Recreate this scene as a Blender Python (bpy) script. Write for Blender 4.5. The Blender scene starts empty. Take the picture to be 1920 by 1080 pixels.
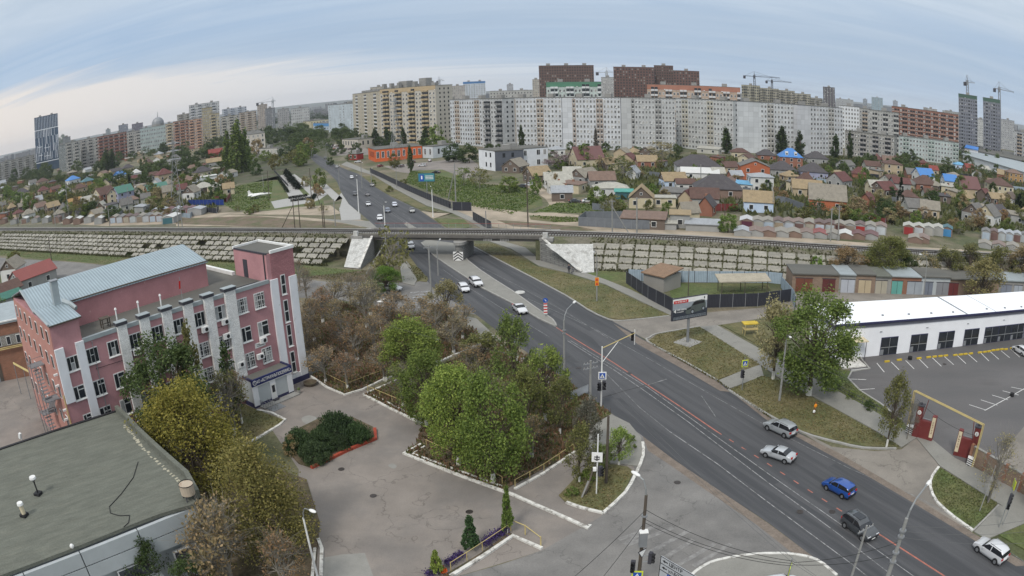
import bpy,bmesh,math,random
import numpy as np
from mathutils import Vector,Matrix
R=random.Random(7)
SC=bpy.context.scene
COL=SC.collection
rad=math.radians
# --------- camera (wide security-camera lens with barrel distortion)
PITCH,ROLL,KA,KB,CH=0.27480428,-0.03163978,0.6999759,0.05588315,35.0
cp_,sp_=math.cos(PITCH),math.sin(PITCH)
cr_,sr_=math.cos(ROLL),math.sin(ROLL)
cd=bpy.data.cameras.new('camera')
cam=bpy.data.objects.new('camera',cd);COL.objects.link(cam)
cd.type='PANO'
cd.panorama_type='FISHEYE_LENS_POLYNOMIAL'
cd.sensor_fit='HORIZONTAL';cd.sensor_width=36.0
cd.fisheye_fov=rad(180)
cd.fisheye_polynomial_k0=0.0
cd.fisheye_polynomial_k1=-KA/18.0
cd.fisheye_polynomial_k2=0.0
cd.fisheye_polynomial_k3=-KB/18.0**3
cd.fisheye_polynomial_k4=0.0
cd.clip_start=0.5;cd.clip_end=30000
M3=Matrix(((1,0,0),(0,sp_,-cp_),(0,cp_,sp_)))@Matrix(((cr_,-sr_,0),(sr_,cr_,0),(0,0,1)))
cam.matrix_world=Matrix.Translation((0,0,CH))@M3.to_4x4()
SC.camera=cam
def ray(px,py):
 """direction seen at a spot of the 1920x1080 photograph"""
 u=(px-960)/960.0;v=-(py-540)/960.0
 r=math.hypot(u,v)+1e-9
 th=KA*r+KB*r**3
 s=math.sin(th)/r
 return M3@Vector((u*s,v*s,-math.cos(th)))
def G(px,py,h=0.0):
 q=ray(px,py);t=(h-CH)/min(q.z,-0.0012)
 return Vector((q.x*t,q.y*t,h))
def HT(bx,by,tx,ty):
 """height of something whose foot is at (bx,by) and whose top shows at (tx,ty)"""
 b=G(bx,by);q=ray(tx,ty)
 return CH+q.z*math.hypot(b.x,b.y)/math.hypot(q.x,q.y)
def FAR(px,py,dist):
 q=ray(px,py);t=dist/math.hypot(q.x,q.y)
 return Vector((q.x*t,q.y*t,CH+q.z*t))
 # --------- sky, sun, exposure
W=bpy.data.worlds.new('World');SC.world=W;W.use_nodes=True
nt=W.node_tree;nd=nt.nodes;lk=nt.links
for n in list(nd):nd.remove(n)
SUN_EL,SUN_AZ=rad(48),rad(205)
def wn(t,**k):
 n=nd.new(t)
 for a,b in k.items():
  if hasattr(n,a):setattr(n,a,b)
  else:n.inputs[a].default_value=b
 return n
def wmath(op,a,b=None,clamp=False):
 n=nd.new('ShaderNodeMath');n.operation=op;n.use_clamp=clamp
 for i,x in enumerate((a,b)):
  if x is None:continue
  if isinstance(x,(int,float)):n.inputs[i].default_value=x
  else:lk.new(x,n.inputs[i])
 return n.outputs[0]
sky=wn('ShaderNodeTexSky',sky_type='NISHITA',sun_disc=False,sun_elevation=SUN_EL,sun_rotation=SUN_AZ)
sky.air_density=1.0;sky.dust_density=2.0;sky.altitude=0
tc=wn('ShaderNodeTexCoord')
sep=wn('ShaderNodeSeparateXYZ');lk.new(tc.outputs['Generated'],sep.inputs[0])
zc=wmath('MAXIMUM',sep.outputs[2],0.0)
zz=wmath('ADD',zc,0.10)
cx=wmath('DIVIDE',sep.outputs[0],zz);cy=wmath('DIVIDE',sep.outputs[1],zz)
comb=wn('ShaderNodeCombineXYZ');lk.new(cx,comb.inputs[0]);lk.new(cy,comb.inputs[1])
mp=wn('ShaderNodeMapping');lk.new(comb.outputs[0],mp.inputs[0])
mp.inputs['Rotation'].default_value=(0,0,rad(-33));mp.inputs['Scale'].default_value=(0.22,1.15,1)
n1=wn('ShaderNodeTexNoise',Scale=1.5,Detail=10.0,Roughness=0.60,Distortion=1.1);lk.new(mp.outputs[0],n1.inputs[0])
mp2=wn('ShaderNodeMapping');lk.new(comb.outputs[0],mp2.inputs[0])
mp2.inputs['Rotation'].default_value=(0,0,rad(-25));mp2.inputs['Scale'].default_value=(0.10,0.34,1);mp2.inputs['Location'].default_value=(3.1,1.7,0)
n2=wn('ShaderNodeTexNoise',Scale=1.2,Detail=4.0,Roughness=0.5,Distortion=0.4);lk.new(mp2.outputs[0],n2.inputs[0])
def ramp(fac,stops,interp='LINEAR'):
 r=nd.new('ShaderNodeValToRGB');r.color_ramp.interpolation=interp
 e=r.color_ramp.elements
 e[0].position,e[0].color=stops[0][0],(*stops[0][1],1)
 e[1].position,e[1].color=stops[-1][0],(*stops[-1][1],1)
 for p,c in stops[1:-1]:
  x=e.new(p);x.color=(*c,1)
 lk.new(fac,r.inputs[0]);return r.outputs[0]
def wmix(f,a,b):
 m=nd.new('ShaderNodeMix');m.data_type='RGBA'
 if isinstance(f,float):m.inputs[0].default_value=f
 else:lk.new(f,m.inputs[0])
 for i,x in((6,a),(7,b)):
  if isinstance(x,tuple):m.inputs[i].default_value=(*x,1)
  else:lk.new(x,m.inputs[i])
 return m.outputs[2]
cov=ramp(n1.outputs[0],[(0.36,(0,0,0)),(0.66,(1,1,1))])
band=ramp(n2.outputs[0],[(0.36,(0,0,0)),(0.64,(1,1,1))])
S=0.88/0.1
c1=wmix(wmath('MULTIPLY',cov,0.55),(0.32*S,0.435*S,0.60*S),(0.47*S,0.56*S,0.67*S))
c2=wmix(wmath('MULTIPLY',band,0.45),c1,(0.36*S,0.42*S,0.51*S))
up=ramp(wmath('ADD',sep.outputs[2],wmath('MULTIPLY',wmath('SUBTRACT',n2.outputs[0],0.5),0.22)),[(0.11,(0,0,0)),(0.21,(1,1,1))])
c2b=wmix(wmath('MULTIPLY',cov,0.8),(0.47*S,0.545*S,0.625*S),(0.68*S,0.73*S,0.775*S))
c3=wmix(wmath('MULTIPLY',up,0.85),c2,c2b)
zen=ramp(sep.outputs[2],[(0.25,(0,0,0)),(1.0,(1,1,1))])
c3=wmix(zen,c3,(1.02*S,1.05*S,1.08*S))
warm=wmath('MULTIPLY',wmath('SUBTRACT',0.30,sep.outputs[0],True),0.95,True)
wob=wmath('MULTIPLY',wmath('SUBTRACT',n1.outputs[0],0.5),0.11)
lowr=wmath('SUBTRACT',wmath('ADD',0.035,wmath('MULTIPLY',warm,0.078)),wmath('ADD',sep.outputs[2],wob))
low=wmath('MULTIPLY',lowr,26.0,True)
wc=wmix(warm,(0.50*S,0.60*S,0.72*S),(0.75*S,0.685*S,0.635*S))
wlow=wmix(low,c3,wc)
mixs=wmix(0.9,sky.outputs[0],wlow)
bg=wn('ShaderNodeBackground');bg.inputs[1].default_value=0.1
lk.new(mixs,bg.inputs[0])
out=wn('ShaderNodeOutputWorld');lk.new(bg.outputs[0],out.inputs[0])
sd=bpy.data.lights.new('sun','SUN');sd.energy=1.5;sd.angle=rad(12);sd.color=(1.0,0.95,0.88)
sun=bpy.data.objects.new('sun',sd);COL.objects.link(sun)
sdir=Vector((math.sin(SUN_AZ)*math.cos(SUN_EL),math.cos(SUN_AZ)*math.cos(SUN_EL),math.sin(SUN_EL)))
sun.rotation_euler=sdir.to_track_quat('Z','Y').to_euler();sun.location=(0,0,200)
SC.view_settings.view_transform='Standard';SC.view_settings.look='None'
SC.view_settings.exposure=0.46;SC.view_settings.gamma=1.0;SC.view_settings.use_curve_mapping=False
SC.cycles.max_bounces=5;SC.cycles.diffuse_bounces=2;SC.cycles.glossy_bounces=2;SC.cycles.transmission_bounces=3
SC.cycles.transparent_max_bounces=6;SC.cycles.use_denoising=True
# --------- materials
MATS={}
def _noise(t,scale,detail=4,rough=.55,coord=None,dist=0):
 n=t.nodes.new('ShaderNodeTexNoise');n.inputs['Scale'].default_value=scale;n.inputs['Detail'].default_value=detail
 n.inputs['Roughness'].default_value=rough;n.inputs['Distortion'].default_value=dist
 if coord:t.links.new(coord,n.inputs['Vector'])
 return n.outputs['Fac']
def mat(name,col,rough=.85,var=.12,scale=.8,fine=.0,fscale=12.,bump=0.,metal=0.,tint=False,col2=None,c2=(.45,.6),c2scale=.3,wave=None,brick=None,spec=.3,stretch=None,rot=0.,crack=0.,emit=0.,trans=0.,alpha=None,coat=0.,local=True):
 if name in MATS:return MATS[name]
 m=bpy.data.materials.new(name);m.use_nodes=True;MATS[name]=m
 t=m.node_tree;b=t.nodes['Principled BSDF'];L=t.links
 tcn=t.nodes.new('ShaderNodeTexCoord');co=tcn.outputs['Object']
 mpn=t.nodes.new('ShaderNodeMapping');L.new(co,mpn.inputs[0]);mpn.inputs['Rotation'].default_value=(0,0,rot)
 mpn.vector_type='TEXTURE'
 if stretch:mpn.inputs['Scale'].default_value=tuple(1/q for q in stretch)
 cm=mpn.outputs[0]
 def mx(f,a,bb,mode='MIX'):
  n=t.nodes.new('ShaderNodeMix');n.data_type='RGBA';n.blend_type=mode
  for i,x in((0,f),(6,a),(7,bb)):
   if isinstance(x,float):n.inputs[i].default_value=x
   elif isinstance(x,tuple):n.inputs[i].default_value=(*x,1)
   else:L.new(x,n.inputs[i])
  return n.outputs[2]
 def rmp(f,a,bb,lo,hi):
  n=t.nodes.new('ShaderNodeMapRange');L.new(f,n.inputs[0])
  for i,x in enumerate((lo,hi,a,bb)):n.inputs[i+1].default_value=x
  return n.outputs[0]
 if tint:
  oi=t.nodes.new('ShaderNodeObjectInfo');base=oi.outputs['Color']
 else:base=tuple(col)
 if col2:base=mx(rmp(_noise(t,c2scale,6,.65,cm),0,1,*c2),base,tuple(col2))
 nz=_noise(t,scale,5,.6,cm)
 f=rmp(nz,1-var,1+var,.3,.7)
 if fine:
  f2=rmp(_noise(t,fscale,3,.7,co),1-fine,1+fine,.3,.7)
  q=t.nodes.new('ShaderNodeMath');q.operation='MULTIPLY';L.new(f,q.inputs[0]);L.new(f2,q.inputs[1]);f=q.outputs[0]
 v=t.nodes.new('ShaderNodeVectorMath');v.operation='SCALE'
 if isinstance(base,tuple):v.inputs[0].default_value=base
 else:L.new(base,v.inputs[0])
 L.new(f,v.inputs['Scale']);c=v.outputs[0]
 hgt=None
 if crack:
  vo=t.nodes.new('ShaderNodeTexVoronoi');vo.feature='DISTANCE_TO_EDGE';vo.inputs['Scale'].default_value=.14
  wp=t.nodes.new('ShaderNodeVectorMath');wp.operation='ADD'
  ns=t.nodes.new('ShaderNodeTexNoise');ns.inputs['Scale'].default_value=.5;ns.inputs['Detail'].default_value=6;L.new(co,ns.inputs[0])
  sc_=t.nodes.new('ShaderNodeVectorMath');sc_.operation='SCALE';sc_.inputs['Scale'].default_value=5;L.new(ns.outputs['Color'],sc_.inputs[0])
  L.new(co,wp.inputs[0]);L.new(sc_.outputs[0],wp.inputs[1]);L.new(wp.outputs[0],vo.inputs['Vector'])
  k=rmp(vo.outputs['Distance'],1-crack,1.,.0,.012)
  k2=t.nodes.new('ShaderNodeMath');k2.operation='MAXIMUM';L.new(k,k2.inputs[0]);L.new(rmp(_noise(t,.12,3,.5,co),0.,1.2,.42,.56),k2.inputs[1])
  k3=t.nodes.new('ShaderNodeMath');k3.operation='MINIMUM';L.new(k2.outputs[0],k3.inputs[0]);k3.inputs[1].default_value=1.
  v2=t.nodes.new('ShaderNodeVectorMath');v2.operation='SCALE';L.new(c,v2.inputs[0]);L.new(k3.outputs[0],v2.inputs['Scale']);c=v2.outputs[0]
 if wave:
  w=t.nodes.new('ShaderNodeTexWave');w.wave_type='BANDS';w.bands_direction=wave[1];w.inputs['Scale'].default_value=wave[0]
  L.new(co,w.inputs[0]);hgt=w.outputs['Fac']
  c=mx(rmp(hgt,0.,wave[2],0,1),c,(0.,0.,0.))
 if brick:
  bk=t.nodes.new('ShaderNodeTexBrick');bk.inputs['Scale'].default_value=brick[0]
  bk.inputs['Brick Width'].default_value=brick[2];bk.inputs['Row Height'].default_value=brick[3];bk.inputs['Mortar Size'].default_value=brick[4]if len(brick)>4 else .02
  bk.inputs['Color1'].default_value=(1,1,1,1);bk.inputs['Color2'].default_value=(.8,.8,.8,1);bk.inputs['Mortar'].default_value=(0,0,0,1)
  if len(brick)>5:bk.offset=brick[5]
  s2=t.nodes.new('ShaderNodeSeparateXYZ');L.new(co,s2.inputs[0]);ad=t.nodes.new('ShaderNodeMath');ad.operation='ADD'
  L.new(s2.outputs[0],ad.inputs[0]);L.new(s2.outputs[1],ad.inputs[1]);cb=t.nodes.new('ShaderNodeCombineXYZ')
  L.new(ad.outputs[0],cb.inputs[0]);L.new(s2.outputs[2],cb.inputs[1]);L.new(cb.outputs[0],bk.inputs['Vector'])
  c1=mx(1.,c,bk.outputs['Color'],'MULTIPLY')
  c=mx(bk.outputs['Fac'],c1,tuple(brick[1]))
 L.new(c,b.inputs['Base Color'])
 b.inputs['Roughness'].default_value=rough;b.inputs['Metallic'].default_value=metal
 b.inputs['Specular IOR Level'].default_value=spec
 if coat:b.inputs['Coat Weight'].default_value=coat;b.inputs['Coat Roughness'].default_value=.06
 if emit:
  L.new(c,b.inputs['Emission Color']);b.inputs['Emission Strength'].default_value=emit
 if bump or hgt is not None:
  bn=t.nodes.new('ShaderNodeBump');bn.inputs['Strength'].default_value=bump or .4;bn.inputs['Distance'].default_value=.08
  L.new(hgt if hgt is not None else _noise(t,fscale,4,.6,co),bn.inputs['Height']);L.new(bn.outputs[0],b.inputs['Normal'])
 return m
def leafmat(name):
 m=bpy.data.materials.new(name);m.use_nodes=True;t=m.node_tree;L=t.links
 b=t.nodes['Principled BSDF'];oi=t.nodes.new('ShaderNodeObjectInfo')
 at=t.nodes.new('ShaderNodeAttribute');at.attribute_name='v'
 mr=t.nodes.new('ShaderNodeMapRange');L.new(at.outputs['Fac'],mr.inputs[0]);mr.inputs[3].default_value=.55;mr.inputs[4].default_value=1.5
 v=t.nodes.new('ShaderNodeVectorMath');v.operation='SCALE';L.new(oi.outputs['Color'],v.inputs[0]);L.new(mr.outputs[0],v.inputs['Scale'])
 hs=t.nodes.new('ShaderNodeHueSaturation');L.new(v.outputs[0],hs.inputs['Color'])
 ms=t.nodes.new('ShaderNodeMapRange');L.new(at.outputs['Fac'],ms.inputs[0]);ms.inputs[3].default_value=.515;ms.inputs[4].default_value=.485
 L.new(ms.outputs[0],hs.inputs['Hue'])
 L.new(hs.outputs[0],b.inputs['Base Color']);b.inputs['Roughness'].default_value=.7;b.inputs['Specular IOR Level'].default_value=.15
 tr=t.nodes.new('ShaderNodeBsdfTranslucent');L.new(hs.outputs[0],tr.inputs[0])
 mxs=t.nodes.new('ShaderNodeMixShader');mxs.inputs[0].default_value=.35
 L.new(b.outputs[0],mxs.inputs[1]);L.new(tr.outputs[0],mxs.inputs[2])
 L.new(mxs.outputs[0],t.nodes['Material Output'].inputs[0])
 return m
LEAF=leafmat('leaf')
ROADROT=rad(21.9)
M=dict(ground=mat('ground',(.17,.145,.10),col2=(.075,.085,.038),c2=(.40,.58),c2scale=.045,var=.22,scale=.3,fine=.3,fscale=2.5),farland=mat('farland',(.13,.135,.125),col2=(.075,.09,.075),c2scale=.01,var=.3,scale=.02,fine=.3,fscale=.3),garden=mat('garden_soil',(.095,.085,.06),col2=(.06,.072,.032),c2=(.38,.58),c2scale=.09,var=.3,scale=.4,fine=.3,fscale=2.5),dirt=mat('dirt',(.36,.30,.23),col2=(.25,.215,.16),c2scale=.15,var=.15,scale=.6,fine=.15,fscale=4),dirtdark=mat('dirt_brown',(.15,.115,.08),col2=(.10,.10,.05),c2scale=.2,var=.2,scale=.6,fine=.25,fscale=3),soil=mat('park_soil',(.105,.08,.052),col2=(.065,.06,.03),c2scale=.35,var=.3,scale=1.2,fine=.35,fscale=5),grass=mat('short_grass',(.145,.125,.062),col2=(.085,.092,.035),c2=(.38,.62),c2scale=.16,var=.22,scale=1.2,fine=.30,fscale=5),grassgreen=mat('green_grass',(.080,.105,.034),col2=(.125,.115,.052),c2=(.45,.68),c2scale=.12,var=.25,scale=1.,fine=.3,fscale=4),asphalt=mat('fresh_asphalt',(.052,.054,.058),rough=.8,var=.10,scale=.9,fine=.09,fscale=9,stretch=(.05,1.,1),rot=rad(111.9),spec=.35,col2=(.078,.079,.083),c2=(.44,.60),c2scale=.55),asphaltpatch=mat('worn_asphalt_lane',(.078,.079,.083),rough=.85,var=.10,scale=.8,fine=.09,fscale=9,stretch=(.08,1,1),rot=rad(111.9)),oldasphalt=mat('old_asphalt',(.185,.178,.168),var=.14,scale=.35,fine=.12,fscale=7,col2=(.145,.141,.135),c2scale=.09,crack=.3),plaza=mat('plaza_asphalt',(.225,.200,.178),var=.12,scale=.30,fine=.09,fscale=8,col2=(.182,.166,.152),c2scale=.12,crack=.38),parking=mat('parking_asphalt',(.118,.113,.112),var=.16,scale=.3,fine=.1,fscale=8,col2=(.090,.088,.088),c2scale=.15,stretch=(.35,1,1),rot=-.3),beigeroad=mat('dusty_asphalt',(.225,.205,.178),var=.10,scale=.4,fine=.08,fscale=7,crack=.35,col2=(.175,.16,.14),c2scale=.12),concretepatch=mat('pale_concrete',(.25,.245,.225),var=.1,scale=.8,fine=.08),pavement=mat('pavement',(.225,.220,.198),var=.08,scale=.5,fine=.07,fscale=6,crack=.2),lightpave=mat('light_paving',(.34,.335,.32),var=.06,scale=.4,fine=.05),shoulder=mat('dusty_shoulder',(.17,.14,.115),var=.2,scale=.8,fine=.2,fscale=5),kerb=mat('kerb_concrete',(.30,.295,.275),var=.15,scale=1.5,fine=.1),kerbwhite=mat('whitewashed_kerb',(.60,.59,.55),var=.14,scale=1.2,col2=(.25,.235,.21),c2=(.50,.64),c2scale=1.8),kerbred=mat('red_painted_kerb',(.33,.062,.035),var=.15,scale=1.5),line=mat('road_paint',(.30,.30,.30),var=.25,scale=2.5,col2=(.10,.10,.10),c2=(.46,.62),c2scale=1.5),linefaint=mat('worn_road_paint',(.22,.22,.22),var=.25,scale=2.5,col2=(.10,.10,.10),c2=(.42,.60),c2scale=1.2),linered=mat('red_road_paint',(.36,.135,.10),var=.2,col2=(.12,.09,.08),c2=(.55,.68),c2scale=1.5,scale=2.),linewhite=mat('bright_road_paint',(.62,.62,.60),var=.12,scale=2.,col2=(.2,.2,.2),c2=(.62,.70),c2scale=1.4),seam=mat('asphalt_joint',(.04,.04,.04)),ballast=mat('ballast',(.135,.125,.105),var=.2,scale=1.,fine=.35,fscale=6,bump=.3),gravelgrass=mat('weedy_gravel_slope',(.135,.125,.095),col2=(.095,.10,.055),c2=(.42,.6),c2scale=.35,var=.25,scale=1.1,fine=.3,fscale=5),slab=mat('slab_concrete',(.30,.275,.22),tint=True,var=.18,scale=1.1,fine=.1,fscale=5,col2=(.20,.19,.14),c2=(.55,.7),c2scale=.5),rail=mat('rail_steel',(.07,.06,.055),rough=.45,metal=.6),sleeper=mat('concrete_sleeper',(.33,.325,.31),var=.15),whitestone=mat('whitewashed_stone',(.46,.46,.44),var=.18,scale=2.,fine=.22,fscale=5,col2=(.30,.295,.275),c2=(.50,.66),c2scale=.7,bump=.4),blockwall=mat('grey_block_masonry',(.22,.22,.21),brick=(1.0,(.10,.10,.095),.8,.4,.03),var=.15,fine=.1),deck=mat('bridge_concrete',(.115,.108,.098),var=.2,scale=.8,fine=.15),pink=mat('pink_plaster',(.42,.222,.232),var=.15,scale=.30,fine=.06,fscale=6,col2=(.43,.22,.22),c2=(.55,.7),c2scale=.25,bump=.08),pinkpeel=mat('peeling_pink_plaster',(.40,.195,.20),var=.12,scale=.4,fine=.06,fscale=6,col2=(.50,.32,.29),c2=(.665,.70),c2scale=1.6,bump=.1),pinkbrick=mat('pink_painted_brick',(.385,.185,.195),brick=(1.0,(.25,.11,.115),.62,.16,.025),var=.14,scale=.5,fine=.12,fscale=8,bump=.3),warmlitpink=mat('warm_lit_pink_plaster',(.41,.21,.175),var=.10,scale=.4,fine=.06),roughwhite=mat('rough_white_render',(.66,.66,.64),var=.12,scale=1.5,fine=.28,fscale=9,bump=.6),white=mat('white_plaster',(.68,.69,.71),var=.07,scale=.6,col2=(.48,.48,.47),c2=(.62,.75),c2scale=.9),bluegreyroof=mat('corrugated_zinc_roof',(.33,.405,.44),rough=.45,var=.08,scale=.4,wave=(.75,'X',.34),metal=.2,spec=.5),zinc=mat('zinc_sheet',(.34,.38,.39),rough=.5,var=.1,metal=.3),darktrim=mat('dark_trim',(.05,.05,.06)),roofgrey=mat('bitumen_roof',(.125,.122,.108),var=.16,scale=.5,fine=.08,col2=(.095,.095,.085),c2scale=.25,stretch=(.3,1,1)),roofgreen=mat('mossy_bitumen_roof',(.120,.126,.104),var=.18,scale=2.2,fine=.16,fscale=6,col2=(.135,.138,.112),c2=(.50,.72),c2scale=1.6,stretch=(.22,1.,1),rot=rad(45.5),bump=.5),curtain=mat('net_curtain',(.30,.31,.31),rough=.3,var=.3,scale=2.),glass=mat('window_glass',(.022,.026,.032),rough=.12,var=.3,scale=.7,spec=.6),glassblue=mat('blue_glass',(.045,.075,.12),rough=.15,var=.3,scale=.3,spec=.7),frame=mat('white_window_frame',(.66,.66,.64),var=.04),metalwhite=mat('white_enamel',(.70,.70,.68),rough=.5),metalgrey=mat('grey_metal',(.24,.25,.26),rough=.5,metal=.3),black=mat('black',(.018,.018,.02),rough=.6),navy=mat('navy_sign',(.02,.028,.11),rough=.5),navyband=mat('navy_band',(.035,.035,.09),rough=.5),porch=mat('porch_panel',(.40,.43,.44),rough=.6,var=.05),whiteroof=mat('white_membrane_roof',(.80,.82,.85),rough=.6,var=.03),brickwhite=mat('whitewashed_brick',(.76,.77,.79),var=.04,scale=.5),brickred=mat('red_brick',(.30,.13,.075),brick=(1.0,(.2,.15,.12),.5,.16,.02),var=.18,scale=.6,fine=.1),bricktan=mat('tan_brick',(.27,.19,.135),brick=(1.0,(.19,.15,.12),.5,.16,.02),var=.12,scale=.6),maroon=mat('maroon_paint',(.155,.032,.030),rough=.6,var=.15),cream=mat('cream_paint',(.60,.52,.36),rough=.7),yellow=mat('yellow_paint',(.52,.37,.035),rough=.6,var=.15),yellowpipe=mat('yellow_gas_pipe',(.46,.37,.16),rough=.6),concrete=mat('concrete',(.26,.255,.24),var=.14,scale=.8,fine=.08),polegrey=mat('pole_concrete',(.25,.25,.24),var=.18,scale=.9,fine=.1),polewood=mat('pole_wood',(.085,.07,.055),var=.25,scale=1.),polemetal=mat('pole_metal',(.26,.27,.27),rough=.5,var=.1,metal=.3),wire=mat('cable',(.02,.02,.02)),wiregrey=mat('overhead_wire',(.12,.12,.12)),fencedark=mat('dark_sheet_fence',(.035,.037,.048),rough=.55,wave=(1.2,'X',.25)),fenceblue=mat('blue_sheet_fence',(.016,.045,.22),rough=.5,wave=(1.,'X',.2)),fencelight=mat('pale_blue_sheet_fence',(.33,.41,.48),rough=.5,wave=(1.,'X',.2)),fencegrey=mat('grey_sheet_fence',(.17,.185,.205),rough=.5,wave=(1.,'X',.2)),bark=mat('bark',(.10,.08,.06),var=.3,scale=2.),barkpale=mat('pale_bark',(.20,.185,.155),var=.3,scale=2.),limewash=mat('limewash',(.62,.61,.57),var=.1,scale=3),tint=mat('painted_surface',(.5,.5,.5),tint=True,var=.09,scale=.5,fine=.04),panel=mat('panel_wall',(.5,.5,.5),tint=True,var=.09,scale=.12,brick=(1.0,(.33,.34,.35),3.2,3.0,.05,0.),fine=.04),panelbrick=mat('tinted_brick_wall',(.5,.5,.5),tint=True,var=.10,scale=.3,fine=.06),slate=mat('corrugated_slate',(.4,.3,.2),tint=True,var=.16,scale=.9,wave=(1.6,'X',.28),fine=.1,col2=(.13,.12,.10),c2=(.60,.74),c2scale=.8),sheet=mat('metal_sheet_roof',(.4,.3,.2),tint=True,rough=.5,var=.06,scale=.4,wave=(.9,'X',.16),spec=.5),paint=mat('car_paint',(.5,.5,.5),tint=True,rough=.28,var=.0,spec=.5,coat=.8,metal=.15),carglass=mat('car_glass',(.012,.014,.018),rough=.06,var=0,spec=.7),tyre=mat('tyre_rubber',(.016,.016,.017),rough=.9),rim=mat('wheel_rim',(.36,.37,.38),rough=.35,metal=.7),plastic=mat('black_plastic',(.02,.02,.022),rough=.7),lampwhite=mat('headlamp',(.75,.77,.8),rough=.15,var=0),lampred=mat('tail_lamp',(.42,.015,.012),rough=.25,var=0),chrome=mat('chrome',(.6,.6,.6),rough=.2,metal=.9),plate=mat('number_plate',(.7,.7,.68),rough=.5),signblue=mat('sign_blue',(.02,.08,.36),rough=.5),signwhite=mat('sign_white',(.72,.72,.70),rough=.5),signyellow=mat('sign_fluorescent_yellow',(.55,.62,.04),rough=.5),signred=mat('sign_red',(.50,.03,.03),rough=.5),signorange=mat('sign_orange',(.72,.25,.02),rough=.5),signgrey=mat('sign_back',(.40,.42,.44),rough=.5),orange=mat('orange_cladding',(.56,.10,.030),rough=.6),blueroof=mat('blue_sheet',(.05,.20,.55),rough=.5),skin=mat('skin',(.45,.28,.2)),clothdark=mat('dark_cloth',(.03,.03,.04)),clothgrey=mat('grey_cloth',(.12,.12,.13)),flower=mat('violet_petals',(.16,.07,.30)),flowero=mat('orange_petals',(.6,.16,.02)),darkglass=mat('billboard_dark',(.035,.042,.055),rough=.4),bbgrey=mat('billboard_grey',(.28,.31,.34),rough=.4),bbcar=mat('billboard_car',(.085,.10,.095),rough=.4),)
# --------- mesh helpers
class MB:
 def __init__(s):s.v=[];s.f=[];s.m=[];s.k=0
 def add(s,vs,fs):
  o=len(s.v);s.v+=[tuple(x)for x in vs]
  for f in fs:s.f.append(tuple(i+o for i in f));s.m.append(s.k)
  return s
 def box(s,cx,cy,cz,sx,sy,sz,rz=0.,rx=0.,ry=0.):
  """centre, full sizes"""
  hx,hy,hz=sx/2,sy/2,sz/2
  vs=[Vector((x,y,z))for z in(-hz,hz)for(x,y)in((-hx,-hy),(hx,-hy),(hx,hy),(-hx,hy))]
  if rx or ry or rz:
   q=Matrix.Rotation(rz,3,'Z')@Matrix.Rotation(ry,3,'Y')@Matrix.Rotation(rx,3,'X')
   vs=[q@w for w in vs]
  c=Vector((cx,cy,cz))
  return s.add([w+c for w in vs],[(0,3,2,1),(4,5,6,7),(0,1,5,4),(1,2,6,5),(2,3,7,6),(3,0,4,7)])
 def quad(s,a,b,c,d):return s.add([a,b,c,d],[(0,1,2,3)])
 def poly(s,pts):return s.add(pts,[tuple(range(len(pts)))])
 def prism(s,pts,z0,z1):
  """pts: 2D outline ccw"""
  if area2(pts)<0:pts=list(reversed(pts))
  n=len(pts);vs=[(p[0],p[1],z0)for p in pts]+[(p[0],p[1],z1)for p in pts]
  fs=[tuple(range(n-1,-1,-1)),tuple(range(n,2*n))]+[(i,(i+1)%n,n+(i+1)%n,n+i)for i in range(n)]
  return s.add(vs,fs)
 def tube(s,a,b,r0,r1=None,n=8,cap=True):
  a=Vector(a);b=Vector(b);r1=r0 if r1 is None else r1
  d=(b-a).normalized();x=d.orthogonal().normalized();y=d.cross(x)
  vs=[a+(x*math.cos(t)+y*math.sin(t))*r0 for t in[2*math.pi*i/n for i in range(n)]]
  vs+=[b+(x*math.cos(t)+y*math.sin(t))*r1 for t in[2*math.pi*i/n for i in range(n)]]
  fs=[(i,(i+1)%n,n+(i+1)%n,n+i)for i in range(n)]
  if cap:fs+=[tuple(range(n-1,-1,-1)),tuple(range(n,2*n))]
  return s.add(vs,fs)
 def path(s,pts,r0,r1=None,n=6):
  r1=r0 if r1 is None else r1;k=len(pts)-1
  for i in range(k):
   s.tube(pts[i],pts[i+1],r0+(r1-r0)*i/k,r0+(r1-r0)*(i+1)/k,n,cap=(i in(0,k-1)))
  return s
 def ball(s,c,rx,ry=None,rz=None,nu=8,nv=6):
  ry=ry or rx;rz=rz or rx;c=Vector(c);vs=[]
  for j in range(nv+1):
   t=math.pi*j/nv
   for i in range(nu):
    p=2*math.pi*i/nu;vs.append(c+Vector((rx*math.sin(t)*math.cos(p),ry*math.sin(t)*math.sin(p),rz*math.cos(t))))
  return s.add(vs,[(j*nu+i,(j+1)*nu+i,(j+1)*nu+(i+1)%nu,j*nu+(i+1)%nu)for j in range(nv)for i in range(nu)])
 def mesh(s,name,mats):
  me=bpy.data.meshes.new(name);me.from_pydata(s.v,[],s.f)
  if not isinstance(mats,(list,tuple)):mats=[mats]
  for q in mats:me.materials.append(q)
  if len(mats)>1:me.polygons.foreach_set('material_index',s.m)
  me.update();return me
 def build(s,name,mats,parent=None,kind=None,color=None,loc=None,rz=None):
  return ob(name,s.mesh(name,mats),parent,kind,color,loc,rz)
def ob(name,me,parent=None,kind=None,color=None,loc=None,rz=None):
 o=bpy.data.objects.new(name,me);COL.objects.link(o)
 if parent:o.parent=parent
 if kind:o['kind']=kind
 if color:o.color=(*color[:3],1)
 if loc is not None:o.location=loc
 if rz is not None:o.rotation_euler=(0,0,rz)
 return o
def area2(p):return sum(p[i][0]*p[(i+1)%len(p)][1]-p[(i+1)%len(p)][0]*p[i][1]for i in range(len(p)))/2
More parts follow.
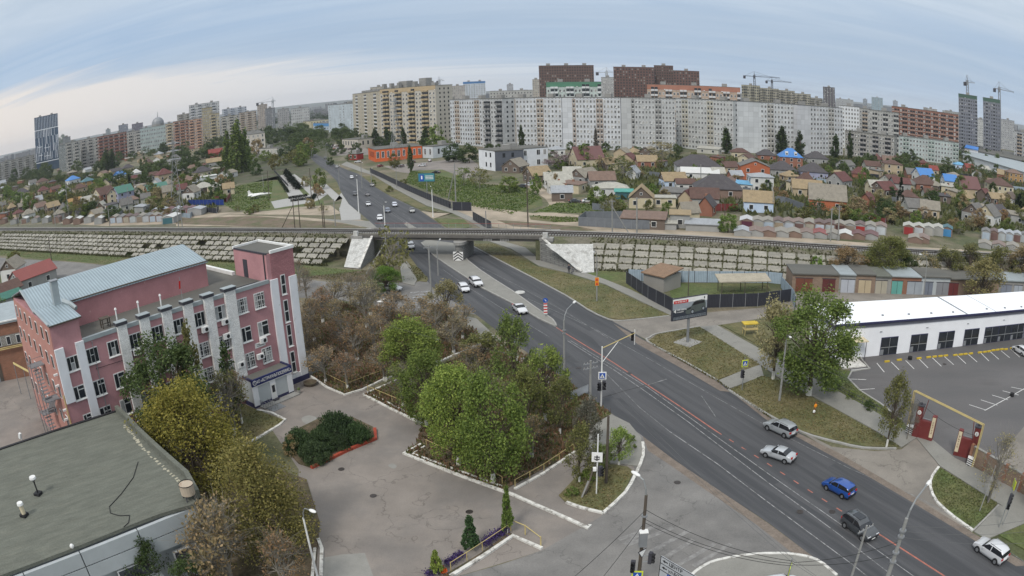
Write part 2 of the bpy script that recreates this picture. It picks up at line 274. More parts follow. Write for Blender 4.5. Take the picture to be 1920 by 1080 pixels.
def thing(name,label,cat,loc=(0,0,0),rz=0.,group=None):
 o=bpy.data.objects.new(name,None);COL.objects.link(o);o.location=loc;o.rotation_euler=(0,0,rz);o.empty_display_size=.3
 return tag(o,label,cat,group)
def tag(o,label,cat,group=None):
 o['label']=uniq(label);o['category']=cat
 if group:o['group']=group
 return o
_seen={}
ORD=['','second','third','fourth','fifth','sixth','seventh','eighth','ninth','tenth','eleventh','twelfth','thirteenth','fourteenth','fifteenth','sixteenth','seventeenth','eighteenth','nineteenth','twentieth']
def uniq(l):
 k=_seen.get(l,0);_seen[l]=k+1
 if k==0:return l
 return(ORD[k]if k<len(ORD)else str(k+1)+'th')+' closest '+l if k<60 else l
def copy_tree(o,parent=None):
 c=o.copy();COL.objects.link(c)
 if parent:c.parent=parent
 for ch in o.children:copy_tree(ch,c)
 return c
def setcolor(o,col,names):
 for ch in[o]+list(o.children_recursive):
  if ch.name.split('.')[0]in names:ch.color=(*col,1)
def pg(pts,h=0.):return[G(p[0],p[1],h)for p in pts]
def smooth(pts,n=5,closed=False):
 """Catmull-Rom through 2D points"""
 P=[Vector(p[:2])for p in pts];out=[];m=len(P);rng=range(m if closed else m-1)
 for i in rng:
  p1,p2=P[i],P[(i+1)%m]
  p0=P[i-1]if(closed or i>0)else p1*2-p2
  p3=P[(i+2)%m]if(closed or i<m-2)else p2*2-p1
  for k in range(n):
   t=k/n;t2=t*t;t3=t2*t
   out.append(.5*((2*p1)+(-p0+p2)*t+(2*p0-5*p1+4*p2-p3)*t2+(-p0+3*p1-3*p2+p3)*t3))
 if not closed:out.append(P[-1])
 return out
def sheet(name,pts,m,z,world=False,sm=False,kind='structure',parent=None):
 w=[Vector((p[0],p[1]))for p in(pts if world else pg(pts))]
 if sm:w=smooth(w,4,True)
 if area2(w)<0:w.reverse()
 return MB().poly([(p.x,p.y,z)for p in w]).build(name,m,parent,kind)
def plat(name,pts,m,z,sm=False,kind='structure',world=False):
 """raised bed or pavement with real edge"""
 w=[Vector((p[0],p[1]))for p in(pts if world else pg(pts))]
 if sm:w=smooth(w,4,True)
 return MB().prism(w,-.05,z).build(name,m,None,kind)
def offs(P,d):
 out=[]
 for i,p in enumerate(P):
  a=P[max(0,i-1)];b=P[min(len(P)-1,i+1)];t=(b-a).normalized();out.append(p+Vector((-t.y,t.x))*d)
 return out
def strip(name,pts,w,z,m,h=None,sm=0,world=False,kind='structure',parent=None,dash=None,mb=None):
 """ribbon (h None) or raised kerb along a line of photo points"""
 P=[Vector(p[:2])for p in(pts if world else pg(pts))]
 if sm:P=smooth(P,sm)
 b=mb or MB()
 if dash:
  L=0.;seg=[];on,off_=dash
  for i in range(len(P)-1):
   a,c=P[i],P[i+1];l=(c-a).length;t=0.
   while t<l:
    ph=(L+t)%(on+off_);st=min(l-t,(on-ph)if ph<on else(on+off_-ph))+1e-4
    if ph<on:seg.append((a.lerp(c,t/l),a.lerp(c,min(1,(t+st)/l))))
    t+=st
   L+=l
 else:seg=None
 if seg:
  for a,c in seg:
   if(c-a).length<.05:continue
   t=(c-a).normalized();n=Vector((-t.y,t.x))*w/2
   b.quad((*(a-n),z),(*(c-n),z),(*(c+n),z),(*(a+n),z))
 else:
  A=offs(P,w/2);B=offs(P,-w/2);n=len(P)
  if h is None:
   b.add([(p.x,p.y,z)for p in B]+[(p.x,p.y,z)for p in A],[(i,i+1,n+i+1,n+i)for i in range(n-1)])
  else:
   vs=[(p.x,p.y,z)for p in B]+[(p.x,p.y,z+h)for p in B]+[(p.x,p.y,z+h)for p in A]+[(p.x,p.y,z)for p in A]
   fs=[]
   for i in range(n-1):
    for k in range(3):fs.append((k*n+i,k*n+i+1,(k+1)*n+i+1,(k+1)*n+i))
   fs+=[(0,n,2*n,3*n),(n-1,4*n-1,3*n-1,2*n-1)]
   b.add(vs,fs)
 return b if mb else b.build(name,m,parent,kind)
def kerb(pts,m='kerb',w=.28,h=.16,sm=3,z=0.):return strip('kerb',pts,w,z,M[m],h,sm)
def text(s,size,m,parent,loc,rot,name='lettering',ext=.01,align='CENTER'):
 c=bpy.data.curves.new(name,'FONT');c.body=s;c.size=size;c.extrude=ext;c.align_x=align;c.align_y='CENTER'
 c.materials.append(m);q=bpy.data.objects.new('tmp',c);COL.objects.link(q);bpy.context.view_layer.update()
 me=bpy.data.meshes.new_from_object(q.evaluated_get(bpy.context.evaluated_depsgraph_get()));bpy.data.objects.remove(q);me.name=name
 o=bpy.data.objects.new(name,me);COL.objects.link(o);o.parent=parent;o.location=loc;o.rotation_euler=rot
 return o
LM=[]
def near(desc,px,py):
 best=min(LM,key=lambda l:(l[0]-px)**2+3*(l[1]-py)**2)
 dx,dy=px-best[0],(py-best[1])*1.6
 if abs(dx)+abs(dy)<4:return desc+' at '+best[2]
 rel=('right of' if dx>0 else 'left of')if abs(dx)>abs(dy)else('in front of' if dy>0 else 'behind')
 return desc+' '+rel+' '+best[2]
 # --------- terrain, roads, pavements
MB().poly([(-25000,-800,-.4),(25000,-800,-.4),(25000,26000,-.4),(-25000,26000,-.4)]).build('terrain',M['farland'],None,'structure')
MB().poly([(-900,-60,0),(1100,-60,0),(1100,900,0),(-900,900,0)]).build('ground',M['ground'],None,'structure')
Z1,Z2,Z3,Z4,Z5,Z6=.004,.008,.012,.016,.020,.024
RL=[(1570,1078),(1440,980),(1260,861),(1200,814),(1146,775),(1060,712),(937,624),(890,588),(815,545),(783,503),(768,480),(722,440),(676,400),(655,384),(640,360),(630,338),(612,320),(592,306),(575,290),(566,281)]
RR=[(1990,1100),(1920,1053),(1815,995),(1720,936),(1600,869),(1490,806),(1440,779),(1345,714),(1214,641),(1157,602),(1100,580),(1060,553),(1010,527),(960,500),(905,472),(877,457),(835,428),(807,408),(785,393),(732,368),(705,352),(672,326),(652,319),(622,306),(597,291),(578,281)]
wl=[G(*p)for p in RL];wr=[G(*p)for p in RR]
d0=Vector((.373,-.928,0));wl=[wl[0]+d0*60+Vector((-3,0,0))]+wl;wr=[wr[0]+d0*60]+wr
e0=(wr[-1]-wr[-3]).normalized()
wl.append(wl[-1]+e0*700);wr.append(wr[-1]+e0*700)
sheet('main_road',[(p.x,p.y)for p in wl+wr[::-1]],M['asphalt'],Z4,world=True)
sheet('side_street',[(1130,770),(1205,814),(1262,861),(1440,981),(1572,1079),(1640,1200),(900,1300),(700,1120),(1000,1040),(1106,990),(1131,963),(1190,880)],M['oldasphalt'],Z3)
sheet('forecourt',[(545,700),(585,705),(700,735),(800,780),(960,800),(1150,770),(1210,830),(1205,900),(1131,966),(1106,993),(1016,1032),(860,1080),(780,1150),(500,1180),(560,1000),(560,880),(500,790),(440,760)],M['plaza'],Z2)
sheet('service_yard',[(-160,560),(60,560),(90,680),(150,800),(200,900),(-60,1000),(-260,900)],M['plaza'],Z1)
sheet('street_surface',[(1016,1032),(860,1084),(800,1160),(1240,1200),(1260,1080),(1200,1000),(1131,966)],M['oldasphalt'],Z3+.001)
sheet('concrete_patch',[(606,1046),(640,1040),(684,1037),(700,1080),(720,1140),(600,1140)],M['concretepatch'],Z5)
sheet('concrete_patch',[(566,784),(580,779),(596,784),(598,790),(584,796),(570,793)],M['concretepatch'],Z5,sm=True)
sheet('concrete_patch',[(728,873),(736,869),(744,874),(738,879)],M['concretepatch'],Z5,sm=True)
LSTREET=[(-140,470),(0,483),(60,487),(140,492),(250,503),(560,521),(600,527),(640,529),(700,530),(780,530),(800,522),(830,545),(893,590),(860,585),(815,572),(785,583),(760,585),(640,563),(560,558),(300,550),(120,522),(0,507),(-160,500)]
sheet('side_street',LSTREET,M['oldasphalt'],Z3)
sheet('verge',[(-140,455),(0,464),(200,471),(275,476),(400,487),(450,492),(560,497),(650,505),(690,508),(640,526),(560,518),(250,500),(60,484),(-140,470)],M['grassgreen'],Z2)
sheet('verge',[(560,520),(640,512),(700,505),(760,498),(790,525),(760,530),(640,527)],M['soil'],Z4)
plat('pavement',[(750,500),(762,490),(768,497),(782,525),(777,536),(755,531)],M['pavement'],.12)
plat('verge',[(757,490),(770,484),(784,503),(803,523),(800,529),(784,527),(770,505)],M['grass'],.11)
plat('park_plot',[(583,706),(646,741),(720,712),(830,676),(903,643),(895,620),(850,596),(820,583),(760,590),(640,567),(572,562),(566,600),(575,680)],M['soil'],.10)
plat('park_plot',[(682,741),(792,796),(780,834),(757,851),(850,887),(942,921),(1010,884),(1080,848),(1110,800),(1146,776),(1062,714),(938,640),(905,650),(830,684)],M['soil'],.10)
plat('verge',[(1048,930),(1060,942),(1131,963),(1170,925),(1188,885),(1176,876),(1150,872),(1120,872),(1085,890)],M['grass'],.10)
plat('verge',[(1060,740),(1098,745),(1146,777),(1130,785),(1100,782),(1062,760)],M['grass'],.11)
plat('pavement',[(1146,778),(1180,795),(1202,822),(1204,850),(1196,875),(1170,872),(1120,868),(1100,830),(1118,795)],M['pavement'],.113)
plat('pavement',[(820,582),(893,598),(930,632),(960,655),(1050,722),(1040,730),(945,664),(900,640),(862,606)],M['pavement'],.107)
plat('pavement',[(1340,1180),(1290,1090),(1314,1067),(1345,1053),(1410,1042),(1480,1041),(1530,1052),(1566,1082),(1600,1180)],M['pavement'],.12)
kerb([(1290,1085),(1314,1066),(1345,1052),(1410,1041),(1480,1040),(1530,1051),(1568,1080)],'kerbwhite')
for k in([(583,706),(646,741),(720,712),(830,676),(903,643)],[(682,741),(735,768),(792,796)],[(832,683),(760,707),(682,741)],[(1205,830),(1206,855),(1192,890),(1172,925),(1131,963)],[(1131,963),(1090,953),(1062,943)]):
 kerb(k,'kerbwhite',.30,.17,2)
kerb([(790,834),(757,851),(850,888),(960,928),(1060,972),(1104,992),(1106,986)],'kerbwhite',.32,.18,0)
kerb([(797,838),(774,852),(860,884),(942,914)],'kerbwhite',.22,.17,0)
kerb([(965,918),(1020,888),(1078,848)],'kerbwhite',.26,.17,0)
kerb([(690,737),(745,765),(790,788)],'kerbwhite',.2,.17,0)
kerb([(845,1082),(905,1045),(962,1006),(1016,1030)],'kerbwhite',.34,.2,0)
kerb([(483,770),(510,775),(535,788),(524,798),(470,830),(430,860)],'kerbwhite',.3,.17,0)
kerb([(597,1012),(604,1030),(602,1100)],'kerbwhite',.3,.2,0);kerb([(591,1030),(585,1100)],'kerbwhite',.26,.2,0)
plat('flower_bed',[(430,745),(483,770),(535,789),(520,800),(470,832),(420,870),(380,840),(380,760)],M['grass'],.10)
plat('flower_bed',[(360,800),(420,870),(520,880),(575,900),(600,980),(590,1100),(380,1160),(330,1000)],M['soil'],.10)
plat('flower_bed',[(830,1082),(900,1040),(955,1000),(962,1004),(905,1043),(845,1085)],M['soil'],.14)
bed=[(530,836),(545,812),(600,785),(660,783),(700,802),(704,823),(650,846),(584,878),(560,870)]
plat('shrub_bed',bed,M['soil'],.14)
kerb([(584,879),(650,847),(705,824),(703,806)],'kerbred',.34,.30,0)
kerb([(1345,714),(1280,677),(1214,641),(1218,634),(1230,627),(1270,620),(1312,613)],'kerb',.25,.16,2)
kerb([(877,457),(960,501),(1060,554),(1100,580),(1140,599),(1170,602),(1255,593)],'kerb',.25,.16,2)
kerb([(1366,732),(1440,779),(1502,811),(1540,823),(1572,831),(1620,841),(1680,842)],'kerb',.28,.18,2)
kerb([(1760,877),(1747,895),(1744,915),(1756,942),(1790,972),(1824,996)],'kerbwhite',.3,.18,2)
kerb([(1824,996),(1872,948)],'kerb',.2,.14,0)
plat('verge',[(884,458),(960,500),(1060,552),(1100,579),(1140,597),(1170,600),(1256,592),(1200,568),(1135,536),(1060,513),(1005,500),(952,470),(930,458)],M['grass'],.12)
plat('verge',[(1216,640),(1232,628),(1312,614),(1428,684),(1346,712),(1280,676)],M['grass'],.12)
plat('verge',[(1369,732),(1428,706),(1460,714),(1560,765),(1640,810),(1686,838),(1620,838),(1572,829),(1502,809),(1440,777)],M['grass'],.12)
plat('verge',[(1762,878),(1869,945),(1825,993),(1790,969),(1757,940),(1746,915),(1749,896)],M['grassgreen'],.12)
plat('verge',[(1872,1004),(1930,980),(1990,1030),(1935,1040)],M['grassgreen'],.12)
plat('verge',[(1352,610),(1440,600),(1462,640),(1445,660)],M['grass'],.11)
plat('verge',[(1088,515),(1135,508),(1178,512),(1175,530),(1255,583),(1235,580),(1135,530)],M['grassgreen'],.10)
plat('pavement',[(915,452),(960,468),(1010,499),(1065,512),(1135,534),(1200,565),(1257,592),(1262,583),(1240,572),(1180,543),(1135,525),(1085,508),(1015,490),(985,465),(940,452)],M['pavement'],.13)
plat('pavement',[(1312,614),(1345,611),(1440,664),(1530,713),(1640,773),(1718,822),(1690,840),(1645,811),(1560,764),(1465,712),(1430,688)],M['pavement'],.13)
plat('pavement',[(1348,714),(1366,730),(1432,706),(1425,682)],M['pavement'],.11)
plat('pavement',[(1762,875),(1718,822),(1735,815),(1790,860),(1880,905),(1990,975),(1975,1010),(1870,944)],M['pavement'],.11)
plat('pavement',[(1826,998),(1873,948),(1920,962),(1930,978),(1872,1003),(1850,1012)],M['pavement'],.10)
sheet('garage_access_road',[(1146,601),(1217,640),(1232,627),(1312,613),(1360,608),(1460,592),(1520,572),(1990,575),(1990,553),(1500,545),(1440,576),(1350,584),(1258,592),(1170,602)],M['beigeroad'],Z5+.002)
sheet('gate_driveway',[(1490,803),(1560,838),(1640,846),(1690,843),(1716,822),(1720,812),(1790,862),(1760,876),(1746,896),(1744,915),(1756,942),(1820,996),(1600,872)],M['beigeroad'],Z5+.002)
sheet('dusty_shoulder',[(1360,727),(1440,782),(1502,815),(1570,848),(1720,936),(1830,1003),(1930,1060),(1905,1062),(1715,945),(1600,877),(1495,820),(1435,786)],M['shoulder'],Z6)
sheet('dusty_shoulder',[(1205,818),(1262,861),(1440,981),(1572,1080),(1540,1080),(1420,985),(1250,868),(1215,845)],M['shoulder'],Z5)
sheet('gutter_soil',[(1214,642),(1345,716),(1368,735),(1350,733),(1280,692),(1195,645),(1150,607)],M['shoulder'],Z6)
sheet('parking_lot',[(1588,702),(1608,668),(1700,655),(1920,632),(2050,622),(2080,870),(1850,880),(1800,866),(1716,812),(1655,760),(1604,724)],M['parking'],Z4+.001)
sheet('parking_path',[(1860,868),(1920,800),(2010,740),(2080,800),(2000,900),(1880,890)],M['beigeroad'],Z5)
plat('verge',[(1500,690),(1560,690),(1596,697),(1590,712),(1612,734),(1648,757),(1690,790),(1718,812),(1700,812),(1640,772),(1530,712)],M['grassgreen'],.08)
kerb([(1604,660),(1630,692),(1597,697),(1590,710),(1612,733),(1650,757),(1692,790)],'kerb',.25,.14,0)
ISL=[(1043,613),(1010,598),(958,568),(905,541),(873,520),(815,481),(790,456),(800,450),(852,457),(878,490),(925,524),(960,546),(1000,575),(1036,600)]
plat('central_reservation',ISL,M['pavement'],.16)
kerb(ISL[:7],'kerb',.22,.20,2);kerb([ISL[0],ISL[-1]]+ISL[-2:7:-1],'kerb',.22,.20,2)
plat('central_reservation',[(758,421),(762,417),(785,430),(800,445),(790,446),(775,435)],M['pavement'],.15)
plat('pavement',[(676,403),(655,385),(640,362),(628,378),(610,360),(600,350),(609,343),(630,362),(642,372),(636,395),(645,412),(676,412)],M['lightpave'],.12)
plat('pavement',[(636,390),(655,384),(676,402),(676,412),(640,414)],M['lightpave'],.11)
plat('verge',[(610,345),(632,342),(640,362),(632,372),(618,360)],M['grass'],.10)
plat('verge',[(680,330),(705,351),(732,367),(785,391),(812,398),(822,395),(800,388),(740,356),(700,330)],M['grass'],.12)
plat('pavement',[(640,309),(676,322),(700,329),(740,354),(800,386),(848,400),(880,415),(915,436),(925,434),(885,408),(848,392),(805,372),(752,345),(716,326),(690,320),(650,303)],M['pavement'],.12)
plat('verge',[(814,410),(870,412),(885,426),(850,432),(836,426)],M['grassgreen'],.12)
sheet('side_road',[(790,396),(815,399),(850,400),(900,415),(925,425),(1100,440),(1100,415),(1000,400),(880,385),(850,398),(812,410)],M['dirt'],Z3+.001)
sheet('dirt_track',[(560,425),(700,425),(690,415),(676,412),(640,414),(560,407),(400,402),(300,407),(0,424),(0,428)],M['dirt'],Z1)
sheet('dirt_track',[(600,410),(640,412),(720,416),(780,432),(740,434),(680,425)],M['pavement'],Z3)
sheet('dirt_track',[(330,410),(480,405),(560,412),(640,418),(680,426),(560,428),(330,420)],M['dirtdark'],Z3+.002)
sheet('dirt_track',[(380,402),(620,404),(640,400),(620,385),(560,388),(500,396),(430,398)],M['dirt'],Z2+.001)
sheet('dirt_track',[(925,425),(900,412),(905,402),(960,405),(1015,398),(1030,383),(1022,372),(1000,358),(985,347),(1000,345),(1040,366),(1060,380),(1120,378),(1060,392),(1045,400),(1085,403),(1085,424),(1260,430),(1500,446),(1700,462),(1960,478),(1960,486),(1700,469),(1500,455),(1200,442),(1000,437)],M['dirt'],Z4)
sheet('dirt_track',[(930,412),(1080,424),(1120,432),(1080,434),(960,424)],M['dirtdark'],Z5)
sheet('meadow',[(770,320),(830,318),(900,345),(985,350),(1016,372),(1018,385),(960,402),(890,392),(870,384),(820,365),(760,342)],M['grassgreen'],Z2)
sheet('meadow',[(1045,380),(1120,382),(1180,395),(1090,400),(1000,398)],M['grassgreen'],Z5)
sheet('meadow',[(992,404),(1085,408),(1085,416),(1040,417),(995,412)],M['grass'],Z6)
sheet('meadow',[(440,350),(520,330),(600,340),(608,385),(560,395),(440,395),(400,372)],M['grassgreen'],Z1+.001)
sheet('meadow',[(0,424),(100,418),(200,424),(330,420),(330,428),(0,430)],M['gravelgrass'],Z2+.001)
sheet('meadow',[(1260,560),(1250,530),(1440,533),(1452,556),(1330,560)],M['grassgreen'],Z2)
sheet('meadow',[(1480,400),(1500,398),(1580,425),(1540,432)],M['grassgreen'],Z2)
sheet('dirt_track',[(1486,400),(1500,396),(1560,428),(1520,430)],M['dirt'],Z3)
for q_ in([(0,330),(110,325),(430,300),(440,350),(400,395),(200,404),(0,416)],[(1040,300),(1580,292),(1960,330),(1960,450),(1560,420),(1340,398),(1180,380),(1060,352),(1000,330)],[(430,240),(640,240),(600,330),(440,345)]):sheet('garden_soil',q_,M['garden'],Z1+.001)
sheet('memorial_square',[(508,378),(560,368),(620,360),(600,374),(584,380),(515,391)],M['lightpave'],Z5)
sheet('memorial_path',[(522,330),(536,326),(575,372),(545,376)],M['lightpave'],Z4)
sheet('memorial_path',[(545,330),(552,326),(600,362),(588,372)],M['lightpave'],Z4)
sheet('car_park',[(720,312),(880,296),(900,312),(885,335),(800,330),(745,322)],M['plaza'],Z1+.001)
sheet('car_park',[(610,270),(680,272),(700,290),(630,292)],M['plaza'],Z1+.001)
def mark(name,pts,w,m='line',dash=None,z=None):return strip(name,pts,w*.8,z or Z5+.003,M[m],dash=dash)
mark('lane_marking',[(1255,809),(1345,870),(1440,942),(1600,1060),(1650,1100)],.12)
mark('lane_marking',[(1064,639),(1150,693),(1200,727),(1290,791),(1440,905),(1570,1000),(1700,1100)],.11)
mark('lane_marking',[(1070,639),(1160,693),(1215,727),(1307,793),(1440,888),(1600,1000),(1740,1100)],.11)
mark('lane_marking',[(1130,694),(1200,765),(1255,809)],.10,'linefaint')
mark('lane_marking',[(990,560),(1115,617),(1220,675),(1345,747),(1435,797),(1490,827),(1600,882),(1720,932),(1840,1000),(1960,1080)],.11,'linefaint')
mark('red_centre_line',[(1060,625),(1150,680),(1200,713),(1270,759),(1345,810)],.2,'linered')
mark('red_centre_line',[(1345,810),(1440,870),(1500,909),(1580,960)],.17,'linered',dash=(.75,1.35))
mark('red_centre_line',[(1635,994),(1650,1003),(1700,1035),(1770,1080),(1830,1118)],.22,'linered')
mark('red_centre_line',[(1060,625),(1043,614)],.2,'linered')
mark('lane_marking',[(760,418),(722,392),(700,376),(660,345),(620,316),(590,298),(572,283)],.14,'linefaint')
mark('lane_marking',[(767,419),(726,391),(704,375),(663,345),(622,316),(592,298),(573,283)],.12,'linefaint')
mark('lane_marking',[(770,412),(745,392),(690,352),(640,318),(600,295)],.12,'linefaint',dash=(3,6))
mark('lane_marking',[(900,500),(960,530),(1060,585),(1140,634)],.10,'linefaint')
mark('lane_marking',[(830,505),(880,540),(960,590),(1030,632)],.12,'linefaint')
mark('lane_marking',[(700,430),(680,405),(655,375),(640,345)],.10,'linefaint',dash=(3,6))
sheet('resurfaced_lane',[(1100,622),(1120,617),(1245,712),(1215,722),(1160,688)],M['asphaltpatch'],Z5+.001)
sheet('resurfaced_lane',[(1160,690),(1215,722),(1175,748),(1128,745),(1100,705),(1075,680)],M['asphaltpatch'],Z5+.001)
mark('asphalt_seam',[(1215,722),(1250,711)],.25,'linefaint');mark('asphalt_seam',[(1128,746),(1175,732),(1214,722)],.18,'seam')
mark('tyre_scuff',[(1315,742),(1342,782)],.10,'linefaint')
zb=MB()
for i in range(9):
 a0,a1=G(1062+i*36,1062-10*(i%2)+i*1.5),G(1112+i*32,1010+i*4)
for i,(x0,y0,x1,y1)in enumerate(((1160,1012,1228,988),(1176,1022,1262,990),(1210,1040,1292,995),(1240,1050,1300,1012),(1270,1060,1340,1020),(1300,1062,1370,1020))):
 strip('',[(x0,y0),(x1,y1)],.45,Z6+.002+i*.0008,None,mb=zb)
strip('',[(1172,1022),(1210,992)],.5,Z6+.008,None,mb=zb)
zb.build('zebra_crossing',mat('nearly_gone_paint',(.235,.23,.22),var=.2,scale=2.,col2=(.17,.165,.16),c2=(.4,.6),c2scale=1.5),None,'structure')
zb=MB()
for i in range(8):
 strip('',[(769+i*2,549+i*4.6),(806+i*3.2,546+i*5.2)],.55,Z6+.002,None,mb=zb)
zb.build('zebra_crossing',M['line'],None,'structure')
bays=MB()
for(a,b)in(((1644,681),(1658,698)),((1671,679),(1687,695)),((1698,676),(1714,692)),((1723,673),(1740,690)),((1748,671),(1765,687)),((1771,669),(1788,684)),((1795,667),(1811,682)),((1815,664),(1832,679)),((1838,661),(1854,677)),((1857,660),(1873,674)),((1877,658),(1893,671)),((1895,655),(1912,670)),((1594,711),(1624,712)),((1610,731),(1640,729)),((1817,759),(1848,769)),((1839,750),(1870,760)),((1860,741),(1890,750)),((1880,733),(1910,741)),((1896,726),(1930,733)),((1846,770),(1950,712)),((1596,694),(1632,690))):
 strip('',[a,b],.12,Z6+.002,None,mb=bays)
bays.build('parking_bay_lines',M['linewhite'],None,'structure')
for i,(x,y)in enumerate(((1771,683),(1270,905),(1085,690),(1500,960),(700,930),(1320,1065),(1410,1062),(880,960),(640,880),(1560,960),(1180,700))):
 p=G(x,y);MB().tube((p.x,p.y,Z6+.001),(p.x,p.y,Z6+.02),.33,n=14).build('manhole_cover',M['rail'],None,'structure')
p=G(975,548,.16);MB().tube((p.x,p.y,.1),(p.x,p.y,.26),.9,.8,16).build('manhole_collar',M['whitestone'],None,'structure')
for i,(x0,y0,x1,y1,w_)in enumerate(((1130,700,1380,872,1.1),(1240,690,1560,872,1.2),(1460,905,1640,1025,1.2),(980,560,1130,640,1.1),(860,470,960,525,1.2))):strip('tyre_track',[(x0,y0),((x0+x1)/2,(y0+y1)/2-3),(x1,y1)],w_,Z5+.0005+i*.0004,M['asphaltpatch'])
# --------- railway embankment
def ext(pts,h,n0=160.,n1=220.):
 P=[Vector(G(p[0],p[1],h)[:2])for p in pts]
 P=[P[0]+(P[0]-P[1]).normalized()*n0]+P+[P[-1]+(P[-1]-P[-2]).normalized()*n1]
 return P
RAILZ=5.2
RLINE=ext([(-40,430),(200,430),(400,431),(690,433.5),(860,434.5),(1016,436.5),(1200,442),(1320,447.5),(1440,455),(1560,463),(1740,472.5),(1920,482)],RAILZ)
RLINE=smooth(RLINE,4)
def cum(P):
 L=[0.]
 for i in range(1,len(P)):L.append(L[-1]+(P[i]-P[i-1]).length)
 return L
def at(P,L,s):
 s=max(0,min(L[-1],s))
 for i in range(1,len(P)):
  if L[i]>=s:
   t=(s-L[i-1])/max(1e-6,L[i]-L[i-1]);return P[i-1].lerp(P[i],t),(P[i]-P[i-1]).normalized()
 return P[-1],(P[-1]-P[-2]).normalized()
RLEN=cum(RLINE)
def sproj(x,y):
 best=(1e9,0);q=Vector((x,y))
 for i in range(len(RLINE)-1):
  a,b=RLINE[i],RLINE[i+1];t=max(0,min(1,(q-a).dot(b-a)/(b-a).length_squared));d=(a.lerp(b,t)-q).length
  if d<best[0]:best=(d,RLEN[i]+t*(b-a).length)
 return best[1]
sA=sproj(*G(690,433.5,RAILZ)[:2]);sB=sproj(*G(1018,436.5,RAILZ)[:2])
def prof(s):
 """(slab top offset, slab foot offset) towards the camera"""
 left=s<(sA+sB)/2
 return(2.6,11.6)if left else(2.9,9.6)
def soff(x,y):
 s=sproj(x,y);p,t=at(RLINE,RLEN,s);return s,(Vector((x,y))-p).dot(Vector((t.y,-t.x)))
_l,_r=soff(*G(674,504)[:2]),soff(*G(1089,513)[:2])
WLEN=(sA-_l[0],_r[0]-sB);WOFF=(_l[1],_r[1])
def emb_side(name,s0,s1,ends):
 b=MB();n=int((s1-s0)/1.2)+1;rows=[]
 for i in range(n+1):
  s=s0+(s1-s0)*i/n;p,t=at(RLINE,RLEN,s);nrm=Vector((t.y,-t.x))
  a,f=prof(s)
  j=.15*math.sin(s*.7)
  k_=0 if s<sB-2 else 1;q_=min(1,max(0,(((s-sB)if k_ else(sA-s))-.7)/WLEN[k_]));lim=(2.9+q_*(min(f,WOFF[k_])-3.2))if q_<1 else f-.1;zl=4.25*(1-(lim-a)/(f-a))if lim>a else 4.25
  rows.append([(*(p-nrm*13),-.2),(*(p-nrm*4.6),RAILZ-.9),(*(p-nrm*3.2),RAILZ-.3),(*(p+nrm*1.9),RAILZ-.3),(*(p+nrm*(a+j*q_)),4.25),(*(p+nrm*lim),zl+.02),(*(p+nrm*(lim+.6*q_)),-.2)])
 for r in rows:b.v+=r
 K=7
 mi=[0,0,1,0,2,2]
 for i in range(n):
  for k in range(K-1):b.f.append((i*K+k,i*K+k+1,(i+1)*K+k+1,(i+1)*K+k));b.m.append(mi[k])
 for i in(0,n):b.f.append(tuple(i*K+k for k in range(K)));b.m.append(0)
 b.f=[f[::-1]for f in b.f]
 e=b.build(name,[M['gravelgrass'],M['ballast'],M['gravelgrass']],None,'structure')
 return e
embL=emb_side('railway_embankment',0,sA+1,0);embR=emb_side('railway_embankment',sB-1,RLEN[-1],1)
slabmesh=[]
for k in range(5):
 b=MB();w,h,t=1.0,1.0,.10;rr=random.Random(k)
 pts=[(-.5+rr.uniform(0,.03),-.5+rr.uniform(0,.05)),(.5-rr.uniform(0,.03),-.5+rr.uniform(0,.04)),(.5-rr.uniform(0,.04),.5-rr.uniform(0,.04)),(-.5+rr.uniform(0,.04),.5-rr.uniform(0,.03))]
 if k==3:pts=[pts[0],pts[1],(.47,.1),(.3,.46),pts[3]]
 if k==4:pts=[(-.4,-.45),pts[1],pts[2],(-.1,.48),(-.46,.3)]
 b.prism(pts,0,.12);slabmesh.append(b.mesh('slab',M['slab']))
def lay(s0,s1,cw,rows,parent,skip,mx=299,lean=0.):
 n=int((s1-s0)/cw);cnt=0;rest=MB()
 items=[]
 for i in range(n):
  for r in range(rows):
   s=s0+(i+.5)*cw;items.append((s,r,i))
 items.sort(key=lambda q:abs(q[0]-(s1 if lean else s0)))
 for s,r,i in items:
  if R.random()<skip:continue
  p,t=at(RLINE,RLEN,s-lean*(r-rows/2));nrm=Vector((t.y,-t.x));a,f=prof(s)
  u=(r+.5)/rows;off=a+.25+(f-a-.5)*u;z=4.25*(1-(off-a)/(f-a))+.06
  L=math.hypot(f-a,4.25);sl=math.atan2(4.25,f-a)
  c=Vector((*(p+nrm*off),z));
  X=Vector((*t,0));N2=Vector((*nrm,0));dn=(N2*math.cos(sl)-Vector((0,0,1))*math.sin(sl));up=X.cross(-dn)
  if up.z<0:up=-up
  sc=(cw*.91,L/rows*(.83 if lean else .80),.6);tn=R.uniform(.78,1.12)
  o=bpy.data.objects.new('slab',slabmesh[R.choice((0,0,1,1,2,2,2,1,0,2,1,3,4))]);COL.objects.link(o);o.parent=parent;o.color=(.275*tn,.262*tn,.225*tn,1)
  sh=lean*.22
  mm=Matrix((X,-dn,up)).transposed().to_4x4()
  jit=Matrix.Rotation(R.uniform(-.02,.02),4,'X')@Matrix.Rotation(R.uniform(-.02,.02),4,'Z')
  shm=Matrix.Identity(4);
  o.matrix_world=Matrix.Translation(c)@mm@jit@shm@Matrix.Diagonal((*sc,1));cnt+=1
  if cnt>=mx:break
sWL=sproj(*G(664,475)[:2]);sWR=sproj(*G(1113,485)[:2])
SLEFT=sWL-172
lay(SLEFT,sWL,2.95,5,embL,.03,299,.75)
lay(sWR,sWR+128,3.0,4,embR,.02,200,.0)
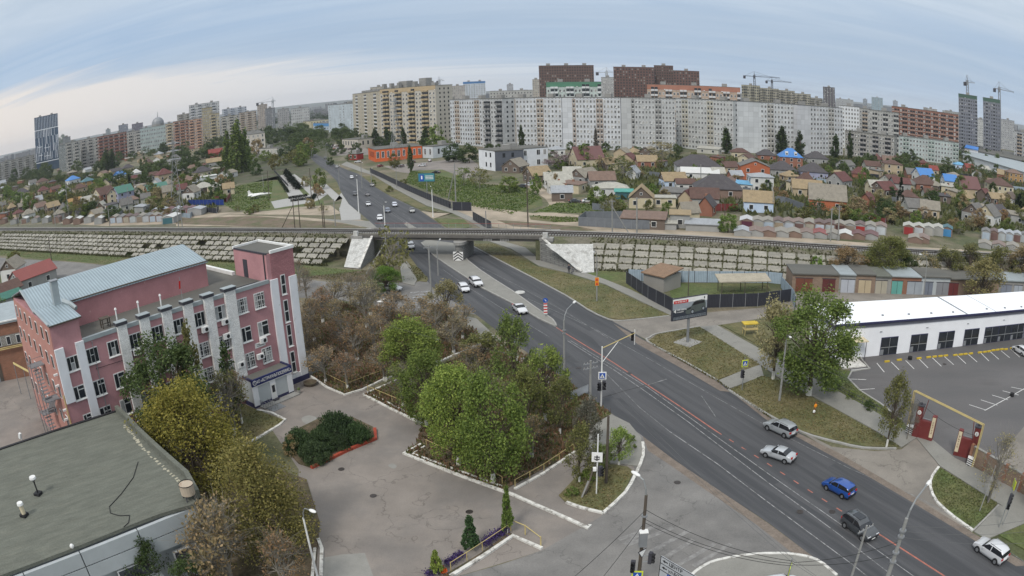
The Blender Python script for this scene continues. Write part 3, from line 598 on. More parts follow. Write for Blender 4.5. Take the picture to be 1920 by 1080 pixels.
def weeds(name,pts,m,size=.35,hh=.4,color=None,flat=.0):
 P=np.array(pts,dtype=float);n=len(P);rs=np.random.RandomState(5)
 ang=rs.rand(n)*6.283;s=size*(.5+rs.rand(n));h=hh*(.4+rs.rand(n))
 dx,dy=np.cos(ang)*s/2,np.sin(ang)*s/2
 tx,ty=(rs.rand(n)-.5)*s,(rs.rand(n)-.5)*s
 V=np.empty((n,3,3));V[:,0]=P+np.stack([-dx,-dy,0*dx],1);V[:,1]=P+np.stack([dx,dy,0*dx],1);V[:,2]=P+np.stack([tx,ty,h],1)
 me=bpy.data.meshes.new(name);me.vertices.add(n*3);me.vertices.foreach_set('co',V.ravel())
 me.loops.add(n*3);me.loops.foreach_set('vertex_index',np.arange(n*3));me.polygons.add(n);me.polygons.foreach_set('loop_start',np.arange(n)*3)
 a=me.attributes.new('v','FLOAT','FACE');a.data.foreach_set('value',rs.rand(n))
 me.update();me.materials.append(m)
 o=ob(name,me,None,'stuff',color);return o
def slopept(s,off,dz=.05):
 p,t=at(RLINE,RLEN,s);nrm=Vector((t.y,-t.x));a,f=prof(s);q=p+nrm*off
 return(q.x,q.y,(4.25*(1-(off-a)/(f-a))if off>a else RAILZ-.3-.65*(off-1.9)/max(.3,a-1.9))+dz)
wp=[]
for(s0,s1,cw,rows,lean)in((SLEFT,sWL,2.95,5,.75),(sWR,sWR+128,3.0,4,0.)):
 n=int((s1-s0)/cw);a,f=prof(s0+1)
 for i in range(n+1):
  for k in range(26):
   u=R.random();r=u*rows;
   if R.random()<.75:wp.append(slopept(s0+i*cw-lean*(r-rows/2)+R.gauss(0,.12),a+.25+(f-a-.5)*u))
 for r in range(rows+1):
  for k in range(int((s1-s0)*(9 if r else 5))):
   s=R.uniform(s0,s1)
   if math.sin(s*.35+r*2)+R.random()*1.6>.1:wp.append(slopept(s,a+.25+(f-a-.5)*r/rows+R.gauss(0,.14)))
 for k in range(int((s1-s0)*14)):wp.append(slopept(R.uniform(s0,s1),R.uniform(f-.6,f+.3)))
 for k in range(int((s1-s0)*6)):wp.append(slopept(R.uniform(s0,s1),R.uniform(1.9,a+.3)))
weeds('slope_weeds',wp,LEAF,.42,.38,(.085,.088,.040))
def railstrip(off,w,h,z,m,name,s0=0,s1=None,parent=None):
 s1=s1 or RLEN[-1];pts=[]
 for i in range(120):
  s=s0+(s1-s0)*i/119;p,t=at(RLINE,RLEN,s);pts.append(p+Vector((t.y,-t.x))*off)
 return strip(name,pts,w,z,M[m],h,world=True,parent=parent)
trk=thing('railway_track','long straight railway track running across embankment and bridge','railway track')
tr=Vector((0,0,0))
railstrip(.76,.10,.20,RAILZ,'rail','rail',parent=trk);railstrip(-.76,.10,.20,RAILZ,'rail','rail',parent=trk)
sb=MB()
s=60.
while s<RLEN[-1]-60:
 p,t=at(RLINE,RLEN,s);sb.box(p.x,p.y,RAILZ-.13,.25,2.7,.22,math.atan2(t.y,t.x));s+=.6
sb.build('sleepers',M['sleeper'],trk,'stuff')
railstrip(-3.0,.45,.28,RAILZ-.35,'concrete','cable_duct',40,sA);railstrip(-3.0,.45,.28,RAILZ-.35,'concrete','cable_duct',sB,RLEN[-1]-40)
# --------- railway bridge
br=thing('railway_bridge','concrete girder railway bridge crossing over the avenue on one central pier','bridge')
pA,tA=at(RLINE,RLEN,sA);pB,tB=at(RLINE,RLEN,sB);td=(pB-pA).normalized();bn=Vector((td.y,-td.x));ba=math.atan2(td.y,td.x);bl=(pB-pA).length;bc=(pA+pB)/2
def bb(name,s0,s1,o0,o1,z0,z1,m,parent=None):
 c=pA+td*(s0+s1)/2+bn*(o0+o1)/2
 return MB().box(c.x,c.y,(z0+z1)/2,s1-s0,abs(o1-o0),z1-z0,ba).build(name,M[m],parent or br)
bb('deck',-.5,bl+.5,-4.0,3.0,RAILZ-.75,RAILZ-.32,'deck');bb('ballast_trough',-.5,bl+.5,-2.2,2.2,RAILZ-.32,RAILZ-.2,'ballast')
for o in(-3.6,-1.5,.6,2.5):bb('girder',-.4,bl+.4,o-.3,o+.3,RAILZ-1.3,RAILZ-.75,'deck')
bb('edge_beam',-1,bl+1,3.0,3.2,RAILZ-.7,RAILZ-.15,'deck');bb('edge_beam',-1,bl+1,-4.25,-4.0,RAILZ-.85,RAILZ-.05,'concrete')
rl=MB();pb=MB()
for k in range(int(bl/1.6)+2):
 c=pA+td*(k*1.6)-bn*4.1;rl.tube((c.x,c.y,RAILZ-.1),(c.x,c.y,RAILZ+1.0),.04,n=5)
for z in(.35,.65):
 a_,b_=pA-bn*4.1,pB-bn*4.1+td;rl.tube((*a_,RAILZ+z),(*b_,RAILZ+z),.025,n=4)
rl.build('railing',M['polemetal'],br)
a_,b_=pA-bn*4.1,pB-bn*4.1+td;MB().tube((*a_,RAILZ+1.0),(*b_,RAILZ+1.0),.045,n=5).build('handrail',mat('dull_red_rail',(.33,.12,.11)),br)
for(s0,s1)in((-2.6,0),(bl,bl+2.6)):
 bb('abutment',s0,s1,-5.5,3.5,-.2,RAILZ-1.0,'blockwall');bb('abutment_cap',s0-.1,s1+.1,-5.6,3.6,RAILZ-1.0,RAILZ-.35,'concrete')
 bb('parapet_post',s0+.6,s0+1.6,2.9,3.6,RAILZ-.35,RAILZ+.7,'whitestone')
def wing(p0,p1,sgn,tops,bots):
 b=MB();z0=RAILZ-.45;p0=Vector(p0[:2]);p1=Vector(p1[:2]);dv_=(p1-p0).normalized();nn=Vector((-dv_.y,dv_.x))*.4
 if nn.x*sgn<0:nn=-nn
 def wedge(lo0,lo1,hi0,hi1,w):
  n2=nn*w;q=[(*p0,lo0),(*p1,lo1),(*p1,hi1),(*p0,hi0),(*(p0+n2),lo0),(*(p1+n2),lo1),(*(p1+n2),hi1),(*(p0+n2),hi0)]
  return q,[(0,1,2,3),(7,6,5,4),(3,2,6,7),(0,4,5,1),(1,5,6,2),(0,3,7,4)]
 b.add(*wedge(-.1,-.1,z0,.35,1)).build('wing_wall',M['blockwall'],br)
 MB().add(*wedge(z0+.005,.355,z0+.2,.55,1.3)).build('coping',M['kerbwhite'],br)
 n=10;vs=[];fs=[]
 for i in range(n+1):
  t=i/n;a_=tops[0].lerp(tops[1],t);c_=bots[0].lerp(bots[1],t)
  for k in range(7):
   u=k/6;q2=a_.lerp(c_,u);vs.append((q2.x,q2.y,q2.z+.06+(R.uniform(-.09,.09)if 0<k<6 else 0)))
 for i in range(n):
  for k in range(6):fs.append((i*7+k,i*7+k+1,i*7+k+8,i*7+k+7)if sgn>0 else(i*7+k,i*7+k+7,i*7+k+8,i*7+k+1))
 MB().add(vs,fs).build('stone_cone',M['whitestone'],br)
kR,kL=G(1003,497),G(702,503)
wing(pB+bn*3.5+td*.3,G(1089,513),1,(G(1022,458,4.6),G(1112,458,4.3)),(G(1090,512,.1),G(1114,511,.1)))
wing(G(700,443,4.7),G(676,505),-1,(G(697,441,4.7),G(660,447,4.3)),(G(673,504,.1),G(645,501,.1)))
pc=G(857,492);ps=(Vector(pc[:2])-pA).dot(td)
def oval(l,w,n=20,sh=.5):
 return[(l/2*(abs(math.cos(t))**sh)*(1 if math.cos(t)>0 else-1),w/2*(abs(math.sin(t))**.9)*(1 if math.sin(t)>0 else-1))for t in[2*math.pi*(i+.5)/n for i in range(n)]]
def place(pts,c,a):return[(c.x+x*math.cos(a)-y*math.sin(a),c.y+x*math.sin(a)+y*math.cos(a))for x,y in pts]
c=pA+td*ps+bn*.0;ra=ba-rad(90)
b=MB();b.prism(place(oval(9.5,2.3),c,ra),-.05,RAILZ-1.9);b.build('pier',M['blockwall'],br)
b=MB();b.prism(place(oval(10.1,3.0),c,ra),RAILZ-1.9,RAILZ-1.3);b.build('pier_cap',M['concrete'],br)
nose=c+bn*4.95;fwd=bn
bd=MB();bd.box(nose.x,nose.y,1.05,.1,2.1,1.9,ba+rad(90));bd.build('warning_board',M['signwhite'],br)
st=MB()
for k in range(3):
 z=.35+k*.58
 for sg in(-1,1):
  q=[(0,z+.35),(sg*.98,z-.30),(sg*.98,z-.04),(0,z+.62)]
  st.add([(*(nose+fwd*.07+td*x),zz_)for x,zz_ in q],[(0,1,2,3)if sg>0 else(3,2,1,0)])
st.build('chevron',M['black'],br)
ds=MB()
for base in(.70,.79):
 for k in range(6):
  q=pA+td*(bl*base+k*.32)+bn*3.0;ds.box(q.x,q.y,RAILZ-1.05,.16,.12,.5,ba)
ds.build('drain_slats',M['sleeper'],br,'stuff')
# --------- trees
def leafmesh(name,P,S,rs,mats,wood=None,tri=False,up=0.):
 """leaf cards around points P (n,3) of size S (n); wood = MB with trunk"""
 n=len(P);a=rs.normal(size=(n,3));a/=np.linalg.norm(a,axis=1)[:,None];a[:,2]*=(1-up)
 b=np.cross(a,rs.normal(size=(n,3)));b/=np.linalg.norm(b,axis=1)[:,None]+1e-9
 S=S[:,None]/2;k=4
 V=np.stack([P-a*S-b*S*.25,P+b*S*.62,P+a*S,P-b*S*.62+a*S*.1],1).reshape(-1,3)
 me=bpy.data.meshes.new(name)
 wv=np.array(wood.v if wood and wood.v else np.zeros((0,3)),dtype=float).reshape(-1,3);nw=len(wv)
 allv=np.concatenate([wv,V])if nw else V
 loops=[];starts=[];mi=[];vv=[]
 if nw:
  for f,m_ in zip(wood.f,wood.m):starts.append(len(loops));loops+=list(f);mi.append(1+m_);vv.append(.5)
 l0=len(loops)
 me.vertices.add(len(allv));me.vertices.foreach_set('co',allv.ravel())
 L=np.concatenate([np.array(loops,dtype=np.int32),np.arange(n*4,dtype=np.int32)+nw]);me.loops.add(len(L));me.loops.foreach_set('vertex_index',L)
 st=np.concatenate([np.array(starts,dtype=np.int32),l0+4*np.arange(n,dtype=np.int32)]);me.polygons.add(len(st));me.polygons.foreach_set('loop_start',st)
 me.polygons.foreach_set('material_index',np.concatenate([np.array(mi,dtype=np.int32),np.zeros(n,dtype=np.int32)]))
 at_=me.attributes.new('v','FLOAT','FACE');at_.data.foreach_set('value',np.concatenate([np.array(vv),rs.rand(n)]).astype(np.float32))
 me.update()
 for m_ in mats:me.materials.append(m_)
 return me
def crownpts(kind,n,rs,clumps):
 """unit crown : x,y in -1..1, z 0..1"""
 C=[]
 while len(C)<clumps:
  z=rs.rand()
  if kind=='round':r=math.sqrt(max(0,1-(2*z-.9)**2/1.25))*.86
  elif kind=='broad':r=min(1,(1.15-z)*1.6)*(.55+.45*min(1,z*3))*.9
  elif kind=='cone':r=(1-z)*.8+.05
  elif kind=='column':r=.62*math.sin(min(1,z*1.05+.12)*3.1)**.5 if z<.93 else .2
  elif kind=='umbrella':r=.95 if z>.55 else .35
  elif kind=='shrub':r=math.sqrt(max(0,1-z*z))*.9
  r*=rs.uniform(.35,1.)**.5;t=rs.rand()*6.283
  C.append((r*math.cos(t),r*math.sin(t),z))
 C=np.array(C);idx=rs.randint(0,clumps,n);w=rs.uniform(.6,1.3,clumps)
 sg={'round':.17,'broad':.18,'cone':.12,'column':.17,'umbrella':.15,'shrub':.22}[kind]
 D=rs.normal(size=(n,3));D/=np.linalg.norm(D,axis=1)[:,None];D*=(rs.rand(n)[:,None]**.45)*sg*1.6*w[idx][:,None]
 D[:,2]*=.55
 return C[idx]+D,C
def tree_proto(kind,h,rw,z0,n,leaf,clumps,seed,lime=False,limb=True,wob=1.,bark='bark',twigs=0,trunk_r=None,multi=1):
 """real-size prototype: height h, crown half-width rw, crown from z0 to h. returns (crown mesh, trunk mesh)"""
 rs=np.random.RandomState(seed);P,C=crownpts(kind,max(n,1),rs,clumps)
 P=P*np.array([rw,rw,(h-z0)*.94])+np.array([0,0,z0]);C=C*np.array([rw,rw,(h-z0)*.94])+np.array([0,0,z0])
 S=leaf*rs.uniform(.6,1.35,len(P))
 tr=trunk_r or(.018*h+.03);b=MB();b.k=0
 rr=random.Random(seed)
 for m_ in range(multi):
  ox,oy=(0,0)if multi==1 else(rr.uniform(-.25,.25)*rw*.3,rr.uniform(-.25,.25)*rw*.3)
  pts=[];k=5;hh=z0+(h-z0)*(.55 if kind!='column' else .85)
  for i in range(k+1):
   t=i/k;pts.append((ox*(1+2*t)+rr.uniform(-.06,.06)*h*.25*t*wob,oy*(1+2*t)+rr.uniform(-.06,.06)*h*.25*t*wob,-.1+(hh+.1)*t))
  if lime:
   b.k=1;zc_=min(1.0,z0*.7);q=Vector(pts[0]).lerp(Vector(pts[1]),min(.95,(zc_+.1)/(pts[1][2]+.1)))
   b.tube(pts[0],q,tr*1.18,tr*1.05,7,cap=False);b.k=0;b.path([q]+pts[1:],tr,tr*.35,6)
  else:b.path(pts,tr,tr*.35,6)
  if limb:
   for c in C[m_::multi]:
    j=rr.randint(2,k-1);s=Vector(pts[j]);e=Vector(c)
    if e.z<s.z:s=Vector(pts[max(1,j-1)])
    mid=s.lerp(e,.5)+Vector((rr.uniform(-.1,.1)*rw,rr.uniform(-.1,.1)*rw,rr.uniform(0,.1)*rw))
    b.path([s,mid,e],tr*.34,tr*.10,4)
    for q in range(twigs):
     e2=e+Vector((rr.gauss(0,.22)*rw,rr.gauss(0,.22)*rw,rr.gauss(.1,.12)*rw));b.tube(mid.lerp(e,rr.random()),e2,tr*.10,tr*.03,3,cap=False)
 tm=b.mesh('trunk',[M[bark],M['limewash']])
 cm=leafmesh('crown',P,S,rs,[LEAF])
 return cm,tm,h,rw
PRO={}
def protos():
 d={}
 d['lush']=[tree_proto('round',10,3.6,1.8,14500,.215,60,11+i,lime=True)for i in range(3)]
 d['airy']=[tree_proto('broad',8,2.8,1.8,3600,.24,34,21+i,lime=True,twigs=5)for i in range(3)]
 d['willow']=[tree_proto('shrub',11,4.4,1.5,19000,.22,80,31+i)for i in range(2)]
 d['thin']=[tree_proto('column',9,1.7,1.5,1500,.30,24,41+i,twigs=3)for i in range(2)]
 d['brown']=[tree_proto('broad',6,2.4,2.1,1050,.20,30,51+i,lime=True,twigs=14,multi=2,bark='barkpale')for i in range(3)]
 d['bare']=[tree_proto('broad',6,3.0,1.6,700,.16,34,61+i,twigs=14,multi=2,bark='barkpale')for i in range(2)]
 d['young']=[tree_proto('cone',3.4,.85,.5,3800,.19,60,71+i,lime=True,trunk_r=.05)for i in range(2)]
 d['far']=[tree_proto('round',8,3.2,.9,1900,.52,34,81+i,limb=False)for i in range(4)]
 d['farbroad']=[tree_proto('broad',7,3.0,.6,1700,.48,30,91+i,limb=False)for i in range(3)]
 d['faropen']=[tree_proto('broad',7,3.2,1.2,750,.42,22,101+i,twigs=3,bark='barkpale')for i in range(3)]
 d['poplar']=[tree_proto('column',14,1.9,.6,1900,.60,44,111+i,limb=False)for i in range(3)]
 d['spruce']=[tree_proto('cone',8,2.0,.5,1200,.42,24,121+i,limb=False)for i in range(2)]
 d['bush']=[tree_proto('shrub',2,1.6,.0,900,.22,14,131+i,limb=False)for i in range(3)]
 d['juniper']=[tree_proto('shrub',1.1,1.7,.0,9000,.13,60,141+i,limb=False)for i in range(2)]
 return d
PRO=protos()
GR=dict(dark=(.066,.098,.034),green=(.142,.195,.050),bright=(.125,.20,.038),olive=(.165,.168,.058),yellow=(.25,.225,.055),brown=(.285,.215,.11),tan=(.29,.255,.135),grey=(.15,.14,.105),fresh=(.21,.275,.065),pink=(.26,.20,.20),redbrown=(.275,.185,.095))
MASS=[]
def tree(kind,bx,by,ty,w,col,label,group=None,tx=None,cat='tree',name=None,hmin=1.,pos=None,mass=False):
 """foot at photo point (bx,by) or at pos, top at row ty, half-width w photo pixels"""
 p=G(bx,by)if pos is None else Vector((*pos,0));q_=ray(tx if tx is not None else bx,ty);h=max(hmin,CH+q_.z*math.hypot(p.x,p.y)/math.hypot(q_.x,q_.y));m=math.hypot(p.x,p.y,CH-h*.5)*.00073
 if mass:
  cm,tm,H0,W0=R.choice(PRO[kind]);n=len(cm.vertices);V=np.empty(n*3);cm.vertices.foreach_get('co',V);V=V.reshape(-1,3)*np.array([w*m/W0,w*m/W0,h/H0]);a=R.uniform(0,6.28);c_,s_=math.cos(a),math.sin(a)
  V=np.stack([V[:,0]*c_-V[:,1]*s_+p.x,V[:,0]*s_+V[:,1]*c_+p.y,V[:,2]],1);k=len(cm.polygons);v=np.empty(k);cm.attributes['v'].data.foreach_get('value',v)
  MASS.append((V,v*.6+R.random()*.45-(.15 if col=='dark' else 0)));return None
 cm,tm,H0,W0=R.choice(PRO[kind]);c=GR[col]if isinstance(col,str)else col
 j=R.uniform(.88,1.12);c=tuple(x*j*R.uniform(.95,1.05)for x in c)
 nm=name or{'poplar':'poplar_tree','spruce':'spruce_tree','bush':'bush','juniper':'juniper_bush'}.get(kind,'tree')
 t=thing(nm,label,cat,p,R.uniform(0,6.28),group)
 sc=(w*m/W0,w*m/W0,h/H0)
 for n_,me in(('crown',cm),('trunk',tm)):
  o=bpy.data.objects.new(n_,me);COL.objects.link(o);o.parent=t;o.scale=sc
  if n_=='crown':o.color=(*c,1)
 return t
 # --------- houses
def hipverts(w,d,h,rh,ov,kind,zb=0):
 x,y=w/2+ov,d/2+ov;z=h
 if kind=='gable':return[(-x,-y,z),(x,-y,z),(x,y,z),(-x,y,z),(-x,0,z+rh),(x,0,z+rh)]
 k=max(.3,x-y)if kind=='hip' else x*.8
 return[(-x,-y,z),(x,-y,z),(x,y,z),(-x,y,z),(-k,0,z+rh),(k,0,z+rh)]
def roofmesh(w,d,h,rh,ov,kind,t=.14):
 V=hipverts(w,d,h,rh,ov,kind);b=MB();n=6
 if kind in('flat','shed'):
  x,y=w/2+ov,d/2+ov;s=rh if kind=='shed' else 0.
  return b.add([(-x,-y,h),(x,-y,h),(x,y,h+s),(-x,y,h+s),(-x,-y,h+.18),(x,-y,h+.18),(x,y,h+.18+s),(-x,y,h+.18+s)],[(0,3,2,1),(4,5,6,7),(0,1,5,4),(1,2,6,5),(2,3,7,6),(3,0,4,7)])
 V2=V+[(a,c,z-t)for a,c,z in V]
 f=[(0,1,5,4),(2,3,4,5),(6,10,11,7),(8,11,10,9)]
 f+=[(0,6,7,1),(2,8,9,3)]
 if kind=='gable':f+=[(1,7,11,5),(5,11,8,2),(3,9,10,4),(4,10,6,0)]
 else:f+=[(1,2,5),(3,0,4),(7,11,8),(9,10,6),(1,7,8,2),(3,9,6,0)]
 return b.add(V2,f)
_hm={}
def house(px,py,w,d,h,roof,rh,rot,wall,roofc,label,mats=('tint','slate'),cat='house',name='house',win=2,side=1,gablec=None,chim=False,storeys=1,group=None,dormer=0,ov=.35):
 """px,py = photo point of the middle of the wall nearest the camera"""
 p=G(px,py);v=Vector((p.x,p.y,0)).normalized();fa=math.atan2(v.y,v.x)-rad(90)+rad(rot)
 q=p+v*(abs(math.cos(rad(rot)))*d/2+abs(math.sin(rad(rot)))*w/2)
 t=thing(name,label,cat,(q.x,q.y,0),fa,group)
 b=MB();b.box(0,0,h/2-.05,w,d,h+.1);b.build('wall',M[mats[0]],t,color=wall)
 if roof=='gable':
  for s in(-1,1):
   g=MB();x=s*w/2;g.add([(x,-d/2,h),(x,d/2,h),(x,0,h+rh*.93),(x-s*.1,-d/2,h),(x-s*.1,d/2,h),(x-s*.1,0,h+rh*.93)],[(0,1,2)if s>0 else(2,1,0),(5,4,3)if s>0 else(3,4,5)])
   g.build('gable',M['tint'],t,color=gablec or wall)
 roofmesh(w,d,h,rh,ov,roof).build('roof',M[mats[1]],t,color=roofc)
 ww=min(1.1,w/(win*2+1))if win else 0
 def windw(x,y,z,axis,s):
  fb=MB();gb=MB()
  if axis=='y':fb.box(x,y,z,ww+.22,.12,1.45);gb.box(x,y+s*.05,z,ww,.08,1.2)
  else:fb.box(x,y,z,.12,ww+.22,1.45);gb.box(x+s*.05,y,z,.08,ww,1.2)
  f=fb.build('window',M['frame'],t);gb.build('pane',M['glass'],f)
 for st in range(storeys):
  z=1.6+st*(h-.4)/storeys if storeys>1 else min(1.6,h*.55)
  if h<2.4:break
  for i in range(win):windw(-w/2+w*(i+.5)/win,-d/2-.02,z,'y',-1)
  if side:
   for s in(-1,1):
    for yy in((-d/4,d/4)if d>6 else(0,)):windw(s*(w/2+.02),yy,z,'x',s)
 if roof=='gable' and rh>1.6 and cat=='house' and side:
  for s in(-1,1):
   fb=MB();fb.box(s*(w/2+.03),0,h+rh*.38,.1,.8,.8);f=fb.build('window',M['frame'],t);gb=MB();gb.box(s*(w/2+.07),0,h+rh*.38,.08,.6,.6);gb.build('pane',M['glass'],f)
 if chim:MB().box(w*.2,d*.12,h+rh*.8,.6,.6,1.5).build('chimney',M['brickred'],t)
 for i in range(dormer):
  x=(i-(dormer-1)/2)*w/(dormer+.5);dd=MB();dd.prism([(x-.7,-d/2+.6),(x+.7,-d/2+.6),(x+.7,-d/2+2.2),(x-.7,-d/2+2.2)],h+.3,h+rh*.62)
  o=dd.build('dormer',M['frame'],t);MB().box(x,-d/2+.57,h+rh*.35,.9,.08,.6).build('pane',M['glass'],o)
 return t
 # --------- apartment blocks
def block(name,label,p0,p1,h,fl,depth,wall,bays,cat='apartment building',style='plain',accent=(.36,.30,.24),m='panel',top=True,world=False,trim=None,ac=True,group=None,blank=(),fr_m='frame'):
 """p0,p1: left and right foot of the camera side (photo points, or world if world)"""
 a=Vector(p0)if world else G(*p0);b=Vector(p1)if world else G(*p1);a.z=b.z=0
 L=(b-a).length;an=math.atan2(b.y-a.y,b.x-a.x)
 t=thing(name,label,cat,a,an,group)
 B=MB();B.box(L/2,depth/2,h/2,L,depth,h);B.build('wall',M[m],t,color=wall)
 fh=h/(fl+(.35 if top else 0));win=MB();cur=MB();fr=MB();bal=MB();acb=MB();acc=MB();bw=L/bays
 rr=random.Random(int(L*100)+fl)
 small=fl*bays>2000
 for i in range(bays):
  x=(i+.5)*bw;k=i%7
  isb=(style=='panel' and(i%8)in(2,3))or(style=='balcony' and i%4 in(1,2))or(style=='loggia' and i%3==1)or(style=='brickbal' and i%3!=0)
  if i in blank:continue
  if isb and style=='panel':acc.box(x,-.04,h/2+.4,bw,.10,h-fh*.8)
  for j in range(fl):
   z=(j+.56)*fh
   if isb and style in('balcony','brickbal','loggia'):
    if style=='loggia':win.box(x,-.03,z+.1,bw*.8,.1,fh*.5);fr.box(x,-.06,z-fh*.36,bw*.92,.14,fh*.30)
    else:
     bal.box(x,-.55,z-fh*.32,bw*.9,1.1,fh*.38)
     if rr.random()<.6:win.box(x,-.5,z+.12*fh,bw*.84,.9,fh*.42)
     else:win.box(x,-.02,z+.1,bw*.6,.08,fh*.55)
   elif isb:win.box(x,-.09,z,bw*.42,.08,fh*.45);fr.box(x,-.085,z-fh*.3,bw*.7,.1,fh*.12)
   else:
    ww=min(1.5,bw*.46);wh=fh*.50;ww*=rr.choice((1,1,.8));(cur if rr.random()<.16 else win).box(x,-.02,z,ww,.10,wh);fr.box(x,.0,z,ww+.34,.09,wh+.30)
    fr.box(x,-.04,z,.10,.10,wh)
    if ac and rr.random()<.10:acb.box(x+bw*.32,-.2,z-.5,.8,.4,.55)
  if top:win.box(x,-.02,h-fh*.18,.5,.08,.25)
 if not small:
  for s,xx in((-1,0),(1,L)):
   for yy in range(1,int(depth/4)):
    for j in range(fl):win.box(xx+s*.02,yy*4,(j+.56)*fh,.1,1.2,fh*.45)
 win.build('windows',M['glass'],t,'stuff')
 if cur.v:cur.build('curtained_windows',M['concrete'],t,'stuff')
 if fr.v:fr.build('window_frames',M[fr_m],t,'stuff')
 if bal.v:bal.build('balconies',M['tint'],t,'stuff',color=accent)
 if acc.v:acc.build('balcony_panels',M['panel'],t,'stuff',color=accent)
 if acb.v:acb.build('air_conditioners',M['metalwhite'],t,'stuff')
 r=MB();r.box(L/2,depth/2,h+.12,L+.3,depth+.3,.25);r.build('roof',M['roofgrey'],t)
 s_=MB()
 for i in range(max(1,int(L/16))):
  s_.box((i+.5)*L/max(1,int(L/16)),depth*.55,h+1.2,3.6,3.2,2.2)
 s_.build('stair_heads',M['concrete'],t,'stuff')
 if trim:
  tb=MB();tb.box(L/2,-.06,h-fh*.5,L+.05,.16,fh);tb.build('trim',M['tint'],t,color=trim)
 return t
def fblock(name,label,xl,xr,ytop,dist,fl,wall,bays,dist2=None,ybase=None,**k):
 """far block from photo columns, roof row and distance"""
 yl,yr=(ytop if isinstance(ytop,tuple)else(ytop,ytop));a=FAR(xl,yl,dist);b=FAR(xr,yr,dist2 or dist);h=max(6,(a.z+b.z)/2)
 return block(name,label,(a.x,a.y,0),(b.x,b.y,0),h,fl,k.pop('depth',14),wall,bays,world=True,**k)
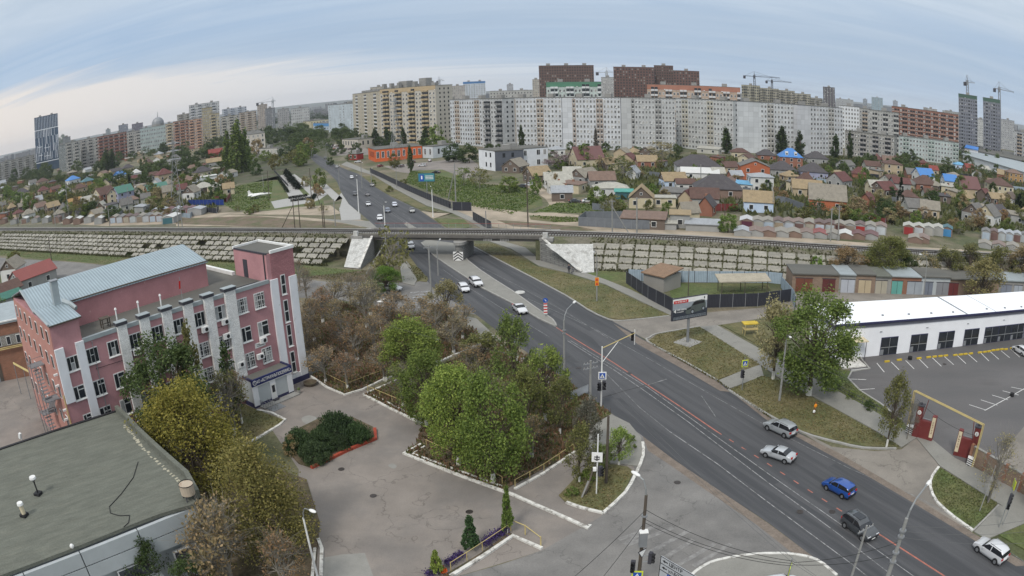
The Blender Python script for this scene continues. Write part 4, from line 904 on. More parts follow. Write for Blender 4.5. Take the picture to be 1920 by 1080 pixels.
 # --------- cars
def carproto(kind):
 """nose towards +X, length L"""
 if kind=='suv':L,Wd,H=4.55,1.86,1.66;prof_=[(-2.27,.62,.62),(-2.22,1.02,1.0),(-2.05,1.08,1.42),(-1.75,1.08,1.62),(-.6,1.07,1.66),(.15,1.05,1.62),(.62,1.04,1.36),(1.02,1.02,1.06),(1.6,.96,.97),(2.08,.86,.86),(2.26,.62,.62)];cab=(1,7)
 elif kind=='hatch':L,Wd,H=4.1,1.74,1.52;prof_=[(-2.05,.60,.60),(-2.0,.95,.96),(-1.80,1.0,1.30),(-1.45,1.0,1.47),(-.5,1.0,1.52),(.25,.98,1.48),(.72,.97,1.22),(1.08,.95,.98),(1.55,.88,.89),(1.92,.76,.77),(2.05,.55,.55)];cab=(1,7)
 elif kind=='van':L,Wd,H=5.4,1.98,2.4;prof_=[(-2.7,.62,.62),(-2.68,1.2,2.3),(-2.5,1.3,2.4),(-1.2,1.3,2.4),(.4,1.3,2.4),(1.1,1.25,2.3),(1.5,1.2,1.8),(1.9,1.12,1.2),(2.3,1.0,1.02),(2.62,.8,.82),(2.7,.5,.5)];cab=(4,7)
 else:L,Wd,H=4.35,1.70,1.42;prof_=[(-2.17,.60,.60),(-2.12,.92,.92),(-1.55,.97,.99),(-1.42,.96,1.05),(-.92,.95,1.36),(-.35,.95,1.42),(.2,.94,1.38),(.78,.93,.98),(1.5,.85,.88),(2.0,.74,.76),(2.17,.52,.52)];cab=(3,7)
 y=Wd/2;body=MB();GL={k_:MB()for k_ in('windscreen','rear_window','side_window','side_window.1')};rows=[];n=len(prof_)
 for i,(x,sh,tp)in enumerate(prof_):
  e=abs(x)/(L/2);ny=y*(1-.10*e**4);gy=ny*(1-.20*max(0,(tp-sh))/.6)if tp>sh+.03 else ny*.90
  z0=.24+(.10 if i in(0,n-1)else 0)
  ring=[(x,-ny*.93,z0),(x,-ny,.48),(x,-ny*.985,sh*.82),(x,-ny*.95,sh),(x,-gy,max(sh+.005,tp-.06)),(x,-gy*.72,tp),(x,0,tp+.02),(x,gy*.72,tp),(x,gy,max(sh+.005,tp-.06)),(x,ny*.95,sh),(x,ny*.985,sh*.82),(x,ny,.48),(x,ny*.93,z0)]
  rows.append(ring)
 K=13
 for r in rows:
  body.v+=r
  for gl in GL.values():gl.v+=[(a*1.001,b*1.004,c+.003)for a,b,c in r]
 c0,c1=cab
 def isglass(i,k):
  if k in(3,8):return c0<=i<c1
  if k in(4,5,6,7):
   if kind=='sedan':return i in(3,6)or(i==2 and False)
   if kind=='van':return i==6
   return i in(6,)or(i==1)
  return False
 for i in range(n-1):
  for k in range(K-1):
   f=(i*K+k,(i+1)*K+k,(i+1)*K+k+1,i*K+k+1)
   if isglass(i,k):gl=GL['side_window' if k==3 else 'side_window.1' if k==8 else 'windscreen' if i>4 else 'rear_window'];gl.f.append(f);gl.m.append(0)
   body.f.append(f);body.m.append(0)
 for i in(0,n-1):body.f.append(tuple(i*K+k for k in range(K))if i else tuple(i*K+k for k in range(K-1,-1,-1)));body.m.append(0)
 body.f.append(tuple([i*K for i in range(n-1,-1,-1)]+[i*K+K-1 for i in range(n)]));body.m.append(0)
 parts={}
 bm_=body.mesh('body',M['paint'])
 for p in bm_.polygons:p.use_smooth=True
 parts['body']=bm_
 for k_,gl in GL.items():
  if gl.f:me=gl.mesh(k_.split('.')[0],M['carglass']);q=bmesh.new();q.from_mesh(me);bmesh.ops.delete(q,geom=[v for v in q.verts if not v.link_faces],context='VERTS');q.to_mesh(me);q.free();parts[k_]=me
 for sx in(-1,1):
  pil=MB()
  xb=-.35 if kind!='sedan' else-.3
  sh=1.0 if kind!='suv' else 1.07
  if kind!='van':pil.box(xb,sx*y*.885,(sh+H)/2-.04,.09,.06,H-sh-.08,rx=sx*.30)
  if pil.v:parts['pillar'+('' if sx<0 else '.1')]=pil.mesh('pillar',M['paint'])
 wr_=.335 if kind in('suv','van')else .30;wx=(L/2-.86,-L/2+.84)
 for x in wx:
  for s in(-1,1):parts[f'wheel_arch.{x}{s}']=MB().tube((x,s*(y-.20),wr_+.01),(x,s*(y+.005),wr_+.01),wr_+.075,n=16).mesh('wheel_arch',M['plastic'])
 tm=MB();tm.tube((0,-.11,0),(0,.11,0),wr_,n=18);tmm=tm.mesh('wheel',M['tyre'])
 rm=MB();rm.tube((0,-.122,0),(0,.122,0),wr_*.62,n=12);rmm=rm.mesh('rim',M['rim'])
 lt=MB();lt.box(0,0,0,.16,.42,.16);ltm=lt.mesh('headlight',M['lampwhite'])
 rt=MB();rt.box(0,0,0,.12,.30,.22);rtm=rt.mesh('tail_light',M['lampred'])
 return dict(parts=parts,wheel=tmm,rim=rmm,hl=ltm,tl=rtm,L=L,W=Wd,H=H,wr=wr_,wx=wx,kind=kind)
CARP={k:carproto(k)for k in('suv','hatch','sedan','van')}
def mkcar(kind,color,label,loc,ang,group='cars driving on the avenue',sunroof=False,rails=False,cat='car',name='car',spare=False):
 c=CARP[kind];t=thing(name,label,cat,loc,ang,group);y=c['W']/2;L=c['L'];t.scale=(.88,.88,.88)
 for n_,me in c['parts'].items():ob(n_.split('.')[0],me,t,color=color)
 for x in c['wx']:
  for s in(-1,1):
   w=ob('wheel',c['wheel'],t,loc=(x,s*(y-.105),c['wr']));ob('rim',c['rim'],w)
 for s in(-1,1):
  ob('headlight',c['hl'],t,loc=(L/2-.15,s*(y-.32),.68 if kind=='suv' else .60));ob('tail_light',c['tl'],t,loc=(-L/2+.05,s*(y-.24),.88 if kind!='van' else 1.0))
  m_=MB();m_.box(.62,s*(y+.07),1.0,.14,.2,.15);m_.build('mirror',M['paint'],t,color=color)
 p=MB();p.box(L/2-.01,0,.45,.06,1.3,.22);p.build('grille',M['plastic'],t)
 p=MB();p.box(L/2+.03,0,.44,.02,.5,.11);p.build('number_plate',M['plate'],t)
 p=MB();p.box(-L/2-.01,0,.66,.03,.5,.12);p.build('number_plate',M['plate'],t)
 p=MB();p.box(-L/2+.02,0,.38,.08,1.5,.2);p.build('bumper',M['plastic'],t)
 if sunroof:p=MB();p.box(-.45,0,c['H']+.012,1.25,.9,.03);p.build('sunroof',M['carglass'],t)
 if rails:
  for s in(-1,1):p=MB();p.tube((-1.6,s*(y-.30),c['H']+.0),(.1,s*(y-.30),c['H']+.02),.03,n=5);p.build('roof_rail',M['chrome'],t)
 return t
def carat(kind,color,x1,y1,x2,y2,label,**k):
 """rear (x1,y1) and nose (x2,y2) on the ground in the photo"""
 a,b=G(x1,y1),G(x2,y2);c=(a+b)/2;c.z=.03
 return mkcar(kind,color,label,c,math.atan2(b.y-a.y,b.x-a.x),**k)
 # --------- poles and lamps
def lamp(px,py,top,arm,label,r=.11,mat_='polegrey',head='metalwhite',group='street lamps',base=None,hgt=None,cat='street lamp',coll=None,world=None):
 """foot, top of post, lamp-head point (photo) ; head height a little above the post"""
 p=Vector(world)if world else G(px,py);h=hgt or HT(px,py,*top)
 t=thing('street_lamp',label,cat,p,0,group)
 MB().tube((0,0,-.1),(0,0,h),r*1.25,r*.8,8).build('pole',M[mat_],t)
 if coll:
  for z in coll:MB().tube((0,0,z),(0,0,z+.12),r*1.7,r*1.7,8).build('clamp',M['metalgrey'],t)
 if arm:
  H2=h+1.3;q=ray(*arm);k=(H2-CH)/q.z;e=Vector((q.x*k-p.x,q.y*k-p.y,H2))
  l=math.hypot(e.x,e.y)
  if l>3.2:e.x*=3.2/l;e.y*=3.2/l
  pts=[(0,0,h-.3),(e.x*.08,e.y*.08,h+.5),(e.x*.3,e.y*.3,h+1.05),(e.x*.9,e.y*.9,H2)]
  MB().path(pts,r*.5,r*.4,6).build('arm',M['polemetal'],t)
  an=math.atan2(e.y,e.x);hb=MB();hb.ball((0,0,0),.42,.17,.11,10,6);o=hb.build('lamp_head',M[head],t,loc=(e.x,e.y,H2));o.rotation_euler=(0,-.12,an)
 return t
def pole(px,py,top,label,kind='polewood',r=.12,cross=1,group='utility poles',strut=None,cat='utility pole',ins=True,ang=None,hgt=None):
 p=G(px,py);h=hgt or HT(px,py,*top);t=thing('utility_pole',label,cat,p,0,group);t['h_']=h
 MB().tube((0,0,-.1),(0,0,h),r*1.2,r*.85,7).build('pole',M[kind],t)
 an=ang if ang is not None else rad(20)
 for c in range(cross):
  z=h-.35-c*.55;o=MB();o.box(0,0,z,1.7,.1,.1,an);o.build('crossarm',M['metalgrey'],t)
  for s in(-.75,-.35,.35,.75):
   if ins:MB().tube((s*math.cos(an),s*math.sin(an),z),(s*math.cos(an),s*math.sin(an),z+.22),.05,.03,5).build('insulator',M['sleeper']if kind!='x' else M['black'],t)
 if strut:
  q=G(*strut)-p;MB().tube((q.x,q.y,-.1),(0,0,h*.82),r*.95,r*.75,6).build('strut',M[kind],t)
 return t
def wireof(pts,sag,label,r=.018,m='wire',n=12,group='overhead wires',nm='cable'):
 b=MB()
 for a,c in pts:
  a,c=Vector(a),Vector(c);P_=[a.lerp(c,i/n)-Vector((0,0,sag*4*(i/n)*(1-i/n)))for i in range(n+1)]
  b.path(P_,r,r,4)
 return b
def cables(label,pts,sag,r=.018,m='wire',group='overhead wires'):
 o=wireof(pts,sag,label,r).build('overhead_cable',M[m],None);return tag(o,label,'cable',group)
def ptop(px,py,h):p=G(px,py);return Vector((p.x,p.y,h))
# --------- pink office building
PB=thing('office_building','pink three storey office building with white piers, stair tower and blue-grey corrugated roof','office building',(-26.9,84.3,0),rad(53.8))
def lb(x0,x1,y0,y1,z0,z1):return MB().box((x0+x1)/2,(y0+y1)/2,(z0+z1)/2,x1-x0,y1-y0,z1-z0)
def part(nm,x0,x1,y0,y1,z0,z1,m,parent=None):return lb(x0,x1,y0,y1,z0,z1).build(nm,M[m],parent or PB)
def sub(nm,x0,x1,y0,y1,z0,z1,m,parent):return lb(x0,x1,y0,y1,z0,z1).build(nm,M[m],parent)
part('wall',-30.95,-4.25,0,21,-.1,13.8,'pink')
part('wing_wall',-34.75,-30.952,-.02,20,-.1,16.7,'pink')
part('end_wall',-34.82,-34.753,.1,19.9,.5,16.4,'warmlitpink')  # pink plaster with the warm light on this end painted into its colour
part('hall_wall',-30.95,-9.5,6.5,19.8,13.7,16.95,'pinkpeel')
part('flat_roof',-30.9,-4.3,.35,20.7,13.78,13.86,'roofgrey')
part('parapet_flashing',-30.95,-4.25,-.14,.34,13.78,14.22,'zinc')
part('parapet_flashing',-4.75,-4.25,8,21.1,13.78,14.3,'metalwhite');part('parapet_flashing',-9.5,-4.25,20.7,21.1,13.78,14.3,'metalwhite')
b=MB();pr=[(6.2,16.95),(9.4,17.75),(12.5,18.5),(13.0,18.55),(13.5,18.5),(17,17.65),(20.3,16.8)]
vs=[(x,y,z)for x in(-34.95,-9.3)for y,z in pr]+[(x,y,z-.12)for x in(-34.95,-9.3)for y,z in pr];n=len(pr)
fs=[(i,n+i,n+i+1,i+1)[::1]for i in range(n-1)]+[(2*n+i+1,3*n+i+1,3*n+i,2*n+i)for i in range(n-1)]
fs+=[(i+1,2*n+i+1,2*n+i,i)for i in range(n-1)]+[(n+i,3*n+i,3*n+i+1,n+i+1)for i in range(n-1)]+[(0,2*n,3*n,n),(n-1,2*n-1,4*n-1,3*n-1)]
b.add(vs,fs);b.build('corrugated_roof',M['bluegreyroof'],PB)
b=MB();b.add([(-34.95,-.35,16.72),(-30.6,-.35,16.72),(-30.6,6.19,17.25),(-34.95,6.19,17.25),(-34.95,-.35,16.6),(-30.6,-.35,16.6),(-30.6,6.19,17.13),(-34.95,6.19,17.13)],[(0,1,2,3),(7,6,5,4),(0,4,5,1),(1,5,6,2),(2,6,7,3),(3,7,4,0)]);b.build('wing_roof',M['bluegreyroof'],PB)
b=MB();b.path([(-34.95,-.35,16.8),(-34.95,6.2,17.3)],.14,n=6);b.path([(-34.95,6.2,17.05),(-34.95,10,17.95),(-34.95,12.9,18.65)],.12,n=6);b.build('verge_flashing',M['zinc'],PB)
b=MB();b.path([(-30.9,6.3,17.02),(-9.3,6.3,17.02)],.10,n=6);b.path([(-34.9,-.3,16.62),(-30.6,-.3,16.62)],.10,n=6);b.build('gutter',M['polewood'],PB,'stuff')
for s_ in(-1,):
 g=MB();g.add([(-9.52,y,z-.12)for y,z in pr]+[(-9.52,19.8,16.9),(-9.52,6.5,16.9)],[tuple(range(n+2))[::-1]]);g.build('gable_end',M['pinkpeel'],PB)
d_=part('flue',-32.1,-31.2,5.6,6.5,16.9,19.9,'zinc');sub('flue_cap',-32.2,-31.1,5.5,6.6,19.9,20.0,'metalgrey',d_)
MB().path([(-30.9,5.6,17.5),(-30.3,4.6,17.2),(-29.9,3.6,16.7)],.28,n=8).build('duct',M['zinc'],PB)
b=MB()
for dx in(0,1.0):
 for dy in(0,.8):b.box(-27.2+dx,2.2+dy,14.4,.12,.12,1.1)
b.box(-26.7,2.6,14.95,1.3,1.1,.10);b.box(-26.7,2.6,14.3,1.2,.08,.08);b.build('roof_frame',M['polewood'],PB)
part('roof_ladder',-9.2,-5.0,1.1,1.35,13.87,13.95,'darktrim');part('roof_ladder',-9.0,-5.0,1.55,1.65,13.87,13.95,'darktrim')
part('tower_wall',-4.248,0,0,7.8,-.1,17.3,'pink');part('tower_brickwork',-3.65,.002,-.05,-.003,13.9,17.3,'pinkbrick')
part('tower_roof',-4.1,-.15,.15,7.6,17.3,17.42,'roofgrey')
part('coping',-3.6,.12,-.14,.2,17.3,17.66,'metalwhite');part('coping',-.2,.12,.2,7.9,17.3,17.66,'metalwhite');part('coping',-4.35,-.2,7.6,7.9,17.3,17.66,'metalwhite');part('coping',-4.35,-4.15,-.05,7.6,17.3,17.48,'darktrim')
part('roof_door',-4.30,-4.24,4.6,5.6,13.9,16.2,'darktrim');part('downpipe',-4.40,-4.28,.4,.52,13.9,17.3,'darktrim')
part('tower_pier',-4.1,-2.95,-.26,-.002,.8,14.1,'white');part('tower_pier',-1.15,.05,-.26,-.051,.7,13.88,'white');part('tower_pier_face',-.001,.05,-.26,.9,.7,13.88,'white')
part('white_base',-2.949,-1.151,-.2,-.002,.25,1.3,'white');part('plinth',-4.3,.08,-.30,.05,-.1,.72,'navyband')
for z0,z1 in((11.8,14.35),(8.2,11.1),(5.0,7.9),(1.45,4.3)):
 f=part('stair_window',-2.42,-1.68,-.10,.03,z0,z1,'frame');m_=(z0+z1)/2
 sub('pane',-2.30,-1.80,-.125,-.05,z0+.18,m_-.07,'glass',f);sub('pane',-2.30,-1.80,-.125,-.05,m_+.09,z1-.10,'glass',f)
 sub('sill',-2.5,-1.6,-.22,-.10,z0-.06,z0+.02,'metalwhite',f)
def pier(x0,x1,z0,z1,m='roughwhite',cap=True,ant=False):
 p=part('pier',x0,x1,-.42,-.002,z0,z1,m)
 if cap:sub('pier_cap',x0-.12,x1+.12,-.52,.5,z1,z1+.34,'darktrim',p);sub('pier_cap_top',x0-.14,x1+.14,-.54,.52,z1+.34,z1+.40,'zinc',p)
 if ant:MB().tube(((x0+x1)/2,.9,13.9),((x0+x1)/2,.9,15.9),.09,.09,7).build('vent_pipe',M['metalwhite'],PB);MB().tube(((x0+x1)/2,.9,15.9),((x0+x1)/2,.9,16.1),.17,.10,7).build('vent_cowl',M['metalwhite'],PB)
p_=part('pier',-34.8,-33.6,-.36,-.022,8.0,14.05,'white');part('pier',-32.0,-30.9,-.36,-.022,4.6,14.1,'white')
for i,(x0,x1)in enumerate(((-26.3,-25.05),(-23.25,-21.95),(-20.15,-18.85),(-17.15,-15.85),(-14.2,-12.9),(-11.15,-9.6))):
 pier(x0,x1,.3 if i<5 else .6,14.4,ant=(i<3))
for x in(-12.2,-21.4,-28.6):MB().tube((x-1.2,-.14,.4),(x-1.2,-.14,13.7),.05,n=6).build('downpipe',M['metalgrey'],PB)
b=MB();b.path([(-30,-.08,10.6),(-20,-.08,10.3),(-9.4,-.08,10.5)],.025,n=4);b.build('facade_cable',M['wire'],PB)
MB().tube((-16.6,.7,13.9),(-16.6,.7,17.4),.04,.03,6).build('flagstaff',M['polemetal'],PB);MB().box(-16.68,.7,16.5,.2,.06,.9,ry=.12).build('flag',M['lampred'],PB)
def win3(x0,x1,z0,z1,kind='three',grille=False):
 f=part('window',x0-.04,x1+.04,-.06,.03,z0-.04,z1+.04,'frame');W_=x1-x0
 if kind=='three':cols=[(0,.32),(.35,.65),(.68,1)];
 else:cols=[(0,.36),(.42,1)]
 rw=random.Random(int(x0*7+z0*13))
 for i,(a,c)in enumerate(cols):
  G_='curtain' if rw.random()<.3 else 'glass'
  if kind=='two' and i==1:sub('pane',x0+W_*a+.03,x0+W_*c-.04,-.085,-.03,z0+.09,z0+(z1-z0)*.66,G_,f);sub('pane',x0+W_*a+.03,x0+W_*c-.04,-.085,-.03,z0+(z1-z0)*.74,z1-.07,'glass',f)
  elif kind=='three' and i==1:sub('pane',x0+W_*a,x0+W_*c,-.085,-.03,z0+.07,z0+(z1-z0)*.52,G_,f);sub('pane',x0+W_*a,x0+W_*c,-.085,-.03,z0+(z1-z0)*.57,z1-.07,'glass',f)
  else:sub('pane',x0+W_*a+.05,x0+W_*c-.02,-.085,-.03,z0+.07,z1-.07,G_,f)
 sub('sill',x0-.1,x1+.1,-.26,-.06,z0-.12,z0-.04,'metalwhite',f)
 if grille:
  g=MB();
  for k in range(5):g.box(x0+W_*(k+.5)/5,-.13,(z0+z1)/2,.04,.03,z1-z0)
  for k in range(3):g.box((x0+x1)/2,-.13,z0+(z1-z0)*(k+.5)/3,W_,.03,.04)
  g.build('window_grille',M['frame'],f,'stuff')
 return f
ups=[(-33.5,-32.1),(-30.8,-29.3),(-27.9,-26.5),(-24.9,-23.4),(-21.8,-20.3),(-18.75,-17.3),(-15.8,-14.3),(-12.75,-11.25)]
for i,(a,c)in enumerate(ups):
 if i:win3(a,c,11.3,12.95)
win3(-33.5,-32.05,11.25,12.8);win3(-33.5,-32.05,7.95,9.45,'two');win3(-33.1,-32.05,4.7,6.1,'two')
for i,(a,c)in enumerate(ups[1:]):
 win3(a,c,7.6,9.3,'two',i>=5);win3(a,c,4.4,6.15,'two',i>=3);
 if i<6:win3(a,c,1.2,2.7,'two',True)
win3(-9.4,-7.9,11.2,12.95,'three',True);win3(-6.75,-5.25,11.15,13.0,'three',True)
win3(-9.3,-7.9,7.6,9.4,'two');win3(-6.75,-5.2,7.6,9.4,'two');win3(-9.25,-7.9,4.2,6.1,'two',True);win3(-6.7,-5.2,4.15,6.0,'two',True)
for yy in(1.2,3.6,6.5,9.5,12.5,15.5,18):
 for z in(4.6,8.2,11.6,14.4):
  f=part('window',-34.88,-34.80,yy,yy+.9,z,z+1.5,'frame');sub('pane',-34.91,-34.84,yy+.1,yy+.8,z+.1,z+1.4,'glass',f)
for yy,z in((.7,11.2),(1.2,9.8),(.5,7.2),(1.1,5.9)):
 MB().box(-35.1,yy,z,.5,.3,.2).build('wall_lamp',M['metalwhite'],PB)
MB().tube((-34.95,-.05,.2),(-34.95,-.05,9.),.07,n=6).build('gas_pipe',M['yellowpipe'],PB)
def acunit(x,z,fan=True):
 a=tag(lb(x-.5,x+.5,-.52,-.14,z-.33,z+.33).build('air_conditioner',M['metalwhite'],None),near_ac(x,z),'air conditioner','air conditioners on the pink building')
 a.location=PB.location;a.rotation_euler=PB.rotation_euler
 MB().tube((x+.12,-.525,z),(x+.12,-.54,z),.24,n=12).build('fan_grille',M['black'],a)
def near_ac(x,z):
 return 'white air conditioner under the '+{11:'top',7:'middle',5:'lower',6:'lower',8:'middle',10:'top'}.get(int(z),'top')+' windows, '+f'{ORDN[min(9, int((x + 34) / 3.05))]} bay from the stair tower'
ORDN=['tenth','ninth','eighth','seventh','sixth','fifth','fourth','third','second','first']
for x,z in((-24.3,10.95),(-14.6,10.85),(-11.6,10.95),(-20.9,9.0),(-11.7,9.2),(-6.4,7.15),(-7.2,5.3),(-10.35,5.2)):acunit(x,z)
part('sign_plate',-7.6,-6.0,-.1,-.01,6.35,6.95,'metalwhite')
for z in(6.55,6.75):part('sign_line',-7.4,-6.2,-.115,-.10,z-.04,z+.05,'metalgrey')
PO=thing('entrance_porch','pale grey enclosed entrance porch with dark blue company name sign','porch',PB.location,PB.rotation_euler[2])
def pp(nm,x0,x1,y0,y1,z0,z1,m,parent=None):return lb(x0,x1,y0,y1,z0,z1).build(nm,M[m],parent or PO)
pp('wall',-10.5,-4.35,-2.4,-.43,.6,3.55,'porch');pp('plinth',-10.55,-4.3,-2.45,-.43,-.1,.6,'navyband')
pp('corner_pier',-10.6,-9.75,-2.52,-2.4,.3,2.9,'white');pp('corner_pier',-5.1,-4.28,-2.52,-2.4,.3,2.9,'white');pp('corner_pier',-7.85,-6.95,-2.50,-2.4,.3,2.9,'white')
pp('panel',-9.7,-7.9,-2.46,-2.4,.5,2.7,'porch');pp('panel',-6.9,-5.15,-2.46,-2.4,.5,2.7,'porch')
dr=pp('door',-7.75,-7.1,-2.54,-2.50,.35,2.3,'metalwhite');pp('door_glass',-7.65,-7.2,-2.56,-2.54,1.2,2.1,'glass',dr);pp('threshold',-7.8,-7.0,-2.9,-2.5,.1,.35,'darktrim')
pp('roof_slab',-10.4,-4.45,-2.3,-.43,3.55,3.6,'roofgrey');pp('parapet',-10.6,-10.4,-2.5,-.43,3.5,3.8,'navyband');pp('parapet',-4.45,-4.25,-2.5,-.43,3.5,3.8,'navyband')
sg=pp('name_sign',-10.6,-4.25,-2.62,-2.42,2.85,3.72,'navy');pp('sign_edge',-10.6,-4.25,-2.60,-2.42,2.76,2.84,'metalwhite',sg)
text('АО «АСТРАХАНЬГАЗСЕРВИС»',.50,M['signwhite'],sg,(-7.1,-2.64,3.28),(rad(90),0,0)).scale=(.74,1.15,1)
MB().tube((-10.15,-2.63,3.28),(-10.15,-2.66,3.28),.30,n=16).build('emblem',M['signwhite'],sg);MB().tube((-10.15,-2.662,3.28),(-10.15,-2.68,3.28),.22,n=16).build('emblem',M['navy'],sg);text('S',.38,M['signwhite'],sg,(-10.15,-2.69,3.28),(rad(90),0,0))
pp('step',-9.9,-4.2,-3.6,-2.5,-.05,.16,'concrete');pp('ramp',-9.6,-7.6,-5.0,-3.6,-.02,.06,'metalgrey')
r_=MB()
for(x,y0,y1)in((-9.8,-5.0,-2.6),(-8.9,-5.0,-3.0)):
 for k in range(5):y=y0+(y1-y0)*k/4;r_.tube((x,y,0),(x,y,.95),.03,n=5)
 for z in(.95,.5):r_.tube((x,y0,z),(x,y1,z),.03,n=5)
r_.build('handrail',M['polemetal'],PO,'stuff')
ES=thing('fire_escape_stair','grey zigzag steel escape stair against the end wall of the pink building','stair',PB.location,PB.rotation_euler[2])
for lv in range(4):
 z=2.2+lv*2.9;y=7.5 if lv%2 else 3.2
 lb(-36.9,-34.9,y-.9,y+.9,z-.06,z).build('landing',M['metalgrey'],ES)
 rr_=MB()
 for zz in(.55,1.05):rr_.tube((-36.9,y-.9,z+zz),(-36.9,y+.9,z+zz),.03,n=4);rr_.tube((-36.9,y-.9,z+zz),(-34.9,y-.9,z+zz),.03,n=4)
 for q in(-.9,0,.9):rr_.tube((-36.9,y+q,z),(-36.9,y+q,z+1.05),.03,n=4)
 rr_.build('landing_rail',M['metalgrey'],ES,'stuff')
 y2=3.2 if lv%2 else 7.5
 if lv:
  y2=3.2 if lv%2 else 7.5;fl_=MB()
  for k in range(10):
   t=(k+.5)/10;fl_.box(-36.2 if lv%2 else-35.5,y2+(y-y2)*t,z-2.9+2.9*t,.9,.32,.05)
  fl_.build('steps',M['metalgrey'],ES,'stuff')
for x,y in((-36.9,2.3),(-36.9,8.4),(-36.9,4.1),(-36.9,6.6)):MB().tube((x,y,-.1),(x,y,11.8),.06,n=5).build('post',M['metalgrey'],ES)
t=thing('planter_bowl','round dark concrete planter bowl by the stair tower base','planter',G(582,722));MB().tube((0,0,0),(0,0,.45),.75,.95,16).build('bowl',M['bark'],t);MB().tube((0,0,.40),(0,0,.46),.82,.82,16).build('soil',M['soil'],t)
t=thing('litter_urn','small pale urn standing near the porch steps','urn',G(561,738));MB().tube((0,0,0),(0,0,.5),.18,.24,10).build('urn',M['concrete'],t);MB().ball((0,0,.62),.22,nu=8,nv=5).build('plant',M['grassgreen'],t)
CF=thing('concrete_fence','patterned grey concrete fence panels between stair tower and park trees','fence',G(577,706),0)
o_=G(577,706);o2=G(606,695);dv=(o2-o_);L_=dv.length
for k in range(2):
 c=dv*((k+.5)/2);MB().box(c.x,c.y,1.3,L_/2-.06,.14,2.6,math.atan2(dv.y,dv.x)).build('fence_panel',M['concrete'],CF)
 kb=MB();ang=math.atan2(dv.y,dv.x);nn=Vector((math.sin(ang),-math.cos(ang),0))
 for i in range(3):
  for j in range(5):
   q=c+dv.normalized()*((i-1)*L_/6.5)+nn*.08;kb.box(q.x,q.y,.4+j*.45,.42,.08,.24,ang)
 kb.build('relief_blocks',M['polegrey'],CF,'stuff')
 # --------- grey flat-roofed workshop, lower left
rp=[(-90,878),(0,843),(110,806),(220,771),(240,790),(262,814),(300,850),(352,896),(372,932),(362,945),(300,963),(250,982),(130,1030),(0,1079),(-90,1110)]
GB=thing('workshop_building','low grey workshop with mossy bitumen roof and pale panel walls','workshop',(0,0,0))
w7=[Vector(G(p[0],p[1],7.0)[:2])for p in rp]
MB().prism([(p.x,p.y)for p in w7],6.7,7.0).build('roof',M['roofgreen'],GB)
cen=sum(w7,Vector((0,0)))/len(w7);ins=[p+(cen-p).normalized()*.5 for p in w7]
MB().prism([(p.x,p.y)for p in ins],-.1,6.7).build('wall',M['porch'],GB)
strip('roof_upstand',[(p.x,p.y)for p in w7[:4]],.35,6.9,M['black'],.22,world=True,parent=GB,kind=None)
strip('roof_upstand',[(p.x,p.y)for p in w7[3:9]],.45,6.9,M['roofgreen'],.75,world=True,parent=GB,kind=None)
edge=[p+(cen-p).normalized()*1.0 for p in w7[4:9]]
eb=MB();rr=random.Random(3)
for i in range(len(edge)-1):
 for k in range(9):
  p=edge[i].lerp(edge[i+1],k/9);eb.box(p.x+rr.uniform(-.1,.1),p.y+rr.uniform(-.1,.1),7.01,rr.uniform(.15,.45),rr.uniform(.15,.4),.03,rr.random()*3)
eb.build('mortar_crumbs',mat('pale_mortar',(.36,.34,.26)),GB,'stuff')
f0,f1=Vector(G(372,935,7.0)[:2]),Vector(G(-20,1088,7.0)[:2]);fd=(f1-f0).normalized();fn=Vector((fd.y,-fd.x));
if fn.dot(Vector((0,-1)))<0:fn=-fn
fl=(f1-f0).length;fa=math.atan2(fd.y,fd.x)
for r,(z0,z1)in enumerate(((5.35,6.6),(4.0,5.25))):
 k=0;s=0.6
 while s<fl+2:
  w_=5.6;c=f0+fd*(s+w_/2)+fn*.12;MB().box(c.x,c.y,(z0+z1)/2,w_-.10,.35,z1-z0,fa).build('wall_panel',M['porch'],GB);s+=w_
for s,w_,z0,z1,m_ in((6.2,3.0,2.4,3.7,'glass'),(1.5,2.2,2.2,3.3,'darktrim'),(11.5,2.4,2.4,3.7,'glass')):
 c=f0+fd*(s+w_/2)+fn*.06;f=MB().box(c.x,c.y,(z0+z1)/2,w_+.2,.3,z1-z0+.2,fa).build('window',M['frame'],GB);c=c+fn*.05;MB().box(c.x,c.y,(z0+z1)/2,w_,.3,z1-z0,fa).build('pane',M[m_],f)
c=f0+fd*7.3+fn*1.4;MB().box(c.x,c.y,2.1,3.6,2.6,.15,fa).build('canopy',M['porch'],GB)
def vent(px,py,kind,label):
 p=G(px,py,7.02);t=thing('roof_vent',label,'roof vent',(p.x,p.y,7.0),0,'vents on the workshop roof')
 MB().box(0,0,.12,.7,.7,.24).build('base',M['black'],t)
 if kind==0:MB().tube((0,0,.2),(0,0,1.35),.08,n=7).build('stem',M['black'],t);MB().tube((0,0,1.35),(0,0,1.6),.12,.38,12).build('cowl',M['metalgrey'],t);MB().tube((0,0,1.6),(0,0,1.78),.38,.34,12).build('lid',M['metalwhite'],t)
 else:MB().tube((0,0,.2),(0,0,1.1),.22,n=10).build('stem',M['cream'],t);MB().tube((0,0,1.1),(0,0,1.3),.34,.30,12).build('lid',M['metalwhite'],t)
vent(72,927,0,'tall black roof vent with white cap on thin stem');vent(46,967,1,'short cream roof vent with flat white lid')
p=G(356,935,7.0);t=thing('vent_drum','rusty cream ventilation drum on legs at the workshop roof corner','ventilation drum',(p.x,p.y,7.0))
MB().tube((0,0,.5),(0,0,1.35),.62,n=16).build('drum',mat('rusty_cream',(.42,.35,.27),col2=(.22,.12,.07),c2=(.55,.7),c2scale=1.5),t)
MB().tube((0,0,1.35),(0,0,1.42),.66,n=16,cap=False).build('rim',M['black'],t)
